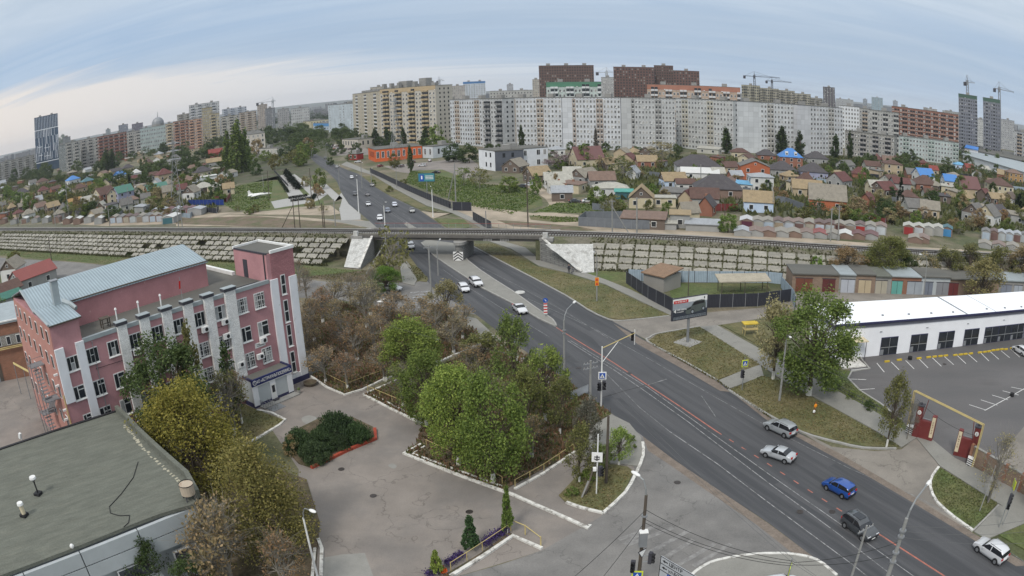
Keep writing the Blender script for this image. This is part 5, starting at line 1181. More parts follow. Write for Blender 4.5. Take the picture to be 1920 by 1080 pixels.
for k in range(4):a=k*1.57;MB().tube((.5*math.cos(a),.5*math.sin(a),.6),(.8*math.cos(a),.8*math.sin(a),-1.2),.05,n=5).build('leg',M['darktrim'],t)
o=MB().path([(G(259,866,7.03).x,G(259,866,7.03).y,7.05)]+[tuple(G(a_,b_,7.04))for a_,b_ in((250,895),(228,925),(205,950),(207,962),(225,967),(243,966),(241,980),(232,988))],.035,n=4).build('roof_cable',M['black'],None);tag(o,'loose black cable curling across the workshop roof','cable')
p=G(136,1027,7.05);o=MB().ball((p.x,p.y,7.2),.2).build('roof_lamp',M['metalwhite'],None);tag(o,'small white dome lamp at the workshop roof edge','lamp')
p=G(53,1076,6.0);o=MB().box(p.x,p.y,6.2,.5,.5,.5).build('wall_lantern',M['metalwhite'],None);tag(o,'white box lantern on the workshop front wall','lamp')
t=thing('street_lamp','short white-headed lamp between yard and workshop roof','street lamp',G(44,835,6.0),0,'street lamps');MB().tube((0,0,-6),(0,0,.9),.05,n=6).build('pole',M['metalwhite'],t);MB().box(-.1,0,1.1,.3,.3,.6,0,0,.3).build('lamp_head',M['metalwhite'],t)
# --------- brick workshop beyond the yard (far left)
BB=thing('brick_factory','long red brick factory with tiled band and arched doorway behind the yard','factory',(0,0,0))
a,c=G(-130,742),G(80,700);a.z=c.z=0;dv=(c-a);L_=dv.length;an=math.atan2(dv.y,dv.x);BB.location=a;BB.rotation_euler=(0,0,an)
lb(0,L_+3,0,14,-.1,9.2).build('wall',M['brickred'],BB);lb(-.3,L_+3,-.4,14.2,9.2,9.5).build('roof',M['zinc'],BB);lb(-.3,L_+3,-.5,-.2,9.5,9.7).build('eaves',M['metalwhite'],BB)
lb(0,L_+2.9,-.08,-.002,5.6,7.3).build('tile_band',mat('pale_tile_band',(.36,.36,.32),brick=(1.0,(.16,.15,.14),.5,.22,.05)),BB)
for k in range(int(L_/2)):
 f=lb(1+k*2.0,1.9+k*2.0,-.12,-.08,5.7,7.1).build('window',M['frame'],BB);lb(1.1+k*2,1.8+k*2,-.15,-.11,5.8,7.0).build('pane',M['glass'],f)
 if k%3==1:lb(2.0+k*2,2.7+k*2,-.45,-.10,5.8,6.4).build('air_box',M['metalwhite'],BB)
b=MB();xs=L_*.60
b.add([(xs-2,-.09,0),(xs+2,-.09,0),(xs+2,-.09,3.0)]+[(xs+2*math.cos(i*math.pi/8),-.09,3.0+1.1*math.sin(i*math.pi/8))for i in range(1,8)]+[(xs-2,-.09,3.0)],[tuple(range(11))]);b.build('arched_door',M['polewood'],BB);lb(xs-.2,xs+1.3,-.13,-.09,0,2.6).build('door_leaf',M['metalgrey'],BB)
b=MB();
for z in(5.2,5.45):b.tube((0,-.4,z),(L_,-.4,z),.09,n=6)
b.build('gas_pipe',M['yellowpipe'],BB,'stuff')
t=thing('pipe_rack','slanting rack of dull yellow pipes on thin posts crossing the yard','pipe rack',(0,0,0))
e0_,e1_=G(25,680,5.0),G(62,700,4.6)
for k in range(3):q=Vector((.22*k,-.22*k,0));MB().tube(e0_+q,e1_+q,.10,n=6).build('pipe',M['yellowpipe'],t)
for e in(e0_,e0_.lerp(e1_,.5),e1_):MB().tube((e.x,e.y,0),e,.07,n=5).build('post',M['metalgrey'],t)
# --------- store on the right
SA,SB=G(1607,671),G(1990,624);SA.z=SB.z=0;dv=SB-SA;L_=dv.length;an=math.atan2(dv.y,dv.x)
ST=thing('shop_building','long white single storey shop with flat white roof and dark doorways','shop',SA,an)
def su(px,py,off=0):
 q=ray(px,py);n_=Vector((-math.sin(an),math.cos(an),0));C_=SA+n_*off;t=n_.dot(Vector((C_.x,C_.y,0)))/n_.dot(Vector((q.x,q.y,0)));p=q*t;return(Vector((p.x,p.y,0))-SA).dot(Vector((math.cos(an),math.sin(an),0))),p.z+CH
lb(-4.2,L_,0,8.6,-.1,4.5).build('wall',M['brickwhite'],ST)
lb(-4.6,L_+.2,-.3,9.0,5.05,5.25).build('roof',M['whiteroof'],ST)
lb(-4.5,L_+.1,-.15,8.9,4.45,5.05).build('fascia',mat('dark_fascia',(.10,.105,.13)),ST);lb(-4.65,L_+.2,-.36,-.30,4.98,5.26).build('roof_edge',M['navyband'],ST)
lb(20.8,21.05,-.25,8.9,5.25,5.33).build('roof_seam',M['metalgrey'],ST);lb(28,28.08,-.25,8.9,5.25,5.28).build('roof_seam',M['metalgrey'],ST)
for px,py in((1655,592),(1704,590),(1746,588),(1787,586),(1850,580),(1884,578),(1915,576)):
 p=G(px,py,5.25);s=(Vector((p.x,p.y,0))-SA);x=s.dot(Vector((math.cos(an),math.sin(an),0)));y=s.dot(Vector((-math.sin(an),math.cos(an),0)))
 MB().box(x,y,5.34,.3,.3,.18).build('roof_outlet',M['metalgrey'],ST)
for(x0,y0,x1,y1)in((1652,636,1680,667),(1708,632,1735,662),(1760,628,1785,658),(1808,624,1831,653),(1846,622,1868,649),(1872,620,1892,646),(1896,617,1915,643),(1920,614,1940,640),(1946,611,1964,637)):
 s0,zt=su(x0,y0);s1,zb_=su(x1,y1);zt=max(2.6,min(3.9,zt))
 f=lb(s0+.06,s1-.06,-.06,.02,.02,zt+.1).build('doorway',M['navyband'],ST);lb(s0+.14,s1-.14,-.09,-.05,.1,zt).build('pane',M['glass'],f)
 lb(s0+.1,s1-.1,-.12,-.09,1.15,1.25).build('door_bar',M['polemetal'],f);lb((s0+s1)/2-.04,(s0+s1)/2+.04,-.12,-.09,.1,zt).build('door_post',M['metalgrey'],f);lb(s0+.1,s0+.7,-.11,-.09,.1,.9).build('door_panel',M['metalgrey'],f)
MB().box(-1.2,-.9,3.0,3.6,1.9,.14).build('canopy',M['cream'],ST)
for x in(-2.6,.3):MB().tube((x,-1.7,0),(x,-1.7,2.95),.06,n=5).build('canopy_post',M['darktrim'],ST)
lb(-4.1,-.2,-3.4,-.02,0,.14).build('entrance_step',M['kerbwhite'],ST);lb(-2.0,-1.0,-.08,.0,.15,2.3).build('door',M['darktrim'],ST)
for k in range(4):lb(3.5+k*9,3.9+k*9,-.14,-.01,3.6,3.66).build('cable_clip',M['metalgrey'],ST)
for i,(px,py)in enumerate(((1663,679),(1686,676),(1723,673),(1741,671),(1752,670),(1763,669),(1773,668),(1791,667),(1801,666),(1810,665),(1820,664),(1837,662),(1846,661),(1854,660),(1862,658),(1870,657),(1878,656),(1886,656),(1897,654))):
 p=G(px,py);o=MB().box(0,0,.11,.88,.26,.22).build('wheel_stop',M['yellow'],None,loc=(p.x,p.y,0));o.rotation_euler=(0,0,an+.02)
 tag(o,'yellow painted wheel stop along the white shop front','wheel stop','yellow wheel stops along the shop')
for(px,py,l)in((1706,674,'black tyre lying between yellow wheel stops'),(1897,743,'black tyre lying on the parking lines near the far corner')):
 p=G(px,py);o=MB();o.tube((0,0,0),(0,0,.25),.36,n=14);o.tube((0,0,.25),(0,0,.45),.36,n=14);o=o.build('tyre',M['tyre'],None,loc=(p.x,p.y,0));tag(o,l,'tyre')
 # --------- brick garage row behind the shop
GA,GBp=G(1484,546),G(2000,560);GA.z=GBp.z=0;dv=GBp-GA;L_=dv.length;gan=math.atan2(dv.y,dv.x);GN=Vector((-math.sin(gan),math.cos(gan),0));GU=Vector((math.cos(gan),math.sin(gan),0))
GR_=thing('garage_row','long row of joined brick garages with grey roofs and coloured doors','garage',GA,gan)
def gu(px):
 q=ray(px,545);t=GN.dot(GA)/GN.dot(Vector((q.x,q.y,0)));p=q*t;return(Vector((p.x,p.y,0))-GA).dot(GU)
cols=[(1484,1572,'bricktan','roofgrey'),(1572,1603,'concrete','zinc'),(1603,1640,'bricktan','roofgrey'),(1640,1670,'bricktan','roofgreen'),(1670,1726,'brickred','zinc'),(1726,1780,'porch','roofgrey'),(1780,1872,'bricktan','roofgrey'),(1872,2000,'bricktan','zinc')]
for i,(x0,x1,wm,rm_)in enumerate(cols):
 s0,s1=gu(x0),gu(x1);hh=3.2+.12*(i%3);lb(s0,s1-.01,0,6.5,-.1,hh).build('wall',M[{'bricktan':'concrete' if i%2 else 'bricktan'}.get(wm,wm)],GR_)
 lb(s0-.05,s1+.02,-.35,6.8,hh,hh+.22).build('roof',M[rm_],GR_)
for x0,x1,c in((1491,1522,(.15,.055,.035)),(1541,1565,(.10,.030,.028)),(1576,1601,(.40,.42,.46)),(1609,1632,(.44,.36,.24)),(1641,1662,(.36,.33,.26)),(1671,1691,(.12,.33,.29)),(1700,1728,(.30,.33,.36)),(1732,1748,(.16,.18,.22)),(1755,1778,(.22,.225,.24)),(1778,1796,(.13,.03,.03)),(1812,1830,(.2,.12,.1)),(1876,1896,(.19,.21,.25)),(1901,1916,(.33,.36,.40)),(1926,1944,(.2,.1,.08))):
 s0,s1=gu(x0),gu(x1);g=lb(s0,s1,-.08,.02,.02,2.45).build('garage_door',M['tint'],GR_,color=c);lb((s0+s1)/2-.03,(s0+s1)/2+.03,-.11,-.08,.05,2.4).build('door_gap',M['black'],g)
 lb(s0-.12,s1+.12,-.05,.01,2.45,2.6).build('lintel',M['darktrim'],GR_)
 # --------- fences near the embankment
def sheetfence(label,pts,h,m,pw=2.5,world=False,z=0.,post='metalgrey',name='sheet_fence',group=None):
 P=[Vector(p[:2])for p in(pts if world else pg(pts))];t=thing(name,label,'fence',(P[0].x,P[0].y,z),0,group);O=P[0]
 for i in range(len(P)-1):
  a,b=P[i]-O,P[i+1]-O;l=(b-a).length;n=max(1,round(l/pw));an=math.atan2(b.y-a.y,b.x-a.x)
  for k in range(n):
   c=a.lerp(b,(k+.5)/n);o=MB().box(0,0,h/2,l/n-.03,.06,h).build('fence_panel',M[m],t,loc=(c.x,c.y,0),rz=an)if False else None
   o=ob('fence_panel',panelmesh(m,l/n-.03,h),t,loc=(c.x,c.y,0),rz=an)
  for k in range(n+1):
   c=a.lerp(b,k/n);ob('post',postmesh(post,h),t,loc=(c.x,c.y,0),rz=an)
 return t
_pm={}
def panelmesh(m,w,h):
 k=(m,round(w,1),round(h,1))
 if k not in _pm:_pm[k]=MB().box(0,0,h/2+.05,w,.05,h-.1).mesh('fence_panel',M[m])
 return _pm[k]
def postmesh(m,h):
 k=(m,round(h,1),'p')
 if k not in _pm:_pm[k]=MB().box(0,.02,(h+.06)/2,.09,.12,h+.06).mesh('post',M[m])
 return _pm[k]
sheetfence('dark charcoal sheet metal fence running beside the pavement to the billboard',[(1174,532),(1215,561),(1262,586),(1325,578),(1420,575),(1482,566)],2.3,'fencedark')
sheetfence('pale blue sheet metal fence with dark posts at the foot of the embankment',[(1178,527),(1254,530),(1440,531),(1466,534)],2.2,'fencelight',post='darktrim')
sheetfence('short pale blue metal fence between the yard and the brick garages',[(1464,540),(1486,566),(1490,580)],2.2,'fencelight',post='darktrim')
house(1241,549,4.6,5.0,2.7,'shed',.7,-38,(.26,.25,.23),(.26,.17,.11),'small stone hut with brown slate roof inside the dark fence',('panelbrick','slate'),'hut','stone_hut',win=0,side=0)
t=thing('open_shelter','open lean-to shelter with pale slate roof behind the dark fence','shelter',G(1392,548),rad(-2))
roofmesh(9.6,3.4,2.3,.5,.1,'shed').build('roof',M['slate'],t,color=(.40,.36,.28))
for x in(-4.3,0,4.3):
 for y in(-1.4,1.4):MB().tube((x,y,0),(x,y,2.4),.07,n=5).build('post',M['polewood'],t)
 # --------- billboard
bbA=rad(19.5)
BD=thing('billboard','large roadside billboard showing a dark car on one grey steel post','billboard',(24.3,92.9,0),bbA)
MB().tube((0,.12,0),(0,.12,4.2),.20,n=10).build('post',M['metalgrey'],BD)
MB().box(0,.05,.08,3.0,3.0,.16,rad(20)).build('concrete_base',M['concrete'],BD)
for x in(-1.8,0,1.8):MB().box(x,.25,5.25,.12,.16,2.9).build('back_rib',M['metalgrey'],BD)
fr_=MB().box(0,0,5.25,6.0,.26,3.15).build('frame',M['darktrim'],BD)
def bq(nm,pts,m,dy):
 return MB().add([(x,-.131-dy,z)for x,z in pts],[tuple(range(len(pts)))]).build(nm,M[m],BD)
po=bq('poster',[(-2.9,3.76),(2.9,3.76),(2.9,6.74),(-2.9,6.74)],'bbgrey',.004)
def sq(pts,m,dy,nm='poster_print'):return MB().add([(x,-.131-dy,z)for x,z in pts],[tuple(range(len(pts)))]).build(nm,M[m],po)
sq([(-2.9,3.76),(2.9,3.76),(2.9,4.9),(1.2,4.75),(-1,5.15),(-2.9,5.2)],'darkglass',.008)
sq([(-2.9,6.2),(2.9,6.0),(2.9,6.74),(-2.9,6.74)],'signwhite',.007)
sq([(-.75,4.55),(-.72,5.05),(-.5,5.25),(.15,5.42),(.55,5.95),(.9,6.12),(1.9,6.2),(2.5,6.08),(2.66,5.6),(2.7,4.9),(2.5,4.7),(.3,4.4),(-.4,4.35)],'bbcar',.012)
sq([(.35,5.48),(.68,5.92),(1.0,6.02),(2.35,6.0),(2.45,5.66),(1.5,5.6)],'black',.016);sq([(-.66,5.0),(-.45,5.14),(.1,5.3),(.2,5.15),(-.2,4.98)],'black',.016)
for x,z,r_ in((.42,4.62,.38),(2.28,4.86,.34)):
 sq([(x+r_*.8*math.cos(i*.524),z+r_*math.sin(i*.524))for i in range(12)],'black',.018);sq([(x+r_*.5*math.cos(i*.524),z+r_*.62*math.sin(i*.524))for i in range(12)],'bbgrey',.021)
sq([(-2.75,6.08),(-.35,6.08),(-.35,6.5),(-2.75,6.5)],'signred',.014);text('от 8 990 000 ₽',.30,M['signwhite'],po,(-1.55,-.155,6.28),(rad(90),0,0))
sq([(-2.75,5.02),(-2.35,5.3),(-2.35,4.74)],'signwhite',.014);text('УЖЕ ЗДЕСЬ',.27,M['signwhite'],po,(-2.2,-.155,5.15),(rad(90),0,0),align='LEFT');text('в продаже',.22,M['signwhite'],po,(-2.2,-.155,4.85),(rad(90),0,0),align='LEFT')
for z in(4.15,4.0,3.87):
 o=MB();rr=random.Random(int(z*100));x=-2.75
 while x<2.6:w_=rr.uniform(.1,.35);o.box(x+w_/2,-.147,z,w_,.004,.055);x+=w_+.06
 o.build('small_print',M['bbgrey'],po,'stuff')
sq([(-.02+2.35,6.25),(2.5,6.25),(2.5,6.6),(2.33,6.6)],'darkglass',.012)
t=thing('billboard','small teal and white billboard on a post over the green meadow','billboard',G(801,362),rad(-14));h_=HT(801,362,801,340)
MB().tube((0,0,0),(0,0,h_),.16,n=7).build('post',M['metalgrey'],t);MB().box(0,0,h_+1.4,6.2,.25,3.1).build('frame',M['darktrim'],t)
MB().box(0,-.14,h_+1.4,5.9,.04,2.8).build('poster',mat('teal_poster',(.05,.22,.25)),t);MB().box(-1.7,-.17,h_+1.3,1.6,.03,2.3).build('poster_print',M['signblue'],t);MB().box(-1.7,-.19,h_+1.4,.5,.03,1.2).build('poster_print',M['signwhite'],t)
for z in(.9,1.4,1.9):MB().box(1.1,-.17,h_+z,2.9,.03,.22).build('poster_print',M['signwhite'],t)
# --------- signs and traffic lights
def zsign(t,x,y,z,w,h,ang,m,nm='sign',back='signgrey'):
 o=MB().box(x,y,z,w,.05,h,ang).build(nm,M[m],t);return o
def pedsign(t,x,y,z,ang,s=.8,yellow=True,parentname='crossing_sign'):
 q=Vector((math.sin(ang),-math.cos(ang),0));
 o=MB().box(x,y,z,s*1.2,.05,s*1.2,ang).build(parentname,M['signyellow' if yellow else 'signwhite'],t)
 MB().box(x+q.x*.035,y+q.y*.035,z,s*.88,.03,s*.88,ang).build('blue_field',M['signblue'],o)
 u=Vector((math.cos(ang),math.sin(ang),0));k=q*.06
 tri=[Vector((x,y,z))+k+u*a*s+Vector((0,0,c*s))for a,c in((-.36,-.32),(.36,-.32),(0,.34))]
 MB().add(tri,[(0,1,2)]).build('white_triangle',M['signwhite'],o)
 k=q*.068;F=[];b=MB()
 def seg(a0,c0,a1,c1,w):
  A=Vector((a0,c0));B=Vector((a1,c1));d=(B-A).normalized();nn=Vector((-d.y,d.x))*w/2
  b.add([Vector((x,y,z))+k+u*p.x*s+Vector((0,0,p.y*s))for p in(A-nn,B-nn,B+nn,A+nn)],[(0,1,2,3)])
 seg(0,.0,.02,-.12,.09);seg(.02,-.12,.12,-.27,.045);seg(.02,-.12,-.10,-.27,.045);seg(0,-.02,.10,-.08,.035);seg(0,-.02,-.09,-.09,.035);seg(0,.03,0,.09,.07)
 b.build('walking_figure',M['black'],o)
def tlight(t,x,y,z,ang,sub_=True):
 q=Vector((math.sin(ang),-math.cos(ang),0));o=MB().box(x,y,z,.32,.26,1.0,ang).build('signal_head',M['darktrim'],t)
 for i,m_ in enumerate(('lampred','signyellow','grassgreen')):
  c=Vector((x,y,z+.32-i*.32))+q*.13;MB().tube(c,c+q*.06,.11,n=10).build('lens',M[m_ if i==9 else 'black'],o);MB().tube(c+q*.02,c+q*.2,.14,.13,8,cap=False).build('visor',M['black'],o)
def gantry():
 p=G(1127,763);t=thing('traffic_light_gantry','traffic light post with white arm reaching over the avenue and pedestrian sign','traffic light',p)
 h=7.3;MB().tube((0,0,0),(0,0,h),.10,.07,8).build('post',M['metalwhite'],t)
 e=G(1190,632,7.0)-p;MB().tube((0,0,h-.2),(e.x,e.y,7.5),.06,n=6).build('arm',M['yellowpipe'],t);MB().tube((0,0,h-1.9),(e.x*.48,e.y*.48,h-.1),.04,n=5).build('brace',M['metalwhite'],t)
 MB().tube((e.x,e.y,6.1),(e.x,e.y,7.9),.05,n=6).build('hanger',M['metalwhite'],t)
 tlight(t,e.x-.25,e.y,7.1,rad(-20));pedsign(t,.05,-.15,3.9,rad(-5),.75,False);tlight(t,.25,-.1,2.7,rad(20));tlight(t,-.22,-.1,2.6,rad(-40))
gantry()
t=thing('pedestrian_sign_post','slim post with yellow-bordered crossing sign by the path across the verge','road sign',G(1391,733));MB().tube((0,0,0),(0,0,4.3),.05,n=6).build('post',M['polemetal'],t);pedsign(t,.02,-.1,3.6,rad(8),.72);tlight(t,-.2,-.1,2.3,rad(20))
t=thing('arrow_sign_post','blue round arrow sign above red and white striped board on the reservation tip','road sign',G(1023,595));MB().tube((0,0,0),(0,0,2.9),.05,n=6).build('post',M['polemetal'],t)
MB().tube((0,-.05,2.75),(0,-.10,2.75),.38,n=16).build('arrow_disc',M['signblue'],t);b=MB();b.box(.0,-.115,2.78,.34,.02,.08,0,0,.78);b.box(.1,-.115,2.66,.2,.02,.07);b.build('arrow',M['signwhite'],t)
o=MB().box(0,-.06,1.45,.55,.05,1.75).build('striped_board',M['signwhite'],t)
for k in range(4):MB().box(0,-.095,.85+k*.45,.55,.02,.2,0,0,.0).build('stripe',M['signred'],o)
def orange_lamp():
 t=lamp(1119,566,(1121,480),(1113,473),'pale street lamp with two orange warning signs on the near verge',.10)
 o=MB().box(0,-.15,3.5,.62,.04,1.35).build('orange_board',M['signorange'],t)
 for z in(3.85,3.15):MB().add([(a,-.18,z+c)for a,c in((-.24,-.2),(.24,-.2),(0,.25))],[(0,1,2)]).build('warning_triangle',M['signred'],o)
orange_lamp()
lamp(1058,716,(1060,600),(1086,560),'curved-arm street lamp on the avenue edge in front of the park trees',.12,coll=(6.2,6.6))
lamp(0,0,None,(1192,888),'street lamp with grey cabinet standing in the side street junction',.13,hgt=9.0,world=(8.5,40.4,0),mat_='polewood',coll=(7.2,))
lamp(0,0,None,(1756,888),'tall leaning street lamp with strapped cables in the lower corner',.17,hgt=9.0,world=(25.7,32.9,0),coll=(5.2,6.0,7.4,7.9))
lamp(1461,753,(1474,642),(1482,632),'concrete lamp post behind the big green tree on the verge',.13,coll=(4.6,))
lamp(1730,567,(1738,490),(1726,477),'street lamp between the brick garages and the white shop roof',.10)
lamp(598,1092,(591,968),(586,958),'white-headed lamp beside the forecourt kerb',.09,mat_='metalwhite')
lamp(822,517,(819,468),(835,438),'street lamp with curved arm on the left side of the bridge',.12)
lamp(722,425,(721,385),(725,380),'white street lamp just behind the bridge deck',.12,mat_='metalwhite')
lamp(673,400,(671,335),(669,330),'pale lamp post at the tip of the light paving',.12,mat_='metalwhite')
lamp(812,407,(812,355),(806,352),'lamp post at the corner of the far verge',.12,mat_='metalwhite')
for i,(a_,b_,c_)in enumerate(((637,355,(635,315)),(679,353,(679,310)),(585,300,(585,282)),(605,276,(604,263)),(612,298,(612,272)),(697,350,(696,320)),(744,352,(743,320)),(560,268,(560,255)))):
 lamp(a_,b_,c_,(c_[0]+5,c_[1]-3),f'far lamp post beside the avenue, {ORD[i + 1]} going away from the bridge',.12)
p8=Vector((8.5,40.4,0));t=thing('control_cabinet','grey electrical cabinet with white lid strapped to the junction lamp post','cabinet',p8);MB().box(0,-.25,5.4,.55,.4,1.25).build('box',M['metalgrey'],t);MB().box(0,-.25,6.06,.62,.46,.08).build('lid',M['signwhite'],t)
t=thing('give_way_sign','triangular give way sign on the junction lamp post','road sign',p8)
a_=rad(35);u_=Vector((math.cos(a_),math.sin(a_),0));q_=Vector((math.sin(a_),-math.cos(a_),0))
for s,m_,d_,nm in((.50,'darktrim',.22,'border'),(.38,'signwhite',.25,'face')):
 MB().add([Vector((-.1,-.05,4.1))+q_*d_+u_*x*s+Vector((0,0,z*s))for x,z in((-.9,.55),(.9,.55),(0,-.95))],[(0,2,1)]).build(nm,M[m_],t)
t=thing('traffic_light','pair of traffic signal heads bracketed to the junction lamp post','traffic light',p8);tlight(t,.75,.1,3.3,rad(60));tlight(t,-.55,-.2,2.9,rad(-20));MB().tube((0,0,3.6),(.75,.1,3.6),.03,n=5).build('bracket',M['metalgrey'],t);MB().tube((0,0,3.0),(.75,.1,3.0),.03,n=5).build('bracket',M['metalgrey'],t);pedsign(t,-.2,-.35,2.05,rad(-10),.7)
da=math.atan2(36.17-39.02,11.59-9.65);DS=thing('direction_sign','grey direction sign with black arrows reading ЦЕНТР and ул.БОЕВАЯ','road sign',(9.65,39.02,0),da)
MB().box(2.0,.05,3.55,4.0,.06,1.95).build('sign_board',M['signgrey'],DS);b=MB()
for z in(4.53,3.93,3.33,2.6):b.box(2.0,.012,z-.02,4.0,.02,.05)
for x in(.01,3.99):b.box(x,.012,3.55,.05,.02,1.95)
b.build('sign_border',M['black'],DS,'stuff')
for z,s_ in((4.22,'ЦЕНТР'),(3.62,'ул.БОЕВАЯ')):
 b=MB();b.add([(.18,.008,z),(.46,.008,z-.14),(.46,.008,z+.14)],[(0,1,2)]);b.box(.58,.008,z,.28,.01,.09);b.build('arrow',M['black'],DS);text(s_,.40,M['black'],DS,(.85,.0,z),(rad(90),0,0),align='LEFT')
MB().box(1.9,.008,3.05,2.2,.02,.42).build('blue_panel',M['signblue'],DS);text('М-6',.32,M['signwhite'],DS,(.95,-.01,3.05),(rad(90),0,0),align='LEFT')
for x in(.9,3.1):MB().tube((x,.14,-.1),(x,.14,4.3),.07,n=6).build('post',M['metalgrey'],DS)
t=thing('crossing_sign','yellow-edged crossing sign seen edge-on at the bottom of the road','road sign',(19.2,37.2,0));MB().tube((0,0,0),(0,0,4.0),.05,n=6).build('post',M['polemetal'],t);pedsign(t,0,-.1,2.9,rad(62),.75)
t=thing('crossing_warning_sign','white square sign with black figure on a thin post on the corner island','road sign',G(1118,928));MB().tube((0,0,0),(0,0,6.3),.06,n=6).build('post',M['metalwhite'],t);MB().box(-.05,-.1,4.05,.95,.05,.95,rad(-12)).build('sign_face',M['signwhite'],t)
b=MB();b.box(-.07,-.16,4.05,.1,.02,.42,rad(-12));b.box(-.2,-.14,3.85,.3,.02,.08,rad(-12),0,.6);b.box(.05,-.18,3.85,.3,.02,.08,rad(-12),0,-.6);b.box(-.07,-.16,4.1,.5,.02,.08,rad(-12));b.build('figure',M['black'],t)
tlight(t,.28,-.1,2.6,rad(40));MB().box(-.25,-.2,2.9,.3,.3,.3).build('camera_box',M['metalwhite'],t)
t=thing('leaning_boards','two weathered boards leaning in the corner island bushes','boards',G(1100,933))
for k,(x0,y0,x1,y1)in enumerate(((1090,934,1103,902),(1097,930,1112,880))):
 a_=G(x0,y0);b_=G(x1,y1,1.6);MB().tube(a_-t.location,b_-t.location,.10,n=4).build('board',M['concrete' if k==0 else 'polewood'],t)
pole(1106,790,(1108,676),'grey concrete utility pole at the avenue edge behind the blue sign','polegrey',.14,2)
pole(1136,907,(1133,780),'dark wooden utility pole on the corner island','polewood',.13,0)
pole(1583,1122,(1583,1022),'slim pole with insulators at the bottom edge of the road','polegrey',.10,1,hgt=7)
t=thing('pedestrian_barrier','pale grey panel guard rail beside the avenue kerb','barrier',G(1090,748));a_=G(1070,752)-t.location;b_=G(1103,738)-t.location
for z in(.2,1.15):MB().tube(a_+Vector((0,0,z)),b_+Vector((0,0,z)),.04,n=5).build('rail',M['polemetal'],t)
c_=(a_+b_)/2;MB().box(c_.x,c_.y,.68,(b_-a_).length,.03,.8,math.atan2(b_.y-a_.y,b_.x-a_.x)).build('mesh_panel',M['signgrey'],t)
# --------- gate of the parking lot
def gatepier(px,py,label,flip,h=2.9):
 p=G(px,py);t=thing('gate_pier',label,'gate pier',p,rad(-47)if True else 0,'maroon gate piers')
 MB().box(0,0,1.1,2.6,.5,2.2).build('base_wall',M['maroon'],t);MB().box(-1.0*flip,0,1.9,.75,.7,3.8).build('tall_pier',M['maroon'],t);MB().box(1.05*flip,0,1.5,.55,.62,3.0).build('side_pier',M['maroon'],t)
 MB().box(1.05*flip,-.33,1.7,.45,.04,2.4).build('name_plate',M['cream'],t);MB().tube((-1.0*flip,-.36,3.1),(-1.0*flip,-.40,3.1),.26,n=14).build('round_emblem',M['signwhite'],t)
 text('5' if flip<0 else 'О',.3,M['maroon'],t,(-1.0*flip,-.43,3.1),(rad(90),0,0));text('\n'.join('СКЛАД' if flip>0 else 'РЫНОК'),.30,M['maroon'],t,(1.05*flip,-.37,1.7),(rad(90),0,0))
 MB().tube((-.55*flip,0,2.2),(-.2*flip,0,4.6),.05,n=5).build('stay_rod',M['maroon'],t);MB().box(-1.0*flip,0,3.86,.9,.85,.12).build('cap',M['darktrim'],t);MB().ball((-1.0*flip,0,4.05),.14).build('finial',M['darktrim'],t)
 MB().box(.1,-.02,2.4,1.2,.1,.06).build('rail',M['metalgrey'],t)
gatepier(1729,822,'maroon gate pier with white emblem on the shop side of the gateway',1)
gatepier(1806,856,'maroon gate pier with white emblem next to the tan brick wall',-1)
for px,py,l in((1704,812,'black and white striped concrete block by the first gate pier'),(1818,872,'black and white striped concrete block by the second gate pier')):
 p=G(px,py);t=thing('striped_block',l,'concrete block',p,rad(-40));MB().box(0,0,.45,.9,.8,.9).build('block',M['signwhite'],t)
 for k in range(4):MB().box(0,-.41,.12+k*.23,.9,.02,.10,0,0,.25).build('stripe',M['black'],t)
YP=thing('gas_pipe_arch','dull yellow overhead gas pipes spanning the parking lot gateway','pipe',(0,0,0))
ya,yb=G(1717,806),G(1832,846);ya=Vector((44.0,60.6,0))*1.0;yb=Vector((47.2,50.4,0))
z_=5.0;ya=G(1714,733,z_);yb=G(1843,797,z_)
for d_ in(0,.28):
 q=Vector((d_,d_*.3,0));MB().path([Vector((ya.x,ya.y,0))+q,ya+q,yb+q,Vector((yb.x,yb.y,0))+q],.075 if d_==0 else .055,n=6).build('pipe',M['yellowpipe'],YP)
cables('thin black cable sagging between the gate posts',[((ya.x+.3,ya.y-.5,4.2),(yb.x-.2,yb.y+.4,3.6))],.6)
BW=[(1817,867),(1845,884),(1880,905),(1940,940),(2010,985)]
P=[Vector(G(p[0],p[1])[:2])for p in BW];t=thing('brick_wall','tan brick boundary wall with red-brown piers beside the pavement','wall',(P[0].x,P[0].y,0));O=P[0]
for i in range(len(P)-1):
 a_,b_=P[i]-O,P[i+1]-O;l=(b_-a_).length;an_=math.atan2(b_.y-a_.y,b_.x-a_.x);n=max(1,round(l/2.6))
 for k in range(n):
  c_=a_.lerp(b_,(k+.5)/n);MB().box(0,0,1.0,l/n-.3,.25,2.0).build('wall_section',M['bricktan'],t,loc=(c_.x,c_.y,0),rz=an_);MB().box(0,0,2.04,l/n-.3,.34,.08).build('coping',M['concrete'],t,loc=(c_.x,c_.y,0),rz=an_)
  c_=a_.lerp(b_,k/n);MB().box(0,0,1.1,.4,.42,2.2).build('pier',M['brickred'],t,loc=(c_.x,c_.y,0),rz=an_)
def lowrail(label,pts,h=.9,m='metalgrey',pw=2.4,name='low_railing',rails=(.9,.45),pm=None,r=.03):
 P=[Vector(p[:2])for p in pg(pts)];t=thing(name,label,'railing',(P[0].x,P[0].y,.1));O=P[0];b=MB()
 for i in range(len(P)-1):
  a_,b_=P[i]-O,P[i+1]-O
  for z in rails:b.tube((*a_,z*h),(*b_,z*h),r,n=5)
  n=max(1,round((b_-a_).length/pw))
  for k in range(n+(i==len(P)-2)):c_=a_.lerp(b_,k/n);MB().tube((*c_,0),(*c_,h),r*1.2,n=5).build('post',M[pm or m],t)
 b.build('rail',M[m],t,'stuff');return t
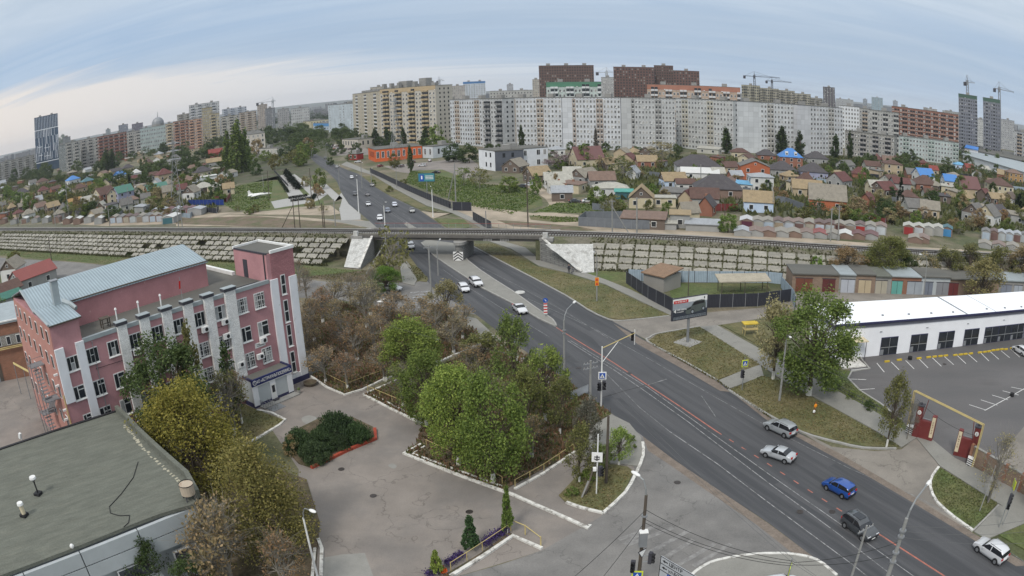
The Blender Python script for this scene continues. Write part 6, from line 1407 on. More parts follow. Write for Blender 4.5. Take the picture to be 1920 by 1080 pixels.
lowrail('low dark railing between the pavement and the parking lot hedge',[(1478,692),(1530,712),(1590,748),(1642,775),(1690,800)],1.0,'darktrim')
lowrail('low yellow pipe rail along the forecourt edge of the park',[(800,838),(860,866),(942,908)],.8,'yellowpipe',rails=(.95,))
lowrail('yellow pipe rail between park plot and walkway',[(966,914),(1020,884),(1076,846)],.8,'yellowpipe',rails=(.95,))
lowrail('yellow pipe rail above the flower strip by the young trees',[(846,1072),(905,1034),(958,998)],.9,'yellowpipe',rails=(.95,))
lowrail('short ochre rail turning the corner of the flower strip',[(956,992),(985,1004),(1014,1026)],1.0,'yellowpipe',rails=(.95,),r=.045)
lowrail('thin rusty rail along the far park plot edge',[(590,700),(650,730),(715,706),(790,680)],.8,'yellowpipe',rails=(.9,))
lowrail('thin rusty rail beside the middle path of the park',[(690,735),(760,765),(790,785)],.8,'yellowpipe',rails=(.9,))
t=thing('yellow_stall','small yellow topped stall under the trees by the access road','stall',G(1406,628));MB().box(0,0,1.0,2.2,1.2,.12).build('counter',M['yellowpipe'],t)
MB().box(0,.2,1.8,2.4,1.4,.14).build('roof',M['yellow'],t)
for x in(-1.0,1.0):
 for y in(-.5,.6):MB().tube((x,y,0),(x,y,1.8),.05,n=5).build('post',M['yellowpipe'],t)
t=thing('small_marker_post','thin post with red and white marker on the verge','marker',G(1526,778));MB().tube((0,0,0),(0,0,1.6),.04,n=5).build('post',M['kerbred'],t);MB().ball((0,-.1,1.2),.22,.1,.25).build('marker',M['signorange'],t);MB().ball((-.1,-.12,.5),.18,.1,.2).build('marker',M['signwhite'],t)
# --------- cars
WHT=(.62,.63,.64);SIL=(.36,.37,.38);DGR=(.055,.06,.065);BLU=(.012,.07,.30);BLK=(.018,.018,.02)
carat('suv',(.30,.32,.33),1487,822,1437,799,'silver suv on the far lane beside the grass verge',rails=True)
carat('sedan',(.42,.44,.46),1488,869,1429,849,'silver old sedan beside the dashed red line')
carat('hatch',BLU,1600,938,1543,907,'blue hatchback driving away on the avenue')
carat('suv',DGR,1580,975,1640,1020,'dark grey suv with glass sunroof coming towards the corner',sunroof=True,rails=True)
carat('suv',WHT,1882,1060,1828,1022,'white suv with black tail lights in the lower right corner',rails=True)
carat('sedan',WHT,963,575,987,595,'white sedan next to the tip of the central reservation')
carat('suv',WHT,878,524,908,546,'white large suv beside the reservation, ahead of its smaller twin',rails=True)
carat('hatch',WHT,860,535,880,556,'white hatchback at the left kerb beside the white suv')
carat('suv',WHT,765,456,775,476,'white suv coming out from under the bridge')
carat('suv',WHT,712,407,713,418,'white car just behind the bridge lamp post')
carat('hatch',(.14,.16,.20),725,393,729,403,'dark blue-grey car next to the white lamp post beyond the bridge')
carat('sedan',(.34,.34,.32),770,394,775,402,'beige sedan in the far right lane beyond the bridge')
carat('hatch',(.50,.52,.58),738,383,742,391,'pale blue-white hatchback beyond the bridge')
carat('sedan',WHT,688,380,693,391,'white sedan in the inner lane behind the bridge')
carat('sedan',(.10,.09,.09),686,362,692,372,'dark sedan with pale roof in the inner lane')
carat('hatch',(.05,.05,.055),664,361,668,371,'black hatchback in the left lane far beyond the bridge')
carat('sedan',(.40,.38,.35),694,345,702,353,'beige sedan near the far verge kerb')
carat('hatch',WHT,657,331,662,339,'white small car far up the avenue')
carat('suv',(.25,.25,.24),630,312,634,318,'grey car passing the far lamp post')
carat('van',(.03,.035,.04),570,277,572,284,'dark van far up the avenue',cat='van',name='van')
carat('hatch',(.03,.04,.10),577,290,580,296,'dark blue car far up the avenue by the trees')
carat('hatch',(.03,.03,.03),607,295,612,301,'black car far up the avenue on the outer lane')
carat('sedan',WHT,712,542,760,548,'white car parked under the round green tree on the left street',group='parked cars')
carat('hatch',WHT,1925,670,1900,655,'white car at the edge of the parking lot',group='parked cars')
carat('hatch',WHT,1436,1112,1478,1104,'white car roof at the very bottom edge',group='parked cars')
# --------- white panel blocks behind the meadow
PW=(.56,.58,.605);PG=(.47,.48,.48)
HB=29.6
block('apartment_block','grey-white panel block standing just right of the dark poplars and tan tower',(846,271),(906,275),HB,10,12,PW,13,style='panel')
block('apartment_block','narrow recessed panel block section with dark stacked balconies',(906,277),(944,279),HB,10,14,PG,7,style='balcony',accent=(.22,.22,.22))
block('apartment_block','panel block section behind the white modern building, blank strip at its edge',(944,276),(1055,279),HB,10,12,PW,17,style='panel',accent=(.36,.31,.26),blank=(0,1))
block('apartment_block','middle panel block section with tan balcony columns behind the red-roofed house',(1056,279),(1165,282),HB,10,12,PW,17,style='panel',accent=(.34,.29,.25),blank=(0,1,2))
block('apartment_block','panel block section below the brown towers with grey balcony columns',(1166,282),(1267,284),HB,10,12,PG,16,style='panel',accent=(.27,.27,.26),blank=(0,1,2))
block('apartment_block','panel block section below the orange topped block, cream balconies',(1268,277),(1375,287),HB,10,12,(.50,.51,.50),18,style='panel',accent=(.42,.40,.33))
block('apartment_block','white panel block with broad windowless corner behind the tall poplar',(1375,286),(1494,290),HB,10,12,(.54,.56,.57),19,style='panel',accent=(.36,.35,.32),blank=tuple(range(8)))
block('apartment_block','last white panel block section before the black striped block',(1495,291),(1580,291),HB,10,12,(.56,.57,.585),15,style='panel',accent=(.38,.37,.34),blank=(0,1,2,3))
TAN=(.43,.385,.30)
block('apartment_tower','tan apartment tower wing with brown glazed balconies left of the pylon',(664,256),(716,268),39,13,16,TAN,9,style='loggia',m='panelbrick',accent=(.3,.2,.12))
b_=block('apartment_tower','large tan and cream apartment building behind the lattice pylon',(716,268),(820,269),40,13,16,(.45,.42,.36),17,style='balcony',m='panelbrick',accent=(.40,.32,.2),trim=(.42,.33,.21))
pn=MB()
for i in range(5):pn.box(3+i*8.5,2,42,2.2,3,4)
pn.box(20,8,42.5,9,6,5);pn.box(40,9,43,7,6,6);pn.build('roof_turrets',M['concrete'],b_,'stuff')
block('apartment_block','pale blue-white panel block left of the tan tower',(617,248),(664,250),30,10,40,(.50,.56,.60),7,blank=(1,2,5))
block('apartment_block','pale panel block between the tan tower and the white panels',(822,262),(848,264),29,9,12,(.42,.43,.42),5)
block('low_block','yellow three storey house among trees left of the avenue',(550,240),(580,241),9.5,3,30,(.52,.47,.32),6,m='tint',cat='building')
block('low_block','low pale building with blue roof among the avenue trees',(588,243),(617,244),8,2,20,(.38,.46,.54),6,m='tint',cat='building',trim=(.08,.25,.5))
dq=(G(452,252)-G(482,287));dq.z=0;dq.normalize();q0=G(464,289);q1=q0+Vector((dq.y,-dq.x,0))*15
block('apartment_block','cream five storey block seen end-on with long roof left of the avenue',tuple(q0),tuple(q1),15,4,90,(.52,.48,.42),4,m='tint',top=False,world=True)
block('low_block','ruined cream wall in front of the five storey block',(482,292),(520,291),5,1,6,(.44,.42,.38),6,m='tint',cat='building',top=False)
block('low_block','flat beige hall beside the avenue car park',(642,277),(672,278),6,1,22,(.46,.42,.36),6,m='tint',cat='building',top=False)
OC=block('car_showroom','orange clad showroom with white roof edge behind the parked cars',(704,304),(792,296),6.5,1,22,(.58,.12,.035),9,m='tint',cat='showroom',top=False)
block('low_block','white annex joined to the orange showroom',(793,296),(812,297),6.2,1,18,(.5,.53,.55),2,m='tint',cat='building',top=False)
block('kiosk','dark red kiosk beside the orange showroom car park',(654,300),(670,300),3.2,1,5,(.30,.03,.03),2,m='tint',cat='kiosk',top=False)
WB=block('modern_building','white flat roofed modern two storey building with glazed corner',(929,321),(1028,312),8.6,2,15,(.66,.68,.70),8,blank=(0,2,3,5),m='tint',cat='building',top=False,ac=False)
block('modern_building','glazed grey corner wing of the white modern building',(911,316),(929,321),8.4,2,13,(.10,.11,.13),5,m='tint',cat='building',top=False,ac=False)
block('apartment_block','grey five storey block with balconies right of the last white panel',(1584,291),(1676,303),15.5,5,12,(.33,.32,.29),16,style='balcony',accent=(.32,.31,.30))
block('apartment_block','pale green and white five storey block beyond the blue roofs',(1680,297),(1797,310),15,5,12,(.44,.50,.49),20,style='panel',accent=(.30,.36,.33))
fblock('striped_block','white block with black vertical stripes at the end of the white panels',1573,1611,(198,201),520,10,(.60,.62,.64),7,style='plain',m='tint')
fblock('apartment_block','grey block partly hidden behind the striped block',1611,1632,(203,205),560,9,(.36,.36,.34),4,style='balcony')
fblock('apartment_block','grey nine storey block with balconies before the long brick block',1630,1685,(206,212),470,9,(.38,.38,.36),11,style='balcony',accent=(.42,.42,.40))
fblock('brick_block','long red-brown brick apartment block left of the unfinished towers',1672,1797,(200,214),560,10,(.235,.115,.082),26,style='brickbal',accent=(.30,.19,.15),m='panelbrick')
fblock('apartment_tower','first unfinished concrete tower with glazed upper floors under a crane',1797,1832,(176,180),640,17,(.17,.18,.21),8,style='loggia',fr_m='metalgrey',m='tint',trim=(.06,.11,.08))
fblock('apartment_tower','second unfinished concrete tower nearest the photo edge',1843,1875,(183,187),640,17,(.16,.17,.20),7,style='loggia',fr_m='metalgrey',m='tint',trim=(.06,.11,.08))
fblock('apartment_block','white block between the two unfinished towers',1832,1846,(222,226),800,12,(.45,.46,.46),5)
fblock('apartment_block','tall grey block just right of the second unfinished tower',1877,1902,(222,228),900,13,(.33,.34,.36),8)
fblock('apartment_block','grey balcony block at the far right edge of the photo',1902,1990,(245,262),620,9,(.36,.37,.38),18,style='balcony')
fblock('apartment_block','pale far block above the brick block',1733,1757,(203,205),900,12,(.40,.38,.36),6)
fblock('apartment_block','grey far block behind the first unfinished tower',1767,1798,(206,212),900,12,(.33,.34,.33),8)
BR=(.115,.070,.060)
fblock('brown_tower','dark brown apartment tower behind the green topped block',1010,1113,(122,124),640,22,BR,22,m='panelbrick',fr_m='bark',ac=False)
fblock('brown_tower','left part of the wide dark brown apartment towers',1150,1226,(128,124),660,21,(.12,.065,.055),14,m='panelbrick',fr_m='bark',ac=False)
fblock('brown_tower','tallest middle part of the wide dark brown towers',1226,1262,(122,124),675,22,BR,8,m='panelbrick',fr_m='bark',ac=False)
fblock('brown_tower','right lower part of the wide dark brown towers',1262,1311,(131,135),655,20,(.12,.066,.056),9,m='panelbrick',fr_m='bark',ac=False)
fblock('green_block','white block with dark green top storeys above the white panels',1024,1127,(154,154),505,11,(.46,.53,.50),14,style='balcony',accent=(.6,.62,.62),trim=(.08,.20,.13))
fblock('orange_block','cream and orange block with white balconies above the white panels',1213,1388,(157,166),480,11,(.46,.34,.25),26,style='balcony',accent=(.55,.55,.55),trim=(.34,.16,.11))
fblock('apartment_block','grey unfinished block between the brown towers',1127,1151,(145,145),760,16,(.36,.36,.36),8)
fblock('apartment_block','narrow pale block touching the left brown tower',998,1011,(149,149),900,16,(.40,.36,.30),3)
fblock('dark_tower','lone dark slab tower above the striped block',1543,1565,(163,164),1000,20,(.07,.065,.075),4,m='tint')
for i,(x0,x1,y,c)in enumerate(((1390,1425,160,(.36,.34,.25)),(1425,1460,166,(.34,.32,.25)),(1460,1490,170,(.36,.34,.27)),(1490,1520,176,(.40,.38,.30)),(1520,1542,184,(.36,.35,.31)))):
 fblock('yellow_block',f'yellowish block under construction, {ORD[i + 1]} from the orange block',x0,x1,y,820,13,c,10,style='balcony',accent=(.2,.19,.15),fr_m='darktrim')
for i,(x0,x1,y,d,c)in enumerate(((1567,1600,186,1400,(.34,.35,.35)),(1634,1655,183,1500,(.26,.34,.38)),(1674,1683,189,1700,(.25,.28,.33)),(1618,1626,186,1900,(.2,.24,.28)),(1690,1702,200,1300,(.36,.35,.33)))):
 fblock('distant_block',f'small distant block on the right skyline, {ORD[i + 1]} after the dark tower',x0,x1,y,d,12,c,4)
fblock('apartment_block','white and blue glass block on the skyline beside the crane',868,910,(153,153),1100,16,(.50,.54,.58),9,trim=(.05,.16,.35))
fblock('apartment_block','grey-brown block in front of the blue glass block',843,872,(161,161),900,12,(.38,.35,.32),8)
fblock('apartment_block','unfinished dark frame block under the crane right of the tan building',822,842,(165,165),800,14,(.16,.17,.18),5,m='tint')
fblock('apartment_block','beige tower top behind the right end of the tan building',800,820,(155,156),760,15,(.46,.40,.30),5)
fblock('apartment_block','beige tower top behind the middle of the tan building',694,726,(164,162),760,15,(.40,.36,.29),7)
fblock('apartment_block','long pale low block behind the panel roofs',918,998,(170,170),800,9,(.40,.40,.38),14)
fblock('apartment_block','small block on the skyline beyond the left panels',950,962,(158,158),1300,14,(.34,.35,.38),3)
gt=fblock('glass_tower','slim blue glass tower with white vertical strips at the far left',64,108,(221,213),960,23,(.035,.075,.14),10,m='glassblue',style='plain',top=False,ac=False,blank=tuple(range(10)))
vb=MB();Lg=(FAR(108,213,960)-FAR(64,221,960)).length;Hg=FAR(86,217,960).z;rr=random.Random(5)
for i in range(15):
 for j in range(5):
  if j<4 and rr.random()<.8:vb.box((i+.5)*Lg/15,-.25,Hg*(.20+j*.14+.07),Lg/60*rr.choice((.6,1.2)),.4,Hg*.14)
 vb.box((i+.5)*Lg/15,-.25,Hg*.88,Lg/110,.4,Hg*.22)
for z in(.17,.76):vb.box(Lg/2,-.3,Hg*z,Lg,.45,Hg*.012)
for z in(.3,.45):vb.box(Lg*.2,-.3,Hg*z,Lg*.2,.45,Hg*.008);vb.box(Lg*.5,-.3,Hg*(z-.03),Lg*.25,.45,Hg*.008)
vb.build('white_strips',M['whiteroof'],gt,'stuff')
for i,(x0,x1,y0,y1,d,fl_,c,st,l)in enumerate(((-60,64,322,288,900,9,(.30,.29,.26),'balcony','long grey block at the left photo edge behind the glass tower'),(109,122,275,270,820,10,(.22,.25,.25),'plain','dark grey end wall right beside the glass tower'),(122,150,270,262,760,9,(.36,.35,.32),'balcony','grey balcony block next to the glass tower'),(150,182,262,258,780,9,(.38,.36,.33),'balcony','grey-beige block left of the long red brick block'),(182,237,257,247,820,8,(.25,.115,.08),'brickbal','long red brick block on the left skyline'),(237,262,249,244,860,8,(.40,.39,.36),'balcony','pale balcony block right of the red brick block'),(262,310,242,234,900,6,(.40,.48,.47),'plain','long pale green block below the church dome'),(310,324,233,231,800,9,(.46,.38,.26),'balcony','ochre end of the orange apartment row'),(324,352,228,225,800,10,(.34,.19,.13),'brickbal','orange brick block left part of the row'),(352,379,225,222,800,10,(.46,.28,.19),'balcony','pinkish block in front of the olive tower'),(354,411,197,191,900,14,(.48,.49,.50),'balcony','tall white and dark balcony tower behind the olive slab'),(378,398,203,201,850,13,(.34,.29,.17),'plain','windowless olive slab wall'),(392,411,214,212,800,10,(.40,.34,.22),'balcony','ochre block right of the olive slab'),(332,356,216,212,950,13,(.34,.32,.28),'balcony','grey stepped tower left of the olive slab'),(413,447,219,216,760,10,(.38,.36,.31),'balcony','grey balcony block right of the dark poplars'),(416,462,203,202,1100,14,(.42,.46,.52),'balcony','blue-white towers behind the grey balcony block'),(448,480,212,208,1000,10,(.40,.33,.26),'balcony','beige block left of the building crane'),(482,501,196,196,1000,14,(.36,.30,.25),'plain','brown unfinished block under the building crane'),(497,515,203,203,900,12,(.13,.14,.16),'plain','dark unfinished frame beside the building crane'),(520,542,205,204,1100,8,(.30,.30,.30),'plain','grey block right of the building crane'),(545,580,203,202,1000,7,(.44,.45,.45),'plain','white low block beyond the avenue trees'),(222,240,235,233,1100,15,(.20,.22,.28),'plain','small dark blue tower on the left skyline'),(247,268,232,231,1100,15,(.10,.08,.13),'plain','dark purple tower with spike on the left skyline'),(198,207,243,242,1300,14,(.28,.32,.34),'plain','tiny grey tower on the left skyline'),(118,132,258,256,1000,15,(.26,.28,.30),'plain','round-topped grey tower just right of the glass tower'))):
 fblock('apartment_block',l,x0,x1,(y0,y1),d,fl_,c,max(3,int((x1-x0)/3.2)),style=st,accent=tuple(v*1.15 for v in c))
for i,(x0,x1,y0,y1,h_,c)in enumerate(((176,262,300,286,14,(.44,.44,.40)),(262,330,284,272,13,(.42,.43,.41)),(120,172,318,306,12,(.40,.40,.38)),(-20,62,345,328,12,(.36,.33,.30)),(330,352,262,258,15,(.38,.38,.37)),(395,455,262,252,10,(.36,.36,.34)))):
 block('apartment_block',['white low block among trees below the red brick block','white low block among trees below the pale green block','small white block below the grey-beige block','low brownish block at the left photo edge','small pale block below the orange row','low grey block below the poplars'][i],(x0,y0),(x1,y1),h_*.62,4,12,c,max(5,int((x1-x0)/4)),style='plain',top=False)
p=FAR(296,232,950);t=thing('church','dark domed church on the left skyline above the green block','church',(p.x,p.y,0));MB().tube((0,0,0),(0,0,p.z),9,n=12).build('drum',M['concrete'],t);MB().ball((0,0,p.z),9,9,9,14,8).build('dome',M['metalgrey'],t);MB().tube((0,0,p.z+8),(0,0,p.z+16),.6,.2,6).build('cross_spire',M['metalgrey'],t)
for l,pts,m_,z in(('long pale grey market roof at the right photo edge',[(1803,288),(1822,282),(1990,322),(1990,345)],'zinc',6.5),('dark grey market roof behind the pale one',[(1808,276),(1828,272),(1990,303),(1990,318),(1822,281)],'roofgrey',7.5),('blue market roof strip beside the grey market roofs',[(1808,276),(1812,271),(1835,276),(1834,281)],'blueroof',9.)):
 w_=[Vector(G(a,c,z)[:2])for a,c in pts];t=thing('market_hall',l,'market hall',(0,0,0));MB().prism(w_,z-.5,z).build('roof',M[m_],t);cn=sum(w_,Vector((0,0)))/len(w_);MB().prism([q.lerp(cn,.03)for q in w_],-.1,z-.5).build('wall',M['brickwhite'],t)
dc=MB();rr=random.Random(12)
for i in range(620):
 az=rr.uniform(-62,62);d=rr.uniform(1300,3600);x=d*math.sin(rad(az));y=d*math.cos(rad(az));w_=rr.uniform(14,60);h_=rr.choice((9,12,15,18,24,27,30))*rr.uniform(.6,1.05)
 if 520/1 and abs(az+22)<7:h_*=.35
 dc.box(x,y,h_/2,w_,14,h_,rr.uniform(-.6,.6))
dc.build('distant_city',mat('distant_walls',(.33,.33,.33),brick=(.28,(.07,.075,.085),1.0,.85,.16,0.),var=.3,scale=.01),None,'stuff')
def crane(px,py,topy,dist,jl,jr,label,luff=0.,col='signgrey'):
 p=FAR(px,topy,dist);H_=p.z;t=thing('tower_crane',label,'crane',(p.x,p.y,0),math.atan2(p.y,p.x)-rad(90)+.2,'tower cranes on the skyline')
 k=dist*.00073;b=MB();w_=1.0
 for x in(-w_,w_):
  for y in(-w_,w_):b.tube((x,y,0),(x,y,H_*.93),.28,n=4)
 z=0;i=0
 while z<H_*.9:b.tube((-w_,-w_,z),(w_,-w_,z+3),.16,n=3);b.tube((w_,-w_,z+3),(-w_,-w_,z+6),.16,n=3);z+=6
 b.build('mast',M[col],t,'stuff')
 zz=H_*.90;a=MB();a.tube((0,0,zz),(jr*k,0,zz+luff*jr*k),.5,.3,4);a.tube((0,0,zz+2.2),(jr*k,0,zz+luff*jr*k+.6),.2,n=3)
 a.build('jib',M[col],t);MB().tube((0,0,zz),(-jl*k,0,zz),.5,n=4).build('counter_jib',M[col],t);MB().box(-jl*k*.9,0,zz-1.8,3,1.6,3.5).build('counterweight',M['darktrim'],t);MB().box(0,-1.6,zz-1.5,2,2,2.4).build('cab',M[col],t)
 MB().tube((0,0,zz),(0,0,H_),.5,.2,4).build('tower_head',M[col],t);c_=MB();c_.tube((0,0,H_),(jr*k*.7,0,zz+luff*jr*k*.7),.12,n=3);c_.tube((0,0,H_),(-jl*k*.9,0,zz),.12,n=3);c_.build('stay',M[col],t,'stuff')
crane(511,200,183,900,34,6,'pale tower crane over the unfinished block left of the avenue')
crane(823,170,143,800,3,10,'grey crane between the tan tower and the blue glass block')
crane(1137,150,126,800,20,12,'small crane between the two groups of brown towers')
crane(1414,165,134,900,22,52,'dark crane with long jib over the yellowish blocks',0,'darktrim')
crane(1447,165,144,950,12,40,'dark crane standing just right of the long-jib crane',0,'darktrim')
crane(1813,176,140,680,6,17,'blue-grey crane on the first unfinished tower',.05,'metalgrey')
crane(1873,182,153,680,12,34,'blue-grey crane beside the second unfinished tower',-.04,'metalgrey')
def pylon(px,py,topy,label,w0=5.0,arms=(.70,.82,.93)):
 p=G(px,py);H_=HT(px,py,px,topy);t=thing('power_pylon',label,'pylon',p,rad(25),'lattice power pylons');b=MB();n=int(H_/2.5)
 def cor(z):s=w0/2*(1-.86*min(1,z/(H_*.75)))if z<H_*.75 else w0/2*.14;return[(-s,-s,z),(s,-s,z),(s,s,z),(-s,s,z)]
 for i in range(n):
  a,c=cor(H_*i/n),cor(H_*(i+1)/n)
  for k in range(4):b.tube(a[k],c[k],.10,n=3,cap=False);b.tube(a[k],c[(k+1)%4],.05,n=3,cap=False);b.tube(a[(k+1)%4],c[k],.05,n=3,cap=False)
 b.build('lattice_mast',M['polemetal'],t,'stuff')
 for f in arms:MB().add([(-3.6,0,H_*f),(0,-.3,H_*f-.2),(3.6,0,H_*f),(0,.3,H_*f-.2),(0,0,H_*f+.7)],[(0,1,4),(1,2,4),(2,3,4),(3,0,4),(0,3,2,1)]).build('crossarm',M['polemetal'],t)
pylon(745,300,182,'tall lattice pylon in front of the large tan building',7.0)
pylon(333,392,258,'lattice pylon above the garages left of the blue fence',5.5)
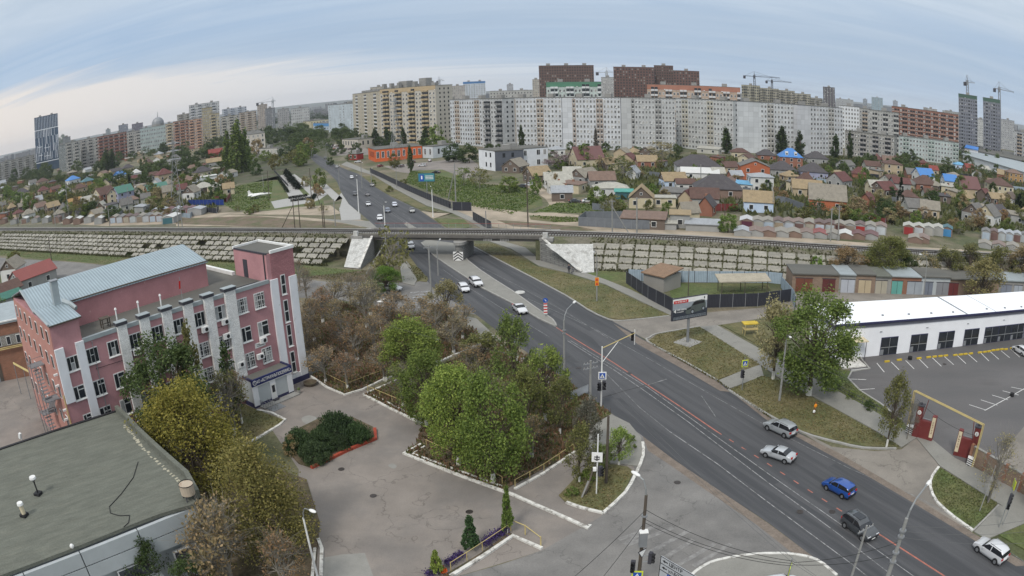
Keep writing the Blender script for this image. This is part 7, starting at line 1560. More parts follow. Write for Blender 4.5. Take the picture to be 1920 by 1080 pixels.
# --------- houses
C=dict(tan=(.33,.255,.155),slate=(.27,.245,.20),grey=(.17,.165,.155),dark=(.085,.078,.082),brown=(.125,.075,.062),maroon=(.14,.06,.055),red=(.24,.06,.05),blue=(.055,.20,.50),sky=(.16,.38,.58),green=(.055,.17,.13),white=(.58,.58,.56),cream=(.50,.44,.31),ochre=(.36,.22,.09),brick=(.27,.12,.08),orange=(.40,.125,.06),lilac=(.30,.31,.42),bluew=(.48,.58,.72),wgrey=(.30,.30,.29),wood=(.14,.11,.09),beige=(.42,.34,.23),tealr=(.10,.35,.30),rust=(.21,.145,.115),pale=(.42,.41,.36),dkblue=(.02,.05,.20),teald=(.05,.13,.15),zincr=(.36,.38,.40))
HS=[(1203,391,7.5,7,3.0,'gable',3.4,88,'cream','tan','cream cottage with its dark gable and tan roof facing the railway',dict(gablec='wood',win=3)),(1244,389,7,5,2.8,'flat',0,4,'cream','pale','flat roofed cream extension beside the dark-gabled cottage',{}),(1128,352,9,7,2.6,'gable',2.8,8,'wgrey','rust','old house with worn reddish slate roof behind the white-roofed house',dict(gablec='wood')),(1145,368,11,7,2.6,'hip',1.5,6,'white','pale','low house with broad off-white roof left of the dark-gabled cottage',{}),(1262,355,8.5,7,2.8,'gable',2.8,18,'bluew','tan','white-blue cottage with tan slate roof and dark gable',dict(gablec='wood')),(1212,315,9,7,2.8,'gable',2.6,10,'brick','tan','brick cottage with square tan slate roof',dict(gablec='wood')),(1216,297,9,8,2.8,'gable',2.8,70,'wood','slate','wooden house with grey gable behind the brick cottage',dict(gablec='wood')),(1140,319,6,6,2.5,'gable',2.4,35,'wood','tan','small tan roofed wooden house among bushes',dict(gablec='wood')),(1308,327,19,13,3.2,'hip',4.4,8,'white','dark','large house with dark grey hipped roof behind the white metal roof',{}),(1312,337,15,7,2.6,'gable',1.9,4,'white','white','long low building with bright white metal roof',dict(mats=('tint','sheet'))),(1345,372,16,12,3.0,'hip',4.2,4,'rust','dark','wide house with dark hipped roof and small triangular dormer',{}),(1320,393,8.5,6,3.2,'gable',2.9,6,'wgrey','brown','grey block house with smooth brown roof and one white window',dict(win=1)),(1275,377,12,6,2.4,'shed',.8,-8,'wgrey','grey','long blue-grey shed roofs beside the brown-roofed block house',{}),(1284,359,6.5,5,2.6,'gable',1.6,10,'white','brown','small white shed with brown roof next to the white-blue cottage',{}),(1170,374,5.5,4,2.3,'shed',.4,0,'teald','tealr','small shed with turquoise roof left of the dark-gabled cottage',dict(name='shed',cat='shed')),(1481,316,11.5,9,5.4,'hip',4.0,10,'brick','blue','two storey brick house with bright blue mansard roof',dict(storeys=2,win=3,dormer=2,mats=('tint','sheet'))),(1413,341,11,12,6.0,'gable',2.4,97,'orange','grey','big orange brick house with low grey gable',dict(storeys=2,win=3,gablec='orange')),(1425,362,8.5,8,5.6,'hip',1.1,12,'white','zincr','white two storey box house with blue-grey roof',dict(storeys=2,win=2)),(1391,360,8,5,2.6,'shed',.7,-10,'white','sky','low white shed with sky blue roof beside the white box house',dict(name='shed',cat='shed')),(1421,399,9,7,3.1,'gable',3.0,3,'bluew','tan','pale blue cottage with tan slate roof near the garages',dict(win=2)),(1466,332,12,10,3.0,'hip',3.4,10,'wgrey','dark','dark hipped roof house left below the blue mansard',{}),(1524,336,12.5,11,3.0,'hip',3.6,8,'lilac','dark','lilac-grey house with brown-black hipped roof',{}),(1530,308,12,10,3.0,'hip',3.4,15,'wgrey','dark','dark hipped roof behind the lilac-grey house',{}),(1512,370,11,7,2.9,'gable',2.9,6,'beige','tan','beige house with tan slate roof left of the largest slate roof',{}),(1550,395,12.5,9,3.2,'gable',4.6,5,'orange','slate','orange-walled house with the largest grey-tan slate roof',dict(gablec='wood')),(1387,297,10,7,3.2,'hip',2.0,8,'cream','brown','cream house with brown hip roof behind the orange house',{}),(1436,302,10,8,3.0,'hip',2.8,8,'brick','dark','dark roof left of the blue mansard house',{}),(1366,326,7,7,2.8,'gable',2.2,30,'beige','brown','small brown roof left of the orange brick house',{}),(1480,342,6.5,6,2.4,'hip',2.0,30,'beige','tan','small rounded tan roof below the blue mansard house',{}),(1330,289,13,5,2.6,'shed',1.0,-22,'pale','pale','long pale slate shed by the block courtyard',dict(name='shed',cat='shed')),(1573,353,9,8,2.8,'gable',3.2,62,'wgrey','maroon','grey gabled house with red-brown roof behind the green trees',dict(gablec='wgrey')),(1585,321,8,7,2.8,'gable',2.4,50,'wgrey','grey','grey roofed house behind the red-brown one',{}),(1634,322,9,7,2.8,'gable',2.4,20,'pale','brown','brown roof house left of the tan two storey house',{}),(1672,328,10.5,9,5.4,'hip',1.8,14,'beige','brown','tan two storey house with low brown roof',dict(storeys=2,win=2)),(1656,371,9,8,2.9,'gable',2.8,50,'wood','maroon','maroon roofed house with round white lamps on its gable',dict(gablec='wood')),(1669,352,8,7,2.8,'gable',2.4,50,'pale','brown','dark brown roof behind the maroon roofed house',{}),(1716,408,9,7,3.0,'gable',2.6,25,'pale','grey','small house with pale gable and grey roof by the right garages',{}),(1742,410,7,6,3.0,'gable',2.6,5,'beige','slate','slate roofed cottage right of the pale-gabled house',{}),(1731,343,9.5,9,3.2,'gable',3.4,32,'white','blue','white house with large bright blue gable roof',dict(mats=('tint','sheet'))),(1779,352,7.5,7,3.0,'gable',3.0,22,'white','blue','smaller white house with bright blue roof and blue door',dict(mats=('tint','sheet'))),(1813,368,10.5,10,3.2,'gable',5.0,30,'beige','maroon','steep dark red roof with cream gable',dict(mats=('tint','sheet'),gablec='cream')),(1872,371,13,11,5.6,'hip',3.0,22,'cream','brown','large cream two storey house with dark brown roof',dict(storeys=2,win=4)),(1900,342,11,9,5.4,'hip',2.0,22,'ochre','rust','ochre two storey house near the market roofs',dict(storeys=2,win=3)),(1732,359,11,9,2.9,'hip',3.6,20,'brick','brown','brown hipped roof in front of the larger blue roof',{}),(1826,420,7.5,8,3.2,'gable',3.2,70,'wgrey','grey','grey gabled cottage, left half of the twin gables',dict(gablec='wood')),(1852,423,8,8,3.2,'gable',3.4,70,'white','grey','white and yellow gabled cottage, right half of the twin gables',dict(gablec='cream')),(1866,385,8.5,7,2.6,'gable',2.2,30,'wood','tan','low brown slate roof below the large cream house',{}),(1892,386,6,6,3.0,'gable',2.6,65,'white','wood','white house with black gable below the large cream house',dict(gablec='wood')),(1730,316,6,6,3.4,'hip',1.6,20,'red','maroon','small red house far behind the larger blue roof',{}),(1745,328,8,7,2.8,'gable',2.2,20,'beige','red','red roof just behind the larger blue roof',{}),(1816,324,6.5,6,3.0,'gable',2.4,25,'brick','red','dark red roof between the blue roof and the market',{}),(1798,318,8,6,3.0,'hip',1.6,20,'bluew','sky','pale blue roof in the back row below the five storey block',{}),(1844,325,8,7,2.6,'gable',2.0,40,'pale','pale','pale slate roof in the back row near the market',{}),(967,325,9,8,2.6,'gable',3.2,62,'wood','slate','dark gabled hut in front of the white modern building',dict(gablec='wood')),(1008,343,8,8,2.6,'gable',3.2,28,'wood','tan','wooden house with ragged tan roof beside the parked white car',dict(gablec='wood')),(1046,353,9.5,7,2.8,'gable',2.6,6,'white','pale','white cottage with pale slate roof right of the ragged tan roof',{}),(1096,347,9,8,2.6,'gable',3.0,50,'wgrey','slate','slate gabled house with two round windows',dict(gablec='wood')),(1100,314,13,10,3.4,'gable',5.4,24,'cream','maroon','large cream gabled house with dark red roof below the panel block',dict(gablec='cream',mats=('tint','sheet'))),(1044,293,7,6,3.4,'hip',1.8,20,'white','zincr','small white building with grey roof behind the blossoming bushes',{}),(76,398,7.5,6,2.6,'gable',2.4,25,'pale','rust','old cottage with orange-rust roof at the left, joined to a tan one',{}),(99,398,8,6,2.6,'gable',2.6,22,'wood','tan','tan slate cottage with dark gable next to the orange-rust roof',dict(gablec='wood')),(141,388,8,5,3.0,'gable',1.6,8,'ochre','ochre','low house with ochre roof left of the grey slate cottage',{}),(168,391,9,7,3.0,'gable',3.0,18,'wgrey','pale','grey cottage with grey-green slate roof behind the white van',{}),(196,382,10,9,4.4,'gable',3.6,32,'brick','brown','large brown roofed house with cream front gable',dict(gablec='cream',storeys=2,chim=True)),(211,383,5,5,5.0,'gable',2.4,92,'cream','brown','narrow cream gable front of the large brown roofed house',dict(gablec='cream',storeys=2)),(232,380,9.5,8,4.8,'gable',3.2,25,'lilac','green','lilac two storey house with green roof',dict(mats=('tint','sheet'),storeys=2,gablec='lilac')),(137,346,11,9,3.6,'hip',3.0,25,'white','blue','blue multi-pitched roof next to the yellow-walled house',dict(mats=('tint','sheet'))),(165,352,10,9,4.4,'hip',2.4,15,'ochre','teald','yellow-walled house with grey-teal roof',dict(storeys=2,mats=('tint','sheet'))),(224,339,9,8,3.4,'gable',3.0,60,'white','blue','white house with blue gables in the left middle distance',dict(mats=('tint','sheet'),gablec='blue')),(80,347,12,9,3.0,'hip',3.0,15,'beige','brown','long brown roof under the glass tower',{}),(41,370,13,9,3.0,'hip',3.4,15,'cream','dark','dark roofed cream house left of the red roof',{}),(82,365,9,7,3.0,'hip',2.8,12,'beige','maroon','red-brown roof behind the orange-rust cottage',{}),(122,367,7,7,3.0,'gable',2.8,60,'white','grey','white gabled house behind the ochre roof',{}),(150,362,10,8,3.0,'hip',2.6,14,'beige','brown','brown hipped roof in front of the blue multi-pitched roof',{}),(294,368,11,8,3.2,'gable',2.8,12,'brick','green','brick house with bright green roof',dict(mats=('tint','sheet'))),(308,339,10,9,3.8,'hip',3.4,18,'beige','maroon','beige house with maroon hipped roof near the left pylon',{}),(360,375,7,6,3.0,'gable',3.0,62,'white','slate','white cottage with black gable above the blue fence',dict(gablec='wood')),(379,355,9.5,7,3.6,'shed',.8,4,'teald','zincr','dark teal flat roofed house',{}),(391,345,9,7,3.8,'flat',0,4,'white','white','plain white box building behind the dark teal house',{}),(382,362,9,7,2.4,'hip',2.2,20,'wood','pale','pale whitish roof in front of the dark teal house',{}),(402,314,11,8,3.6,'gable',2.6,2,'wgrey','tan','house with square tan roof and white wall under the red roof',{}),(404,295,12,9,3.6,'gable',3.2,6,'red','red','dark red roof with white edged gable left of the poplars',{}),(380,333,11,9,3.2,'hip',3.0,20,'cream','dark','dark grey roof behind the white box building',{}),(350,351,10,8,3.0,'hip',2.6,15,'wood','rust','rusty brown roof right of the left pylon',{}),(327,307,9,9,3.4,'gable',3.6,62,'wgrey','grey','grey gabled house behind the left pylon',{}),(356,286,9,8,3.4,'gable',2.6,12,'beige','maroon','brown roof left of the dark red roof',{}),(277,315,8,9,3.2,'gable',3.6,65,'beige','brown','beige gable in front of the brown hipped roof',{}),(263,292,9,8,3.0,'gable',3.0,60,'beige','pale','beige gable with pale roof farther back',{}),(256,333,7,6,3.2,'hip',2.6,10,'white','white','small white house with arched gable',{}),(28,528,7.5,6,3.4,'gable',2.8,60,'white','slate','white cottage with mossy tan roof beside the left street',dict(gablec='wood')),(66,545,13,7,3.2,'gable',2.4,28,'wgrey','red','low building with plain red metal roof by the pink building',dict(mats=('tint','sheet'))),(16,566,8,6,2.4,'gable',1.8,25,'wgrey','brown','small dull red roof shed at the left photo edge',dict(name='shed',cat='shed')),(20,580,8,5,2.4,'shed',.6,15,'wgrey','green','small shed with pale green roof at the left photo edge',dict(name='shed',cat='shed')),(1400,308,7,6,3,'gable',1.8,60,'cream','brown','small pink-roofed gable behind the orange house',{}),]
for h_ in HS:
 if h_[5]in('gable','hip')and h_[9]=='tan':pass
 house(*h_[:8],C[h_[8]],C[h_[9]],h_[10],**{k:(C[v]if k=='gablec' else v)for k,v in h_[11].items()})
 LM.append((h_[0],h_[1],'the '+h_[10]))
LM=[(1203,391,'the dark-gabled cream cottage'),(1145,368,'the broad off-white roof'),(1262,355,'the white-blue cottage'),(1345,372,'the wide dark hipped roof'),(1481,316,'the blue mansard house'),(1413,341,'the big orange brick house'),(1425,362,'the white box house'),(1421,399,'the pale blue cottage'),(1550,395,'the largest slate roof'),(1524,336,'the lilac-grey house'),(1573,353,'the red-brown gabled roof'),(1672,328,'the tan two storey house'),(1656,371,'the maroon roofed house'),(1716,408,'the pale-gabled house'),(1731,343,'the larger blue roof'),(1779,352,'the smaller blue roof'),(1813,368,'the steep dark red roof'),(1872,371,'the large cream house'),(1852,423,'the twin gabled cottages'),(967,325,'the dark gabled hut'),(1100,314,'the large red-roofed house'),(975,318,'the white modern building'),(76,398,'the orange-rust cottage'),(168,391,'the grey-green slate cottage'),(196,382,'the large brown roofed house'),(232,380,'the green-roofed lilac house'),(137,346,'the blue multi-pitched roof'),(224,339,'the blue-gabled white house'),(80,347,'the glass tower'),(294,368,'the bright green roof'),(308,339,'the maroon hipped roof'),(360,375,'the blue fence'),(391,345,'the white box building'),(402,304,'the dark red roof by the poplars'),(745,300,'the tall lattice pylon'),(850,380,'the green meadow'),(750,300,'the orange showroom'),(333,392,'the left pylon'),(482,290,'the cream five storey block'),(490,367,'the jet aircraft'),(545,380,'the memorial square'),(620,300,'the avenue'),(1500,292,'the white panel blocks'),(1300,285,'the white panel blocks'),(1000,282,'the white panel blocks'),(1630,300,'the grey five storey block'),(1740,305,'the pale green block'),(1860,300,'the market roofs'),(1700,550,'the brick garages'),(1560,500,'the slab embankment'),(550,250,'the yellow three storey house'),(1100,415,'the grey-blue fence yard'),(1480,425,'the garages by the railway')]
rr=random.Random(41)
taken=[(h_[0],h_[1])for h_ in HS]
def filler(x0,y0,x1,y1,n,ws=(5,9),pal=None,slope=0.,mind=17):
 k=0;tries=0
 while k<n and tries<n*30:
  tries+=1;u=rr.random();x=x0+(x1-x0)*u;y=y0+(y1-y0)*rr.random()+slope*(x-x0)
  if any(abs(x-a)<mind and abs(y-c)<mind*.62 for a,c in taken):continue
  taken.append((x,y));k+=1
  w_=rr.uniform(*ws);rc=rr.choice(pal or('slate','grey','brown','dark','pale','rust','tan','maroon','zincr','slate','grey'));wc=rr.choice(('pale','wgrey','white','beige','wood','brick','cream'))
  kind=rr.choice(('gable','gable','hip','shed'));nm={'slate':'grey-tan','grey':'grey','brown':'brown','dark':'dark grey','pale':'pale','rust':'rusty','tan':'tan','maroon':'maroon','zincr':'metal grey'}[rc]
  house(x,y,w_,w_*rr.uniform(.7,.95),rr.uniform(2.3,3.2),kind,(.5 if kind=='shed' else rr.uniform(1.6,3.0)),rr.choice((rr.uniform(0,35),rr.uniform(55,80))),C[wc],C[rc],near(f'small {nm} roofed house',x,y),win=1,side=0,chim=rr.random()<.45)
filler(0,392,60,418,7,(5,7));filler(0,372,70,395,5);filler(0,345,130,372,8,(6,10));filler(0,322,62,345,6,(7,11));filler(110,318,250,342,7,(7,11));filler(170,338,300,365,6)
filler(105,396,210,414,7,(4,6));filler(235,382,290,402,4,(4,6));filler(240,300,430,345,9,(7,11));filler(200,290,350,312,7,(8,12));filler(320,355,430,375,3);filler(250,340,350,372,4)
filler(1040,325,1290,380,5);filler(1150,290,1310,320,5);filler(1340,300,1460,380,4);filler(1560,305,1720,340,7);filler(1580,345,1720,400,5);filler(1740,360,1840,410,7);filler(1840,345,1960,430,7);filler(1780,315,1960,345,6);filler(1480,345,1510,390,2);filler(1230,385,1330,420,3,(3.5,6))
# --------- metal garages by the railway
def garage(x,y,w,doorc,roofc,label,rot=0,front=True,d=5.5,h=2.3):
 p=G(x,y);v=Vector((p.x,p.y,0)).normalized();fa=math.atan2(v.y,v.x)-rad(90)+rad(rot);t=thing('garage',label,'garage',(p.x+v.x*d/2,p.y+v.y*d/2,0),fa,'small garages by the railway')
 b=MB();b.prism([(-w/2,-d/2),(w/2,-d/2),(w/2,d/2),(-w/2,d/2)],-.1,h);b.add([(-w/2,-d/2,h),(w/2,-d/2,h),(0,-d/2,h+.55)],[(0,1,2)]);b.build('wall',M['tint'],t,color=C['wgrey']if rr.random()<.6 else C['rust'])
 r=MB();q=.15
 r.add([(-w/2-q,-d/2-q,h-.05),(0,-d/2-q,h+.6),(w/2+q,-d/2-q,h-.05),(w/2+q,d/2+q,h-.05),(0,d/2+q,h+.6),(-w/2-q,d/2+q,h-.05),(-w/2-q,-d/2-q,h-.13),(0,-d/2-q,h+.52),(w/2+q,-d/2-q,h-.13),(w/2+q,d/2+q,h-.13),(0,d/2+q,h+.52),(-w/2-q,d/2+q,h-.13)],[(0,1,4,5),(1,2,3,4),(6,7,1,0),(7,8,2,1),(11,10,7,6)[::1],(10,9,8,7),(2,8,9,3),(5,11,6,0)])
 r.build('roof',M['sheet'],t,color=roofc)
 if front:MB().box(0,-d/2-.02,h*.46,w*.78,.06,h*.88).build('garage_door',M['tint'],t,color=doorc);
 return t
GC=[((.32,.30,.26),'grey'),((.36,.42,.48),'pale blue'),((.30,.24,.17),'tan'),((.40,.43,.47),'whitish'),((.15,.09,.08),'dark brown'),((.34,.31,.25),'beige'),((.44,.47,.52),'silver'),((.38,.41,.42),'light grey'),((.10,.05,.045),'blackish'),((.24,.20,.16),'brown'),((.33,.035,.03),'red'),((.40,.42,.44),'grey'),((.45,.48,.5),'white'),((.25,.3,.42),'blue-grey')]
garage(1400,430,3.6,(.10,.03,.05),(.50,.50,.52),'garage with purple-brown door and white roof at the row start')
for i in range(13):
 x=1420+i*19.2;c,nm=GC[i%len(GC)];garage(x,431+(x-1420)*.042,3.5,c,R.choice((C['rust'],C['slate'],C['brown'])),f'{nm} door garage in the rear row, {ORD[i + 1]} from the purple-brown door')
for i in range(11):
 x=1392+i*24;garage(x,443+(x-1392)*.030,4.2,C['rust'],[C['zincr'],C['rust'],C['rust'],C['slate'],C['slate'],C['rust'],C['red'],C['slate'],C['white'],C['maroon'],C['maroon']][i],f'low {["metal grey", "rusty", "rusty", "slate", "slate", "rusty", "red", "slate", "white striped", "maroon", "maroon"][i]} roof garage in the front row, {ORD[i + 1] if i else "first"} along the railway',front=False,h=1.2)
for i,x in enumerate((1703,1722,1740,1758,1775)):garage(x,440+(x-1703)*.05,3.5,[(.28,.035,.035),(.42,.44,.46),(.34,.33,.3),(.3,.3,.28),(.06,.22,.42)][i],C['pale']if i<4 else C['teald'],['red door garage right of the leafless bushes','light grey garage beside the red door garage','pale garage with arched white roof','greenish grey roofed garage before the blue one','bright blue garage by the railway'][i])
for i in range(6):x=1848+i*14.5;garage(x,449+i*1.2,3.2,GC[(i*3+1)%9][0],R.choice((C['zincr'],C['brown'],C['grey'])),f'{GC[(i * 3 + 1) % 9][1]} door garage in the right-hand group, {ORD[i + 1] if i else "first"} from the twin gables')
for i in range(5):x=1716+i*13 if i<2 else 1846+(i-2)*26;garage(x,456 if i<2 else 466+(i-2)*2,4.2,C['rust'],C['rust']if i%2 else C['slate'],f'low {"rusty" if i % 2 else "slate"} roofed garage beside the rails, {ORD[i + 1] if i else "first"} on the right',front=False,h=1.2)
for i in range(9):x=216+i*12.5;garage(x,418-i*.4,2.9,GC[(i*2+1)%12][0],R.choice((C['grey'],C['brown'],C['slate'])),f'{GC[(i * 2 + 1) % 12][1]} garage in the left front row, {ORD[i + 1] if i else "first"} from the left',rot=-20)
for i in range(6):x=294+i*13;garage(x,405-i*.5,3.2,GC[(i*2)%12][0],R.choice((C['rust'],C['maroon'],C['zincr'])),f'{GC[(i * 2) % 12][1]} garage below the blue fence, {ORD[i + 1] if i else "first"} from the left',rot=-15)
garage(322,419,5,C['teald'],C['white'],'dark garage with white roof at the end of the left front row',rot=-25,d=7);garage(370,404,6,C['wgrey'],C['zincr'],'grey-blue metal shed right of the garages below the blue fence',rot=-25)
rr=random.Random(8)
for i in range(10):x=8+i*20;garage(x,421-rr.random()*6,3.6,C['rust'],C[rr.choice(('white','rust','slate','brown','pale'))],near('lean-to garage with patched roof',x,415),rot=-20,front=rr.random()<.5)
sheetfence('grey-blue sheet metal fence around the compound beside the railway',[(1085,424),(1185,430),(1240,431)],2.4,'fencegrey');sheetfence('far side of the grey-blue compound fence',[(1085,424),(1098,413),(1180,413)],2.4,'fencegrey')
house(1208,431,11,7,2.6,'shed',.7,-6,C['wood'],C['rust'],'reddish brown workshop shed inside the grey-blue fence',win=2,side=0,name='shed',cat='shed')
house(1275,428,5.0,4,3.4,'shed',.5,0,C['wgrey'],C['tan'],'tall narrow booth with tan roof beside the railway',win=1,side=0,name='booth',cat='booth')
house(1244,431,6.5,5,1.6,'shed',.4,0,C['wgrey'],C['pale'],'low hut with patched white roof left of the booth',win=0,side=0,name='shed',cat='shed');house(1317,434,8.5,5,1.7,'shed',.5,0,C['wgrey'],C['zincr'],'low hut with flat light grey roof right of the booth',win=0,side=0,name='shed',cat='shed')
sheetfence('dark maroon fence beside the grey block house',[(1336,396),(1384,396)],2.2,'maroon');sheetfence('grey-green fence running beside the dirt lane',[(1444,378),(1472,382),(1512,397)],2.2,'fencegrey')
sheetfence('bright blue sheet metal fence at the left',[(354,385),(420,385)],2.2,'fenceblue');sheetfence('short blue fence at the foot of the left pylon',[(313,385),(335,385)],2.2,'fenceblue');sheetfence('grey fence behind the white van',[(184,389),(216,390)],2.0,'fencegrey')
sheetfence('long dark fence between the far pavement and the meadow',[(694,324),(720,336),(760,356),(800,374),(846,392)],2.2,'fencedark');sheetfence('dark fence corner at the end of the meadow',[(849,395),(884,396)],2.6,'fencedark');sheetfence('dark fence descending towards the bridge',[(887,413),(905,424),(921,433)],2.4,'fencedark')
sheetfence('low dark fence beside the left memorial path',[(514,322),(540,350)],1.2,'fencedark')
rr=random.Random(99)
for i in range(46):
 x0,y0,x1,y1=rr.choice(((0,345,430,410),(1040,320,1560,400),(1560,330,1920,425),(1560,330,1920,425)));x,y=rr.uniform(x0,x1),rr.uniform(y0,y1);l_=rr.uniform(14,34);nm,m_=rr.choice((('grey','fencegrey'),('brown','polewood'),('dark','fencedark'),('pale','fencelight'),('maroon','maroon'),('grey','concrete')))
 sheetfence(near(f'{nm} garden fence',x,y),[(x,y),(x+l_,y+l_*.12),(x+l_*rr.uniform(1.1,1.4),y-rr.uniform(3,9))],rr.uniform(1.6,2.1),m_,pw=3.5,name='garden_fence',group='garden fences')
J=thing('jet_aircraft','pale grey fighter jet displayed on the lawn by the memorial square','jet',G(487,371),rad(15));J.scale=(.72,.72,.72)
b=MB();n=10
for i,(x,r_)in enumerate(((-6.5,.5),(-5,.75),(-2,.85),(1,.8),(3.5,.6),(5.5,.3))):
 if i:b.tube((px_,0,1.9),(x,0,1.9),pr_,r_,10,cap=(i in(1,5)))
 px_,pr_=x,r_
b.tube((5.5,0,1.9),(7.2,0,1.85),.3,.04,8);b.build('fuselage',M['metalwhite'],J)
for s in(-1,1):
 MB().add([(1.2,s*.6,1.8),(-3.6,s*.6,1.8),(-4.6,s*4.4,1.75),(-3.2,s*4.4,1.75),(1.2,s*.6,1.92),(-3.6,s*.6,1.92),(-4.6,s*4.4,1.83),(-3.2,s*4.4,1.83)],[(0,1,2,3),(7,6,5,4),(0,4,5,1),(1,5,6,2),(2,6,7,3),(3,7,4,0)]).build('wing',M['metalwhite'],J)
 MB().box(-5.8,s*1.5,2.0,1.6,1.9,.08).build('tailplane',M['metalwhite'],J);MB().tube((-1.5,s*1.4,0),(-1.5,s*1.0,1.7),.12,n=5).build('landing_leg',M['metalgrey'],J)
MB().prism([(-6.6,-.06),(-3.9,-.06),(-3.9,.06),(-6.6,.06)],2.5,3.2).build('fin',M['metalwhite'],J);MB().box(-5.8,0,3.8,1.4,.1,1.6,0,0,-.4).build('fin',M['metalwhite'],J);MB().ball((3.0,0,2.5),1.1,.4,.4).build('canopy',M['carglass'],J);MB().tube((4.2,0,0),(4.2,0,1.6),.1,n=5).build('landing_leg',M['metalgrey'],J)
for i,(x0,y0,x1,y1)in enumerate(((541,373,576,368),(545,378,584,373),(586,375,590,367))):
 a,c=G(x0,y0),G(x1,y1);d_=c-a;l=d_.length;rs=np.random.RandomState(i);pts=np.stack([rs.rand(900)*l-l/2,rs.normal(size=900)*.45,rs.rand(900)*.9],1)
 me=leafmesh('foliage',pts,np.full(900,.35),rs,[LEAF]);o=ob('low_hedge',me,None,None,(.012,.018,.012),(a+c)/2,math.atan2(d_.y,d_.x));tag(o,['black low hedge at the back of the memorial square','black low hedge at the front of the memorial square','short black hedge at the side of the memorial square'][i],'hedge','hedges on the memorial square')
def hedge(label,pts,w,h,col,dens=60,leaf=.35,name='hedge',cat='hedge',z0=0.):
 P=[Vector(p[:2])for p in pg(pts)];rs=np.random.RandomState(len(label));A=[]
 for i in range(len(P)-1):
  l=(P[i+1]-P[i]).length;n=int(l*dens);t=rs.rand(n);hh=rs.rand(n)**.7;v=P[i+1]-P[i];nn=Vector((-v.y,v.x)).normalized();o_=rs.normal(size=n)*w/2.4*(1.15-.6*hh);wob=1+.25*np.sin(t*l*1.3)
  A.append(np.stack([P[i].x+v.x*t+nn.x*o_,P[i].y+v.y*t+nn.y*o_,z0+hh*h*wob],1))
 A=np.concatenate(A);c=A.mean(0);c[2]=0;me=leafmesh('foliage',A-c,leaf*rs.uniform(.6,1.3,len(A)),rs,[LEAF]);o=ob(name,me,None,None,GR[col]if isinstance(col,str)else col,tuple(c));return tag(o,label,cat)
hedge('thick dark hedge between the two memorial paths',[(536,326),(546,340),(560,356)],2.0,2.2,(.010,.016,.010),110,.5)
hedge('dark hedge row along the left memorial path',[(522,336),(540,362)],1.0,1.2,(.02,.03,.015),60)
def spark(kind,col,x,y,a,label,**k):p=G(x,y);p.z=.03;return mkcar(kind,col,label,p,rad(a),group=k.pop('group','parked cars'),**k)
spark('van',WHT,182,387,170,'white van with open side beside the grey slate cottage',cat='van',name='van')
spark('sedan',WHT,671,305,170,'white car in front of the dark red kiosk');spark('sedan',WHT,741,313,175,'white sedan on the showroom car park');spark('hatch',(.2,.2,.2),754,313,80,'grey hatchback beside the white sedan at the showroom');spark('suv',WHT,792,312,175,'white long estate car near the showroom annex')
spark('hatch',WHT,806,303,90,'white car in front of the showroom annex');spark('sedan',BLK,818,325,150,'black car near the meadow corner');spark('suv',WHT,992,349,170,'white parked car beside the ragged tan roof');spark('hatch',DGR,978,352,160,'dark car next to the white parked car at the dirt lane')
spark('hatch',BLK,776,305,90,'black car under the poplar by the showroom');spark('sedan',WHT,1102,380,5,'white car half hidden in the bushes by the dirt track');spark('sedan',DGR,1078,380,5,'dark car behind the bushes by the dirt track');spark('sedan',WHT,1645,393,60,'white car between trees below the maroon roofed house')
spark('hatch',(.22,.03,.03),713,313,60,'red car at the dark end of the showroom car park');spark('hatch',WHT,440,330,30,'white car below the dark poplars')
rr=random.Random(9);pal=(('white',WHT),('silver',(.35,.36,.37)),('black',BLK),('dark blue',(.02,.03,.10)),('red',(.4,.03,.02)),('grey',(.12,.12,.13)))
for i in range(16):
 x=614+(i%8)*7.5+(i//8)*5;y=275+(i//8)*5.5;nm,c=rr.choice(pal);spark(rr.choice(('sedan','hatch','suv')),c,x,y,rr.uniform(60,110),near(f'{nm} car on the far car park',640,280).replace('left of the orange showroom','beyond the avenue').replace('right of the avenue','beyond the avenue'),group='cars on the far car park')
 # --------- trees of the park and forecourt
tree('willow',372,905,712,108,'yellow','large yellow-green willow between the pink building and the workshop roof',tx=352)
tree('willow',500,1030,832,108,(.245,.235,.075),'yellow-olive willow on the forecourt edge, nearest the flower bed',tx=495)
def PF(s_,o):a_=rad(53.8);return(-26.9+math.cos(a_)*s_-math.sin(a_)*o,84.3+math.sin(a_)*s_+math.cos(a_)*o)
tree('lush',0,0,640,98,(.085,.125,.042),'dark green spreading tree in front of the pink building piers',tx=262,pos=PF(-23.8,-5.2))
tree('thin',0,0,592,30,'olive','slim half bare poplar before the middle piers',tx=326,pos=PF(-19.3,-4.2))
tree('thin',0,0,636,34,'dark','slim poplar right of the half bare one before the piers',tx=398,pos=PF(-14.6,-4.4))
tree('thin',0,0,640,28,'dark','thin dark poplar at the left of the slim pair',tx=296,pos=PF(-21.0,-4.0))
tree('brown',0,0,690,36,'brown','brownish sparse tree just left of the entrance porch',tx=412,pos=PF(-14.2,-4.5))
tree('brown',0,0,700,44,'olive','low olive shrubby tree between the brownish tree and the big willow',tx=372,pos=PF(-16.6,-6.5))
tree('brown',440,1110,930,92,'brown','brown seed-headed bare tree at the bottom left')
tree('brown',420,1110,960,80,'brown','second brown bare tree at the bottom edge beneath the willow')
tree('brown',545,1130,985,58,'redbrown','reddish brown bare tree by the white-headed lamp')
tree('airy',300,1110,985,56,'dark','sparse dark leaved tree in front of the workshop panels')
tree('airy',380,1130,1030,50,'dark','small dark tree at the bottom edge below the workshop',)
tree('lush',772,722,598,66,'fresh','round fresh green tree in the middle of the park',tx=768)
tree('lush',800,800,655,55,'green','green tree with white trunks left of the twin park trees')
tree('lush',860,872,692,72,'fresh','left one of the two largest green trees at the park corner')
tree('lush',925,905,700,78,'green','right one of the two largest green trees at the park corner',tx=930)
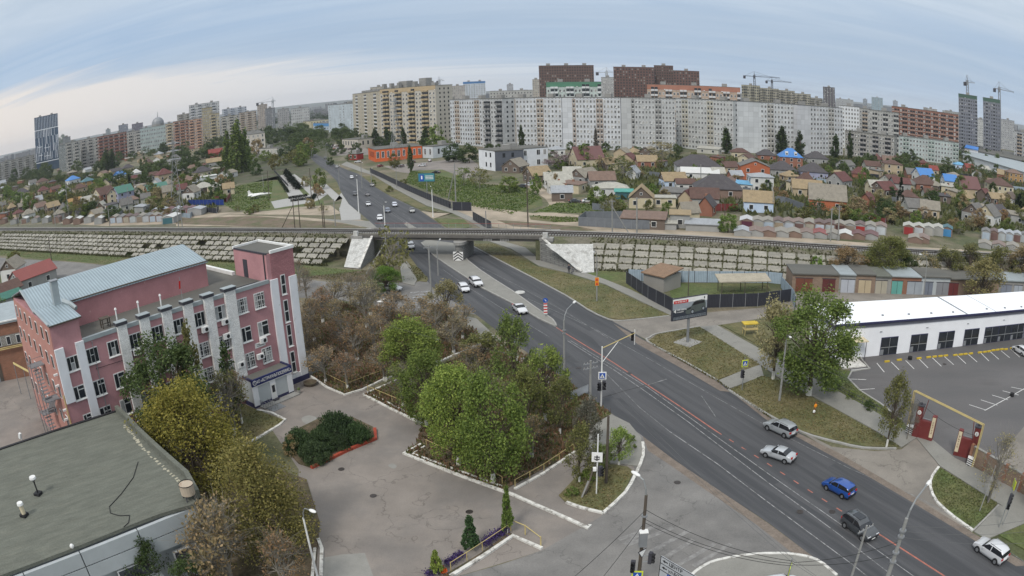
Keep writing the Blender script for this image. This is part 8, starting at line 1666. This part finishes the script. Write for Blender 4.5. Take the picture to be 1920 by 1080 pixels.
tree('airy',1022,790,642,50,'fresh','airy light green tree beside the avenue in the park')
tree('airy',965,745,588,48,'green','airy green tree behind the light green one at the avenue')
tree('airy',905,705,618,44,'olive','olive open tree inside the park behind the path')
tree('airy',1050,815,700,36,'olive','small olive tree next to the guard rail')
tree('airy',985,830,690,44,'olive','open tree at the right end of the park plot')
tree('airy',1086,905,792,34,'olive','thin tree on the corner island left of the sign post')
tree('airy',1160,872,800,30,'fresh','leafy small tree behind the dark wooden pole')
tree('airy',1100,855,745,32,'grey','nearly bare tree behind the concrete utility pole')
tree('airy',838,612,520,36,'tan','pale budding tree at the kerb near the white cars')
tree('faropen',738,528,420,46,'olive','olive budding tree in front of the left bridge abutment',tx=736)
tree('lush',722,552,500,34,'bright','round bright green tree over the parked white car')
tree('airy',1130,880,830,26,'green','shrubby tree between the poles on the corner island')
rr=random.Random(77);k=0
for x,y in((590,622),(612,700),(655,712),(640,612),(672,660),(705,640),(690,598),(725,612),(745,600),(604,588),(628,574),(790,612),(822,624),(850,645),(735,662),(700,575),(580,655),(862,618),(720,696),(650,652),(880,700),(900,742),(830,760),(1000,840),(760,745),(960,780)):
 col=rr.choice(('brown','redbrown','brown','tan','brown'))if y<735 else rr.choice(('olive','brown','redbrown'))
 k+=1;tree('brown',x+rr.uniform(-4,4),y+18,y-58+rr.uniform(-8,8),rr.uniform(30,42),col,f'brown sumac-like tree with limewashed trunk, {ORD[k % 20] or "first"} '+('near the stair tower' if x<640 else 'left of the round green park tree' if x<740 else 'around the round green park tree' if y<700 else 'behind the two largest park trees'),'sumac trees of the park')
for i,(x,y)in enumerate(((658,572),(677,575),(700,560),(575,560),(563,545))):tree('bare',x,y,y-58,26,'brown',f'bare reddish tree beside the left street, {ORD[i + 1] if i else "first"} from the pier','bare trees by the left street')
pts=[];rr=random.Random(5)
def inpoly(x,y,P):
 c=False;j=len(P)-1
 for i in range(len(P)):
  if(P[i].y>y)!=(P[j].y>y)and x<(P[j].x-P[i].x)*(y-P[i].y)/(P[j].y-P[i].y)+P[i].x:c=not c
  j=i
 return c
def scatter(poly,dens,z=.1):
 P=pg(poly);x0,x1=min(p.x for p in P),max(p.x for p in P);y0,y1=min(p.y for p in P),max(p.y for p in P);A=abs(area2(P));out=[]
 n=int(A*dens);t=0
 while len(out)<n and t<n*6:
  t+=1;x,y=R.uniform(x0,x1),R.uniform(y0,y1)
  if inpoly(x,y,P):out.append((x,y,z))
 return out
PA=[(583,706),(646,741),(720,712),(830,676),(903,643),(895,620),(820,585),(760,592),(640,569),(572,564)]
PBp=[(682,741),(792,796),(780,834),(757,851),(942,921),(1080,848),(1110,800),(1146,776),(1062,714),(938,640),(905,650),(830,684)]
weeds('park_ground_cover',scatter(PA,9)+scatter(PBp,8),LEAF,.32,.40,(.19,.12,.07));weeds('park_grass',scatter(PA,9)+scatter(PBp,9),LEAF,.3,.3,(.115,.13,.045))
weeds('leaf_litter',scatter(PA,10,.11)+scatter(PBp,7,.11),LEAF,.3,.06,(.30,.22,.14))
G1p=[(884,458),(1060,552),(1100,579),(1170,600),(1256,592),(1135,536),(1005,500),(930,458)]
G2p=[(1216,640),(1232,628),(1312,614),(1428,684),(1346,712)];G3p=[(1369,732),(1428,706),(1460,714),(1640,810),(1686,838),(1572,829),(1440,777)];G4p=[(1762,878),(1869,945),(1825,993),(1757,940),(1746,915)]
weeds('verge_grass',scatter(G1p,8,.12)+scatter(G2p,22,.12)+scatter(G3p,24,.12)+scatter([(1048,930),(1131,963),(1188,885),(1120,872)],30,.1)+scatter([(430,745),(483,770),(535,789),(420,870),(380,840)],16,.1),LEAF,.18,.11,(.16,.145,.062))
weeds('verge_grass',scatter(G4p,34,.12)+scatter([(1500,690),(1560,690),(1612,734),(1690,790),(1640,772),(1530,712)],18,.1)+scatter([(0,464),(275,476),(450,492),(690,508),(640,526),(250,500),(0,478)],7,.02)+scatter([(1260,560),(1440,533),(1452,556)],9,.02),LEAF,.18,.11,(.115,.132,.050))
weeds('dry_leaves',scatter(G3p,5,.13)+scatter(G2p,3,.13)+scatter([(1048,930),(1131,963),(1188,885),(1120,872)],9,.11),LEAF,.2,.04,(.22,.16,.09))
weeds('meadow_grass',scatter([(770,320),(900,345),(985,350),(1016,372),(960,402),(870,384),(760,342)],3.2,.02)+scatter([(440,350),(512,338),(505,392),(440,395),(400,372)],2.2,.02)+scatter([(1045,380),(1120,382),(1180,395),(1090,400),(1000,398)],3,.02)+scatter([(992,404),(1085,408),(1085,416),(1040,417)],4,.02),LEAF,.55,.28,(.098,.142,.036))
weeds('kerb_weeds',scatter([(757,490),(784,503),(803,523),(784,527)],12,.1)+scatter([(560,520),(700,505),(790,525),(640,527)],5,.02)+[(*Vector(G(x,y))[:2],.1)for x,y in[(1345+i*.9+R.uniform(-2,2),716+i*.62+R.uniform(-1,1))for i in range(160)]]+[(*Vector(G(x,y))[:2],.1)for x,y in[(1220+i*.8+R.uniform(-1.5,1.5),645+i*.45+R.uniform(-1,1))for i in range(160)]],LEAF,.25,.2,(.12,.11,.045))
for i,(x,y,ty,w,l)in enumerate(((632,826,776,42,'largest rounded juniper at the back of the round bed'),(672,828,795,30,'juniper at the right tip of the red-kerbed bed'),(592,864,832,34,'juniper at the lower front of the red-kerbed bed'),(564,842,806,32,'juniper at the left of the red-kerbed bed'),(606,842,808,34,'juniper in the centre of the red-kerbed bed'),(636,842,816,24,'low juniper near the red kerb middle'))):
 tree('juniper',x,y,ty,w,(.066,.105,.044)if i!=2 else(.078,.125,.052),l,'junipers in the round bed',cat='shrub')
tree('bush',548,850,815,22,'brown','brownish shrub at the left rim of the round bed',cat='shrub')
tree('young',952,1000,908,15,'green','small clipped tree by the end of the white forecourt kerb',name='young_tree');tree('young',884,1030,964,21,(.055,.10,.04),'conical young tree in the flower strip',name='young_tree');tree('young',820,1078,1030,17,'fresh','smallest young tree at the bottom of the flower strip',name='young_tree')
for l,pts_ in(('violet flowers along the upper end of the flower strip',[(906,1026),(950,996)]),('violet flowers in the middle of the flower strip',[(836,1064),(868,1044)]),('violet flowers at the bottom end of the flower strip',[(800,1084),(828,1070)])):
 hedge(l,pts_,.7,.45,(.085,.055,.16),420,.16,'violet_flowers','flowers',.14)['kind']='stuff'
hedge('clump of orange flowers at the bottom of the flower strip',[(826,1078),(838,1076)],.7,.45,(.55,.12,.02),260,.18,'orange_flowers','flowers',.14)
for x,y,ty,w,c,l in((1072,930,912,16,'green','low green bush at the left tip of the corner island'),(1098,905,880,18,'green','bush beneath the leaning boards'),(1180,838,815,16,'green','bush behind the wooden pole')):tree('bush',x,y,ty,w,c,l,cat='bush')
tree('lush',1516,742,546,96,'green','big dense green tree beside the shop parking lot',tx=1536)
tree('airy',1449,712,552,50,'tan','olive budding tree left of the big green tree',tx=1440)
tree('airy',1662,838,698,36,'olive','small olive tree near the gate of the parking lot',tx=1676);tree('bare',1700,825,745,22,'grey','thin bare tree touching the gate pier')
tree('bare',1852,942,806,54,'tan','leafless spreading tree behind the brick wall',tx=1870);tree('bare',1935,950,820,60,'tan','leafless tree cut by the right photo edge')
tree('bush',1560,730,712,22,'green','low shrub under the big green tree');tree('bush',1630,768,750,16,'dark','dark shrub behind the low railing');tree('bush',1596,748,733,14,'green','small shrub behind the low railing')
for x,y,ty,w,k_,c,l in((1664,527,444,52,'lush','olive','round olive tree on the slab embankment'),(1588,526,460,42,'airy','brown','brownish budding tree on the embankment above the garages'),(1530,522,480,17,'far','bright','small bright shrub tree at the end of the slabs'),(1838,572,484,56,'airy',(.22,.21,.085),'large airy olive tree in front of the garages'),(1775,530,460,40,'airy','olive','olive tree behind the garage roofs'),(1735,528,468,28,'faropen','tan','thin tree by the rails'),(1815,531,455,44,'airy',(.18,.175,.07),'airy tree by the rails behind the large airy olive tree'),(1872,534,460,46,'airy','olive','olive tree right of the large airy one'),(1915,536,460,44,'airy','brown','brown budding tree at the right edge by the rails'),(1700,528,476,22,'far','dark','dark shrub tree beside the round olive tree'),(1625,527,482,22,'faropen','olive','low tree left of the round olive tree'),(1950,560,480,40,'far','olive','olive tree past the garages at the edge'),(1365,436,400,22,'far','green','green bushy tree between the huts and the garages'),(1250,405,378,14,'far','green','green tree right of the dark-gabled cottage'),(1148,400,364,28,'faropen','olive','olive bush tree beside the pole with strut'),(1120,385,350,20,'far','green','green tree in front of the worn reddish roof'),(1096,312,270,16,'far','green','green tree before the large red-roofed house'),(1170,335,296,30,'faropen','olive','olive tree behind the broad off-white roof'),(1135,318,285,20,'faropen','tan','pale tree behind the small tan roof'),(1240,298,262,30,'faropen','tan','pale tree in front of the panel blocks'),(1222,375,345,16,'far','green','green tree between the cream and white-blue cottages'),(1075,310,285,26,'faropen','pink','pinkish blossoming bush below the panel block'),(1045,315,282,30,'faropen','pink','blossoming tree beside the white modern building'),(1005,365,325,12,'far','green','green tree hiding the white parked car'),(955,360,330,22,'far','green','green bush tree at the meadow corner'),(900,352,312,22,'faropen','olive','olive tree in front of the white modern building'),(870,348,310,20,'faropen','green','green tree at the meadow back edge'),(880,305,275,22,'far','dark','dark tree cluster beside the white modern building'),(850,303,270,24,'far','dark','dark tree below the recessed panel block'),(820,290,235,20,'far','green','tall green tree beside the tan building'),(600,355,316,15,'far','green','round green tree on the verge left of the avenue'),(740,315,288,12,'far','olive','small tree before the orange showroom'),(1030,350,320,14,'far','dark','dark tree right of the ragged tan roof')):
 tree(k_,x,y,ty,w,c,l,'trees around the railway and meadow')
for i,(x,y,ty,w,l)in enumerate(((446,325,225,20,'tallest dark poplar left of the five storey block'),(428,318,243,16,'poplar beside the tallest one'),(462,322,240,15,'poplar touching the five storey block'),(704,274,242,11,'poplar before the tan tower wing'),(725,276,240,10,'second poplar before the tan tower'),(735,278,246,10,'poplar just left of the tall pylon'),(757,276,240,9,'poplar just right of the tall pylon'),(798,278,238,13,'poplar at the right end of the tan building'),(770,322,273,9,'poplar in front of the orange showroom'),(978,280,236,8,'slim poplar before the panel section behind the modern building'),(1118,285,240,7,'slim grey poplar before the middle panel block'),(1310,280,226,11,'tall poplar before the cream balconies'),(1362,288,240,15,'broad poplar before the white panel block'),(1466,290,238,16,'poplar pair behind the blue mansard'),(1500,292,245,14,'poplar right behind the blue mansard'),(1566,297,252,13,'poplar at the last white panel block'),(1593,300,245,9,'slim dark poplar beside the grey five storey block'),(1448,288,240,5,'very slim poplar before the white panel block'),(200,325,278,12,'dark poplar below the red brick block'),(212,322,280,10,'poplar beside the dark one below the red brick block'),(316,265,243,9,'dark poplar before the orange row'),(410,245,224,7,'small poplar right of the olive slab'),(285,255,238,6,'small dark poplar below the pale green block'))):
 tree('poplar',x,y,ty,w,'grey' if i==10 else 'green' if i<3 else 'dark',l,'poplar trees')
tree('spruce',1688,388,332,13,(.018,.03,.015),'dark spruce beside the maroon roofed house');tree('spruce',1910,400,362,16,(.018,.028,.015),'dark spruce near the right edge below the cream house');tree('spruce',245,370,326,9,(.02,.03,.015),'dark spruce behind the green-roofed lilac house')
rr=random.Random(23)
def fill(x0,y0,x1,y1,n,hs=(16,30),ws=(10,20),cols=('green','olive','dark','olive','tan','green','brown'),kinds=('far','farbroad','far','faropen','farbroad'),slope=0.,grp='trees between the small houses',avoid=4,mass=False):
 k=0;tr_=0
 while k<n and tr_<n*40:
  tr_+=1;x=rr.uniform(x0,x1);y=rr.uniform(y0,y1)+slope*(x-x0)
  if any(abs(x-a)<avoid and-2<c-y<9 for a,c in taken):continue
  k+=1;c=rr.choice(cols);h_=rr.uniform(*hs);tree(rr.choice(kinds),x,y,y-h_,rr.uniform(*ws),c,near({'green':'green','olive':'olive','dark':'dark green','tan':'pale budding','brown':'brownish','fresh':'fresh green'}[c]+' tree',x,y)if not mass else '',grp,mass=mass)
fill(0,388,340,414,20,(20,34),(13,22));fill(0,350,430,388,34,(20,32),(12,20));fill(0,320,430,350,40,(15,26),(10,16),mass=True);fill(100,272,430,322,70,(14,26),(9,15),('dark','dark','green','olive'),mass=True);fill(0,322,100,345,18,(12,20),(9,14),mass=True)
fill(1040,300,1330,400,20,(14,28),(9,16));fill(1330,300,1560,400,16,(14,28),(9,15));fill(1560,345,1920,428,40,(20,38),(13,23));fill(1560,302,1960,345,60,(14,25),(9,15),mass=True);fill(1500,398,1700,428,8,(20,34),(15,24));fill(1700,418,1920,442,8,(18,30),(13,20))
fill(0,500,60,600,6,(30,45),(18,26),('dark','green','olive'))
weeds('garden_undergrowth',scatter([(0,335),(110,330),(430,305),(440,345),(400,395),(200,404),(0,414)],.34,.0)+scatter([(1050,305),(1580,296),(1960,335),(1960,445),(1560,418),(1340,396),(1180,378),(1060,352)],.34,.0),LEAF,1.5,1.5,(.105,.115,.045))
fill(430,285,600,330,24,(20,34),(12,20),('green','olive','dark','green','brown'))
fill(500,250,615,285,34,(16,28),(10,17),('dark','green','olive','green'),mass=True);fill(600,250,690,268,18,(12,20),(9,14),mass=True)
fill(640,268,850,292,16,(14,24),(9,15),('dark','green','olive'),mass=True);fill(850,280,1280,296,16,(10,20),(8,13),mass=True);fill(610,285,720,312,7,(12,18),(8,12),mass=True);fill(370,385,480,410,4,(10,20),(8,12),('green','olive'))
fill(560,330,610,400,5,(16,24),(8,12),('tan','brown'));fill(700,330,760,360,3,(10,14),(6,9),('green','olive'))
V_=np.concatenate([a for a,b in MASS]);v_=np.concatenate([b for a,b in MASS]);me=bpy.data.meshes.new('foliage');nq=len(v_);me.vertices.add(len(V_));me.vertices.foreach_set('co',V_.ravel());me.loops.add(nq*4);me.loops.foreach_set('vertex_index',np.arange(nq*4,dtype=np.int32));me.polygons.add(nq);me.polygons.foreach_set('loop_start',np.arange(nq,dtype=np.int32)*4)
me.attributes.new('v','FLOAT','FACE').data.foreach_set('value',v_.astype(np.float32));me.update();me.materials.append(LEAF);ob('background_trees',me,None,'stuff',(.085,.12,.04))
A=[];rs=np.random.RandomState(3)
for(x0,y0,x1,y1,dd)in((0,300,430,262,5000),(430,232,620,215,9000),(520,214,660,200,4000),(660,205,900,190,1500),(1580,262,1920,300,3500),(430,262,560,240,5000)):
 for i in range(dd):
  u=rs.rand();x=x0+(x1-x0)*u;y=y0+(y1-y0)*u+rs.rand()*10;p=G(x,y)
  if math.sin(p.x*.05)+math.sin(p.y*.031+1)+rs.rand()*1.4>.4:A.append((p.x+rs.normal()*3,p.y+rs.normal()*3,abs(rs.normal())*3.2+.5))
A=np.array(A);me=leafmesh('foliage',A,rs.uniform(1.5,4.0,len(A)),rs,[LEAF]);ob('far_treeline',me,None,'stuff',(.035,.055,.022))
# --------- poles, wires
pole(990,425,(989,315),'tall wooden pole beside the dirt road and meadow','polewood',.16,0);pole(990,340,(990,308),'light pole behind the tall wooden pole','polegrey',.12,0)
pole(855,382,(852,305),'concrete pole with slanting strut on the meadow','polegrey',.18,0,strut=(839,379));pole(1148,442,(1147,375),'pole with strut in front of the grey-blue fence','polegrey',.15,1,strut=(1183,443));pole(1194,443,(1194,370),'concrete pole before the reddish workshop shed','polegrey',.18,1)
pole(1557,452,(1560,390),'left leg pole of the pair by the railway garages','polegrey',.18,1);pole(1571,452,(1568,385),'right leg pole of the pair by the railway garages','polegrey',.18,2)
pole(1508,413,(1508,368),'thin dark pole left of the largest slate roof','polewood',.13,0);pole(1449,400,(1449,355),'light pole beside the pale blue cottage','polegrey',.12,0);pole(1359,410,(1359,382),'dark pole by the maroon fence','polewood',.12,0)
pole(1314,345,(1314,308),'white pole in front of the white metal roof','polegrey',.16,0);pole(1453,298,(1454,232),'pale pole beside the blue mansard house','polegrey',.16,0);pole(1756,308,(1757,280),'pole before the pale green block','polegrey',.14,0)
pole(811,584,(806,460),'tall wooden pole at the left street crossing near the pier','polegrey',.15,1,group='utility poles');pole(727,506,(723,442),'concrete pole with long slanting strut by the left abutment','polegrey',.16,1,strut=(686,513))
pole(98,497,(91,444),'leaning black pole on the left street','polewood',.14,0)
for i,(x,y,ty,k_)in enumerate(((129,408,340,'polegrey'),(206,424,388,'polegrey'),(104,424,382,'polegrey'),(243,400,350,'polegrey'),(6,405,368,'polegrey'),(34,424,398,'polewood'),(43,395,362,'polegrey'),(150,390,375,'polegrey'),(335,427,378,'polegrey'),(342,427,350,'polegrey'))):pole(x,y,(x-.5,ty),near('grey pole',x,y),k_,.15,0 if i%2 else 1,strut=((116,421)if i==2 else None))
for x,y,ty,st_,l in((505,377,320,None,'pole at the left of the memorial square'),(585,387,315,(601,385),'tall pole with strut right of the memorial square'),(494,352,328,None,'short pole behind the jet aircraft'),(434,378,350,None,'pole left of the jet aircraft'),(553,428,374,(528,428),'strutted pole behind the rails left of the avenue'),(563,428,372,None,'paired pole behind the rails left of the avenue'),(606,426,380,None,'dark pole near the light paving'),(609,427,385,None,'second dark pole near the light paving'),(629,424,373,None,'pale pole by the light paving with budding tree'),(912,436,395,None,'pale pole near the descending dark fence')):
 pole(x,y,(x-1,ty),l,'polegrey' if 'pale' in l or 'short' in l else 'polewood',.13,0,strut=st_)
pole(1290,560,(1291,505),'thin dark mast behind the billboard','polewood',.08,0)
J8=Vector((8.5,40.4,0));LB=Vector((25.7,32.9,0));U1=G(1106,790);U2=G(1136,907)
def V3(p,z):return Vector((p.x,p.y,z))
F1=G(1340,1300);E1=Vector((17.5,33.5,0))
cables('pair of dark cables from the junction lamp post down to the left corner',[(V3(J8,7.7),(-8.0,22.0,6.5)),(V3(J8,6.6),(-5.0,20.0,6.0))],.5)
cables('bundle of dark cables sagging from the junction lamp post to the slim pole',[(V3(J8,7.8),V3(E1,6.8)),(V3(J8,7.0),V3(E1,6.6)),(V3(J8,6.7),V3(E1,6.4))],.6)
cables('dark cable from the slim pole to the tall leaning lamp',[(V3(E1,6.7),V3(LB,7.0)),(V3(E1,6.5),V3(LB,5.9))],.3)
for i,(a_,b_)in enumerate((((1106,682),(1583,1030)),((1100,690),(1583,1036)))):
 cables(f'thin grey wire over the near lanes, {"upper" if i == 0 else "lower"} of the pair',[(G(*a_,6.6-i*.4),V3(E1,6.9-i*.3)),(V3(E1,6.9-i*.3),(24+i,22,7))],.5,.012,'wiregrey')
cables('thin wire from the concrete pole across the park trees to the porch',[(V3(U1,6.9),(-26.9,84.0,12.0))],1.6,.012,'wiregrey')
cables('thin wires between the lamp behind the tree and the parking gate',[(G(1474,650,7.0),G(1713,745,6.0)),(G(1474,655,6.6),G(1700,752,5.6))],.5,.012,'wiregrey')
cables('wires crossing before the bridge from the wooden pole to the abutment pole',[(ptop(811,584,HT(811,584,806,462)),ptop(727,506,HT(727,506,723,444))),(ptop(811,584,HT(811,584,806,465))+Vector((0,0,-.6)),ptop(727,506,HT(727,506,723,446))+Vector((0,0,-.8)))],.6,.016,'wiregrey')
cables('wires over the grass corner island at the right edge',[(V3(LB,8.3),G(2000,960,7)),(V3(LB,7.9),G(2000,985,7)),(V3(LB,7.4),G(2000,1010,7))],.4,.012,'wiregrey')
t=thing('signal_post','slim signal post with boxes on the lower right pavement','traffic light',G(1872,990));MB().tube((0,0,0),(.3,.2,5.2),.06,n=6).build('post',M['polemetal'],t);MB().tube((.6,.1,0),(1.5,.6,4.4),.05,n=6).build('stay',M['polemetal'],t);tlight(t,.2,.0,3.2,rad(50));tlight(t,.5,.2,2.4,rad(-20));pedsign(t,.25,.1,4.6,rad(65),.7)
t=thing('guy_post','thin grey post leaning on the green verge by the brick wall','post',G(1836,960));MB().tube((0,0,0),(.9,.6,4.6),.06,n=6).build('post',M['polegrey'],t)
def person(px,py,h,label,top,bottom,crouch=False,ang=0.):
 p=G(px,py,.13);s=h/1.75;me=bpy.data.meshes.new('person');
 if crouch:J_=[(0,0,.55),(0,.05,.85),(0,.12,1.08),(0,.16,1.3),(-.2,.1,1.02),(-.26,.3,.8),(-.2,.5,.72),(.2,.1,1.02),(.26,.3,.8),(.2,.5,.72),(-.12,0,.5),(-.15,.4,.5),(-.15,.28,.05),(.12,0,.5),(.15,.4,.5),(.15,.28,.05),(0,.16,1.18)]
 else:J_=[(0,0,.95),(0,0,1.2),(0,0,1.42),(0,.01,1.63),(-.2,0,1.38),(-.26,.02,1.1),(-.24,.08,.86),(.2,0,1.38),(.26,.02,1.1),(.24,.1,.86),(-.1,0,.88),(-.12,.06,.48),(-.13,-.04,.05),(.1,0,.88),(.12,.1,.48),(.14,.16,.05),(0,.01,1.5)]
 E_=[(0,1),(1,2),(2,16),(16,3),(2,4),(4,5),(5,6),(2,7),(7,8),(8,9),(0,10),(10,11),(11,12),(0,13),(13,14),(14,15)]
 r_=[.15,.15,.14,.11,.075,.055,.04,.075,.055,.04,.10,.075,.055,.10,.075,.055,.06]
 me.from_pydata([tuple(c*s for c in v)for v in J_],E_,[]);t=thing('person',label,'person',p,ang);o=bpy.data.objects.new('body',me);COL.objects.link(o);o.parent=t
 q=bmesh.new();q.from_mesh(me);sk=q.verts.layers.skin.verify()
 for i,v in enumerate(q.verts):v[sk].radius=(r_[i]*s,r_[i]*s);v[sk].use_root=(i==0)
 q.to_mesh(me);q.free()
 o.modifiers.new('skin','SKIN');q=o.modifiers.new('sub','SUBSURF');q.levels=q.render_levels=1;me.materials.append(M[top])
 MB().ball((J_[3][0]*s,J_[3][1]*s+.01,J_[3][2]*s+.03),.10*s,.115*s,.13*s,10,8).build('head',M['skin'],t);MB().ball((J_[3][0]*s,J_[3][1]*s-.02,J_[3][2]*s+.07),.108*s,.115*s,.11*s,10,8).build('hair',M['black'],t)
person(1067,513,1.75,'person in dark clothes standing on the pavement by the wing wall','clothdark','clothdark',ang=rad(160));person(1075,514,1.65,'person in grey crouching beside the standing one','clothgrey','clothdark',True,rad(60));person(843,391,1.75,'small dark figure walking by the dark fence corner','clothdark','clothdark')
for i,(x,y)in enumerate(((714,600),(728,596))):
 t=thing('park_lamp',['white globe headed park lamp among the brown trees','twin white headed park lamp beside the first one'][i],'lamp',G(x,y+22),0,'park lamps');MB().tube((0,0,0),(0,0,4.6),.06,n=6).build('post',M['metalwhite'],t);MB().ball((.3-i*.6,0,4.7),.5,.28,.16,10,6).build('lamp_head',M['metalwhite'],t)
hm=bpy.data.materials.new('haze');hm.use_nodes=True;t=hm.node_tree;t.nodes.remove(t.nodes['Principled BSDF']);v=t.nodes.new('ShaderNodeVolumePrincipled');v.inputs['Color'].default_value=(.86,.90,.96,1);v.inputs['Density'].default_value=.00010;v.inputs['Anisotropy'].default_value=.2;t.links.new(v.outputs[0],t.nodes['Material Output'].inputs['Volume'])
hz=MB().box(0,2300,49,9000,5200,101).build('haze',hm,None,'stuff')
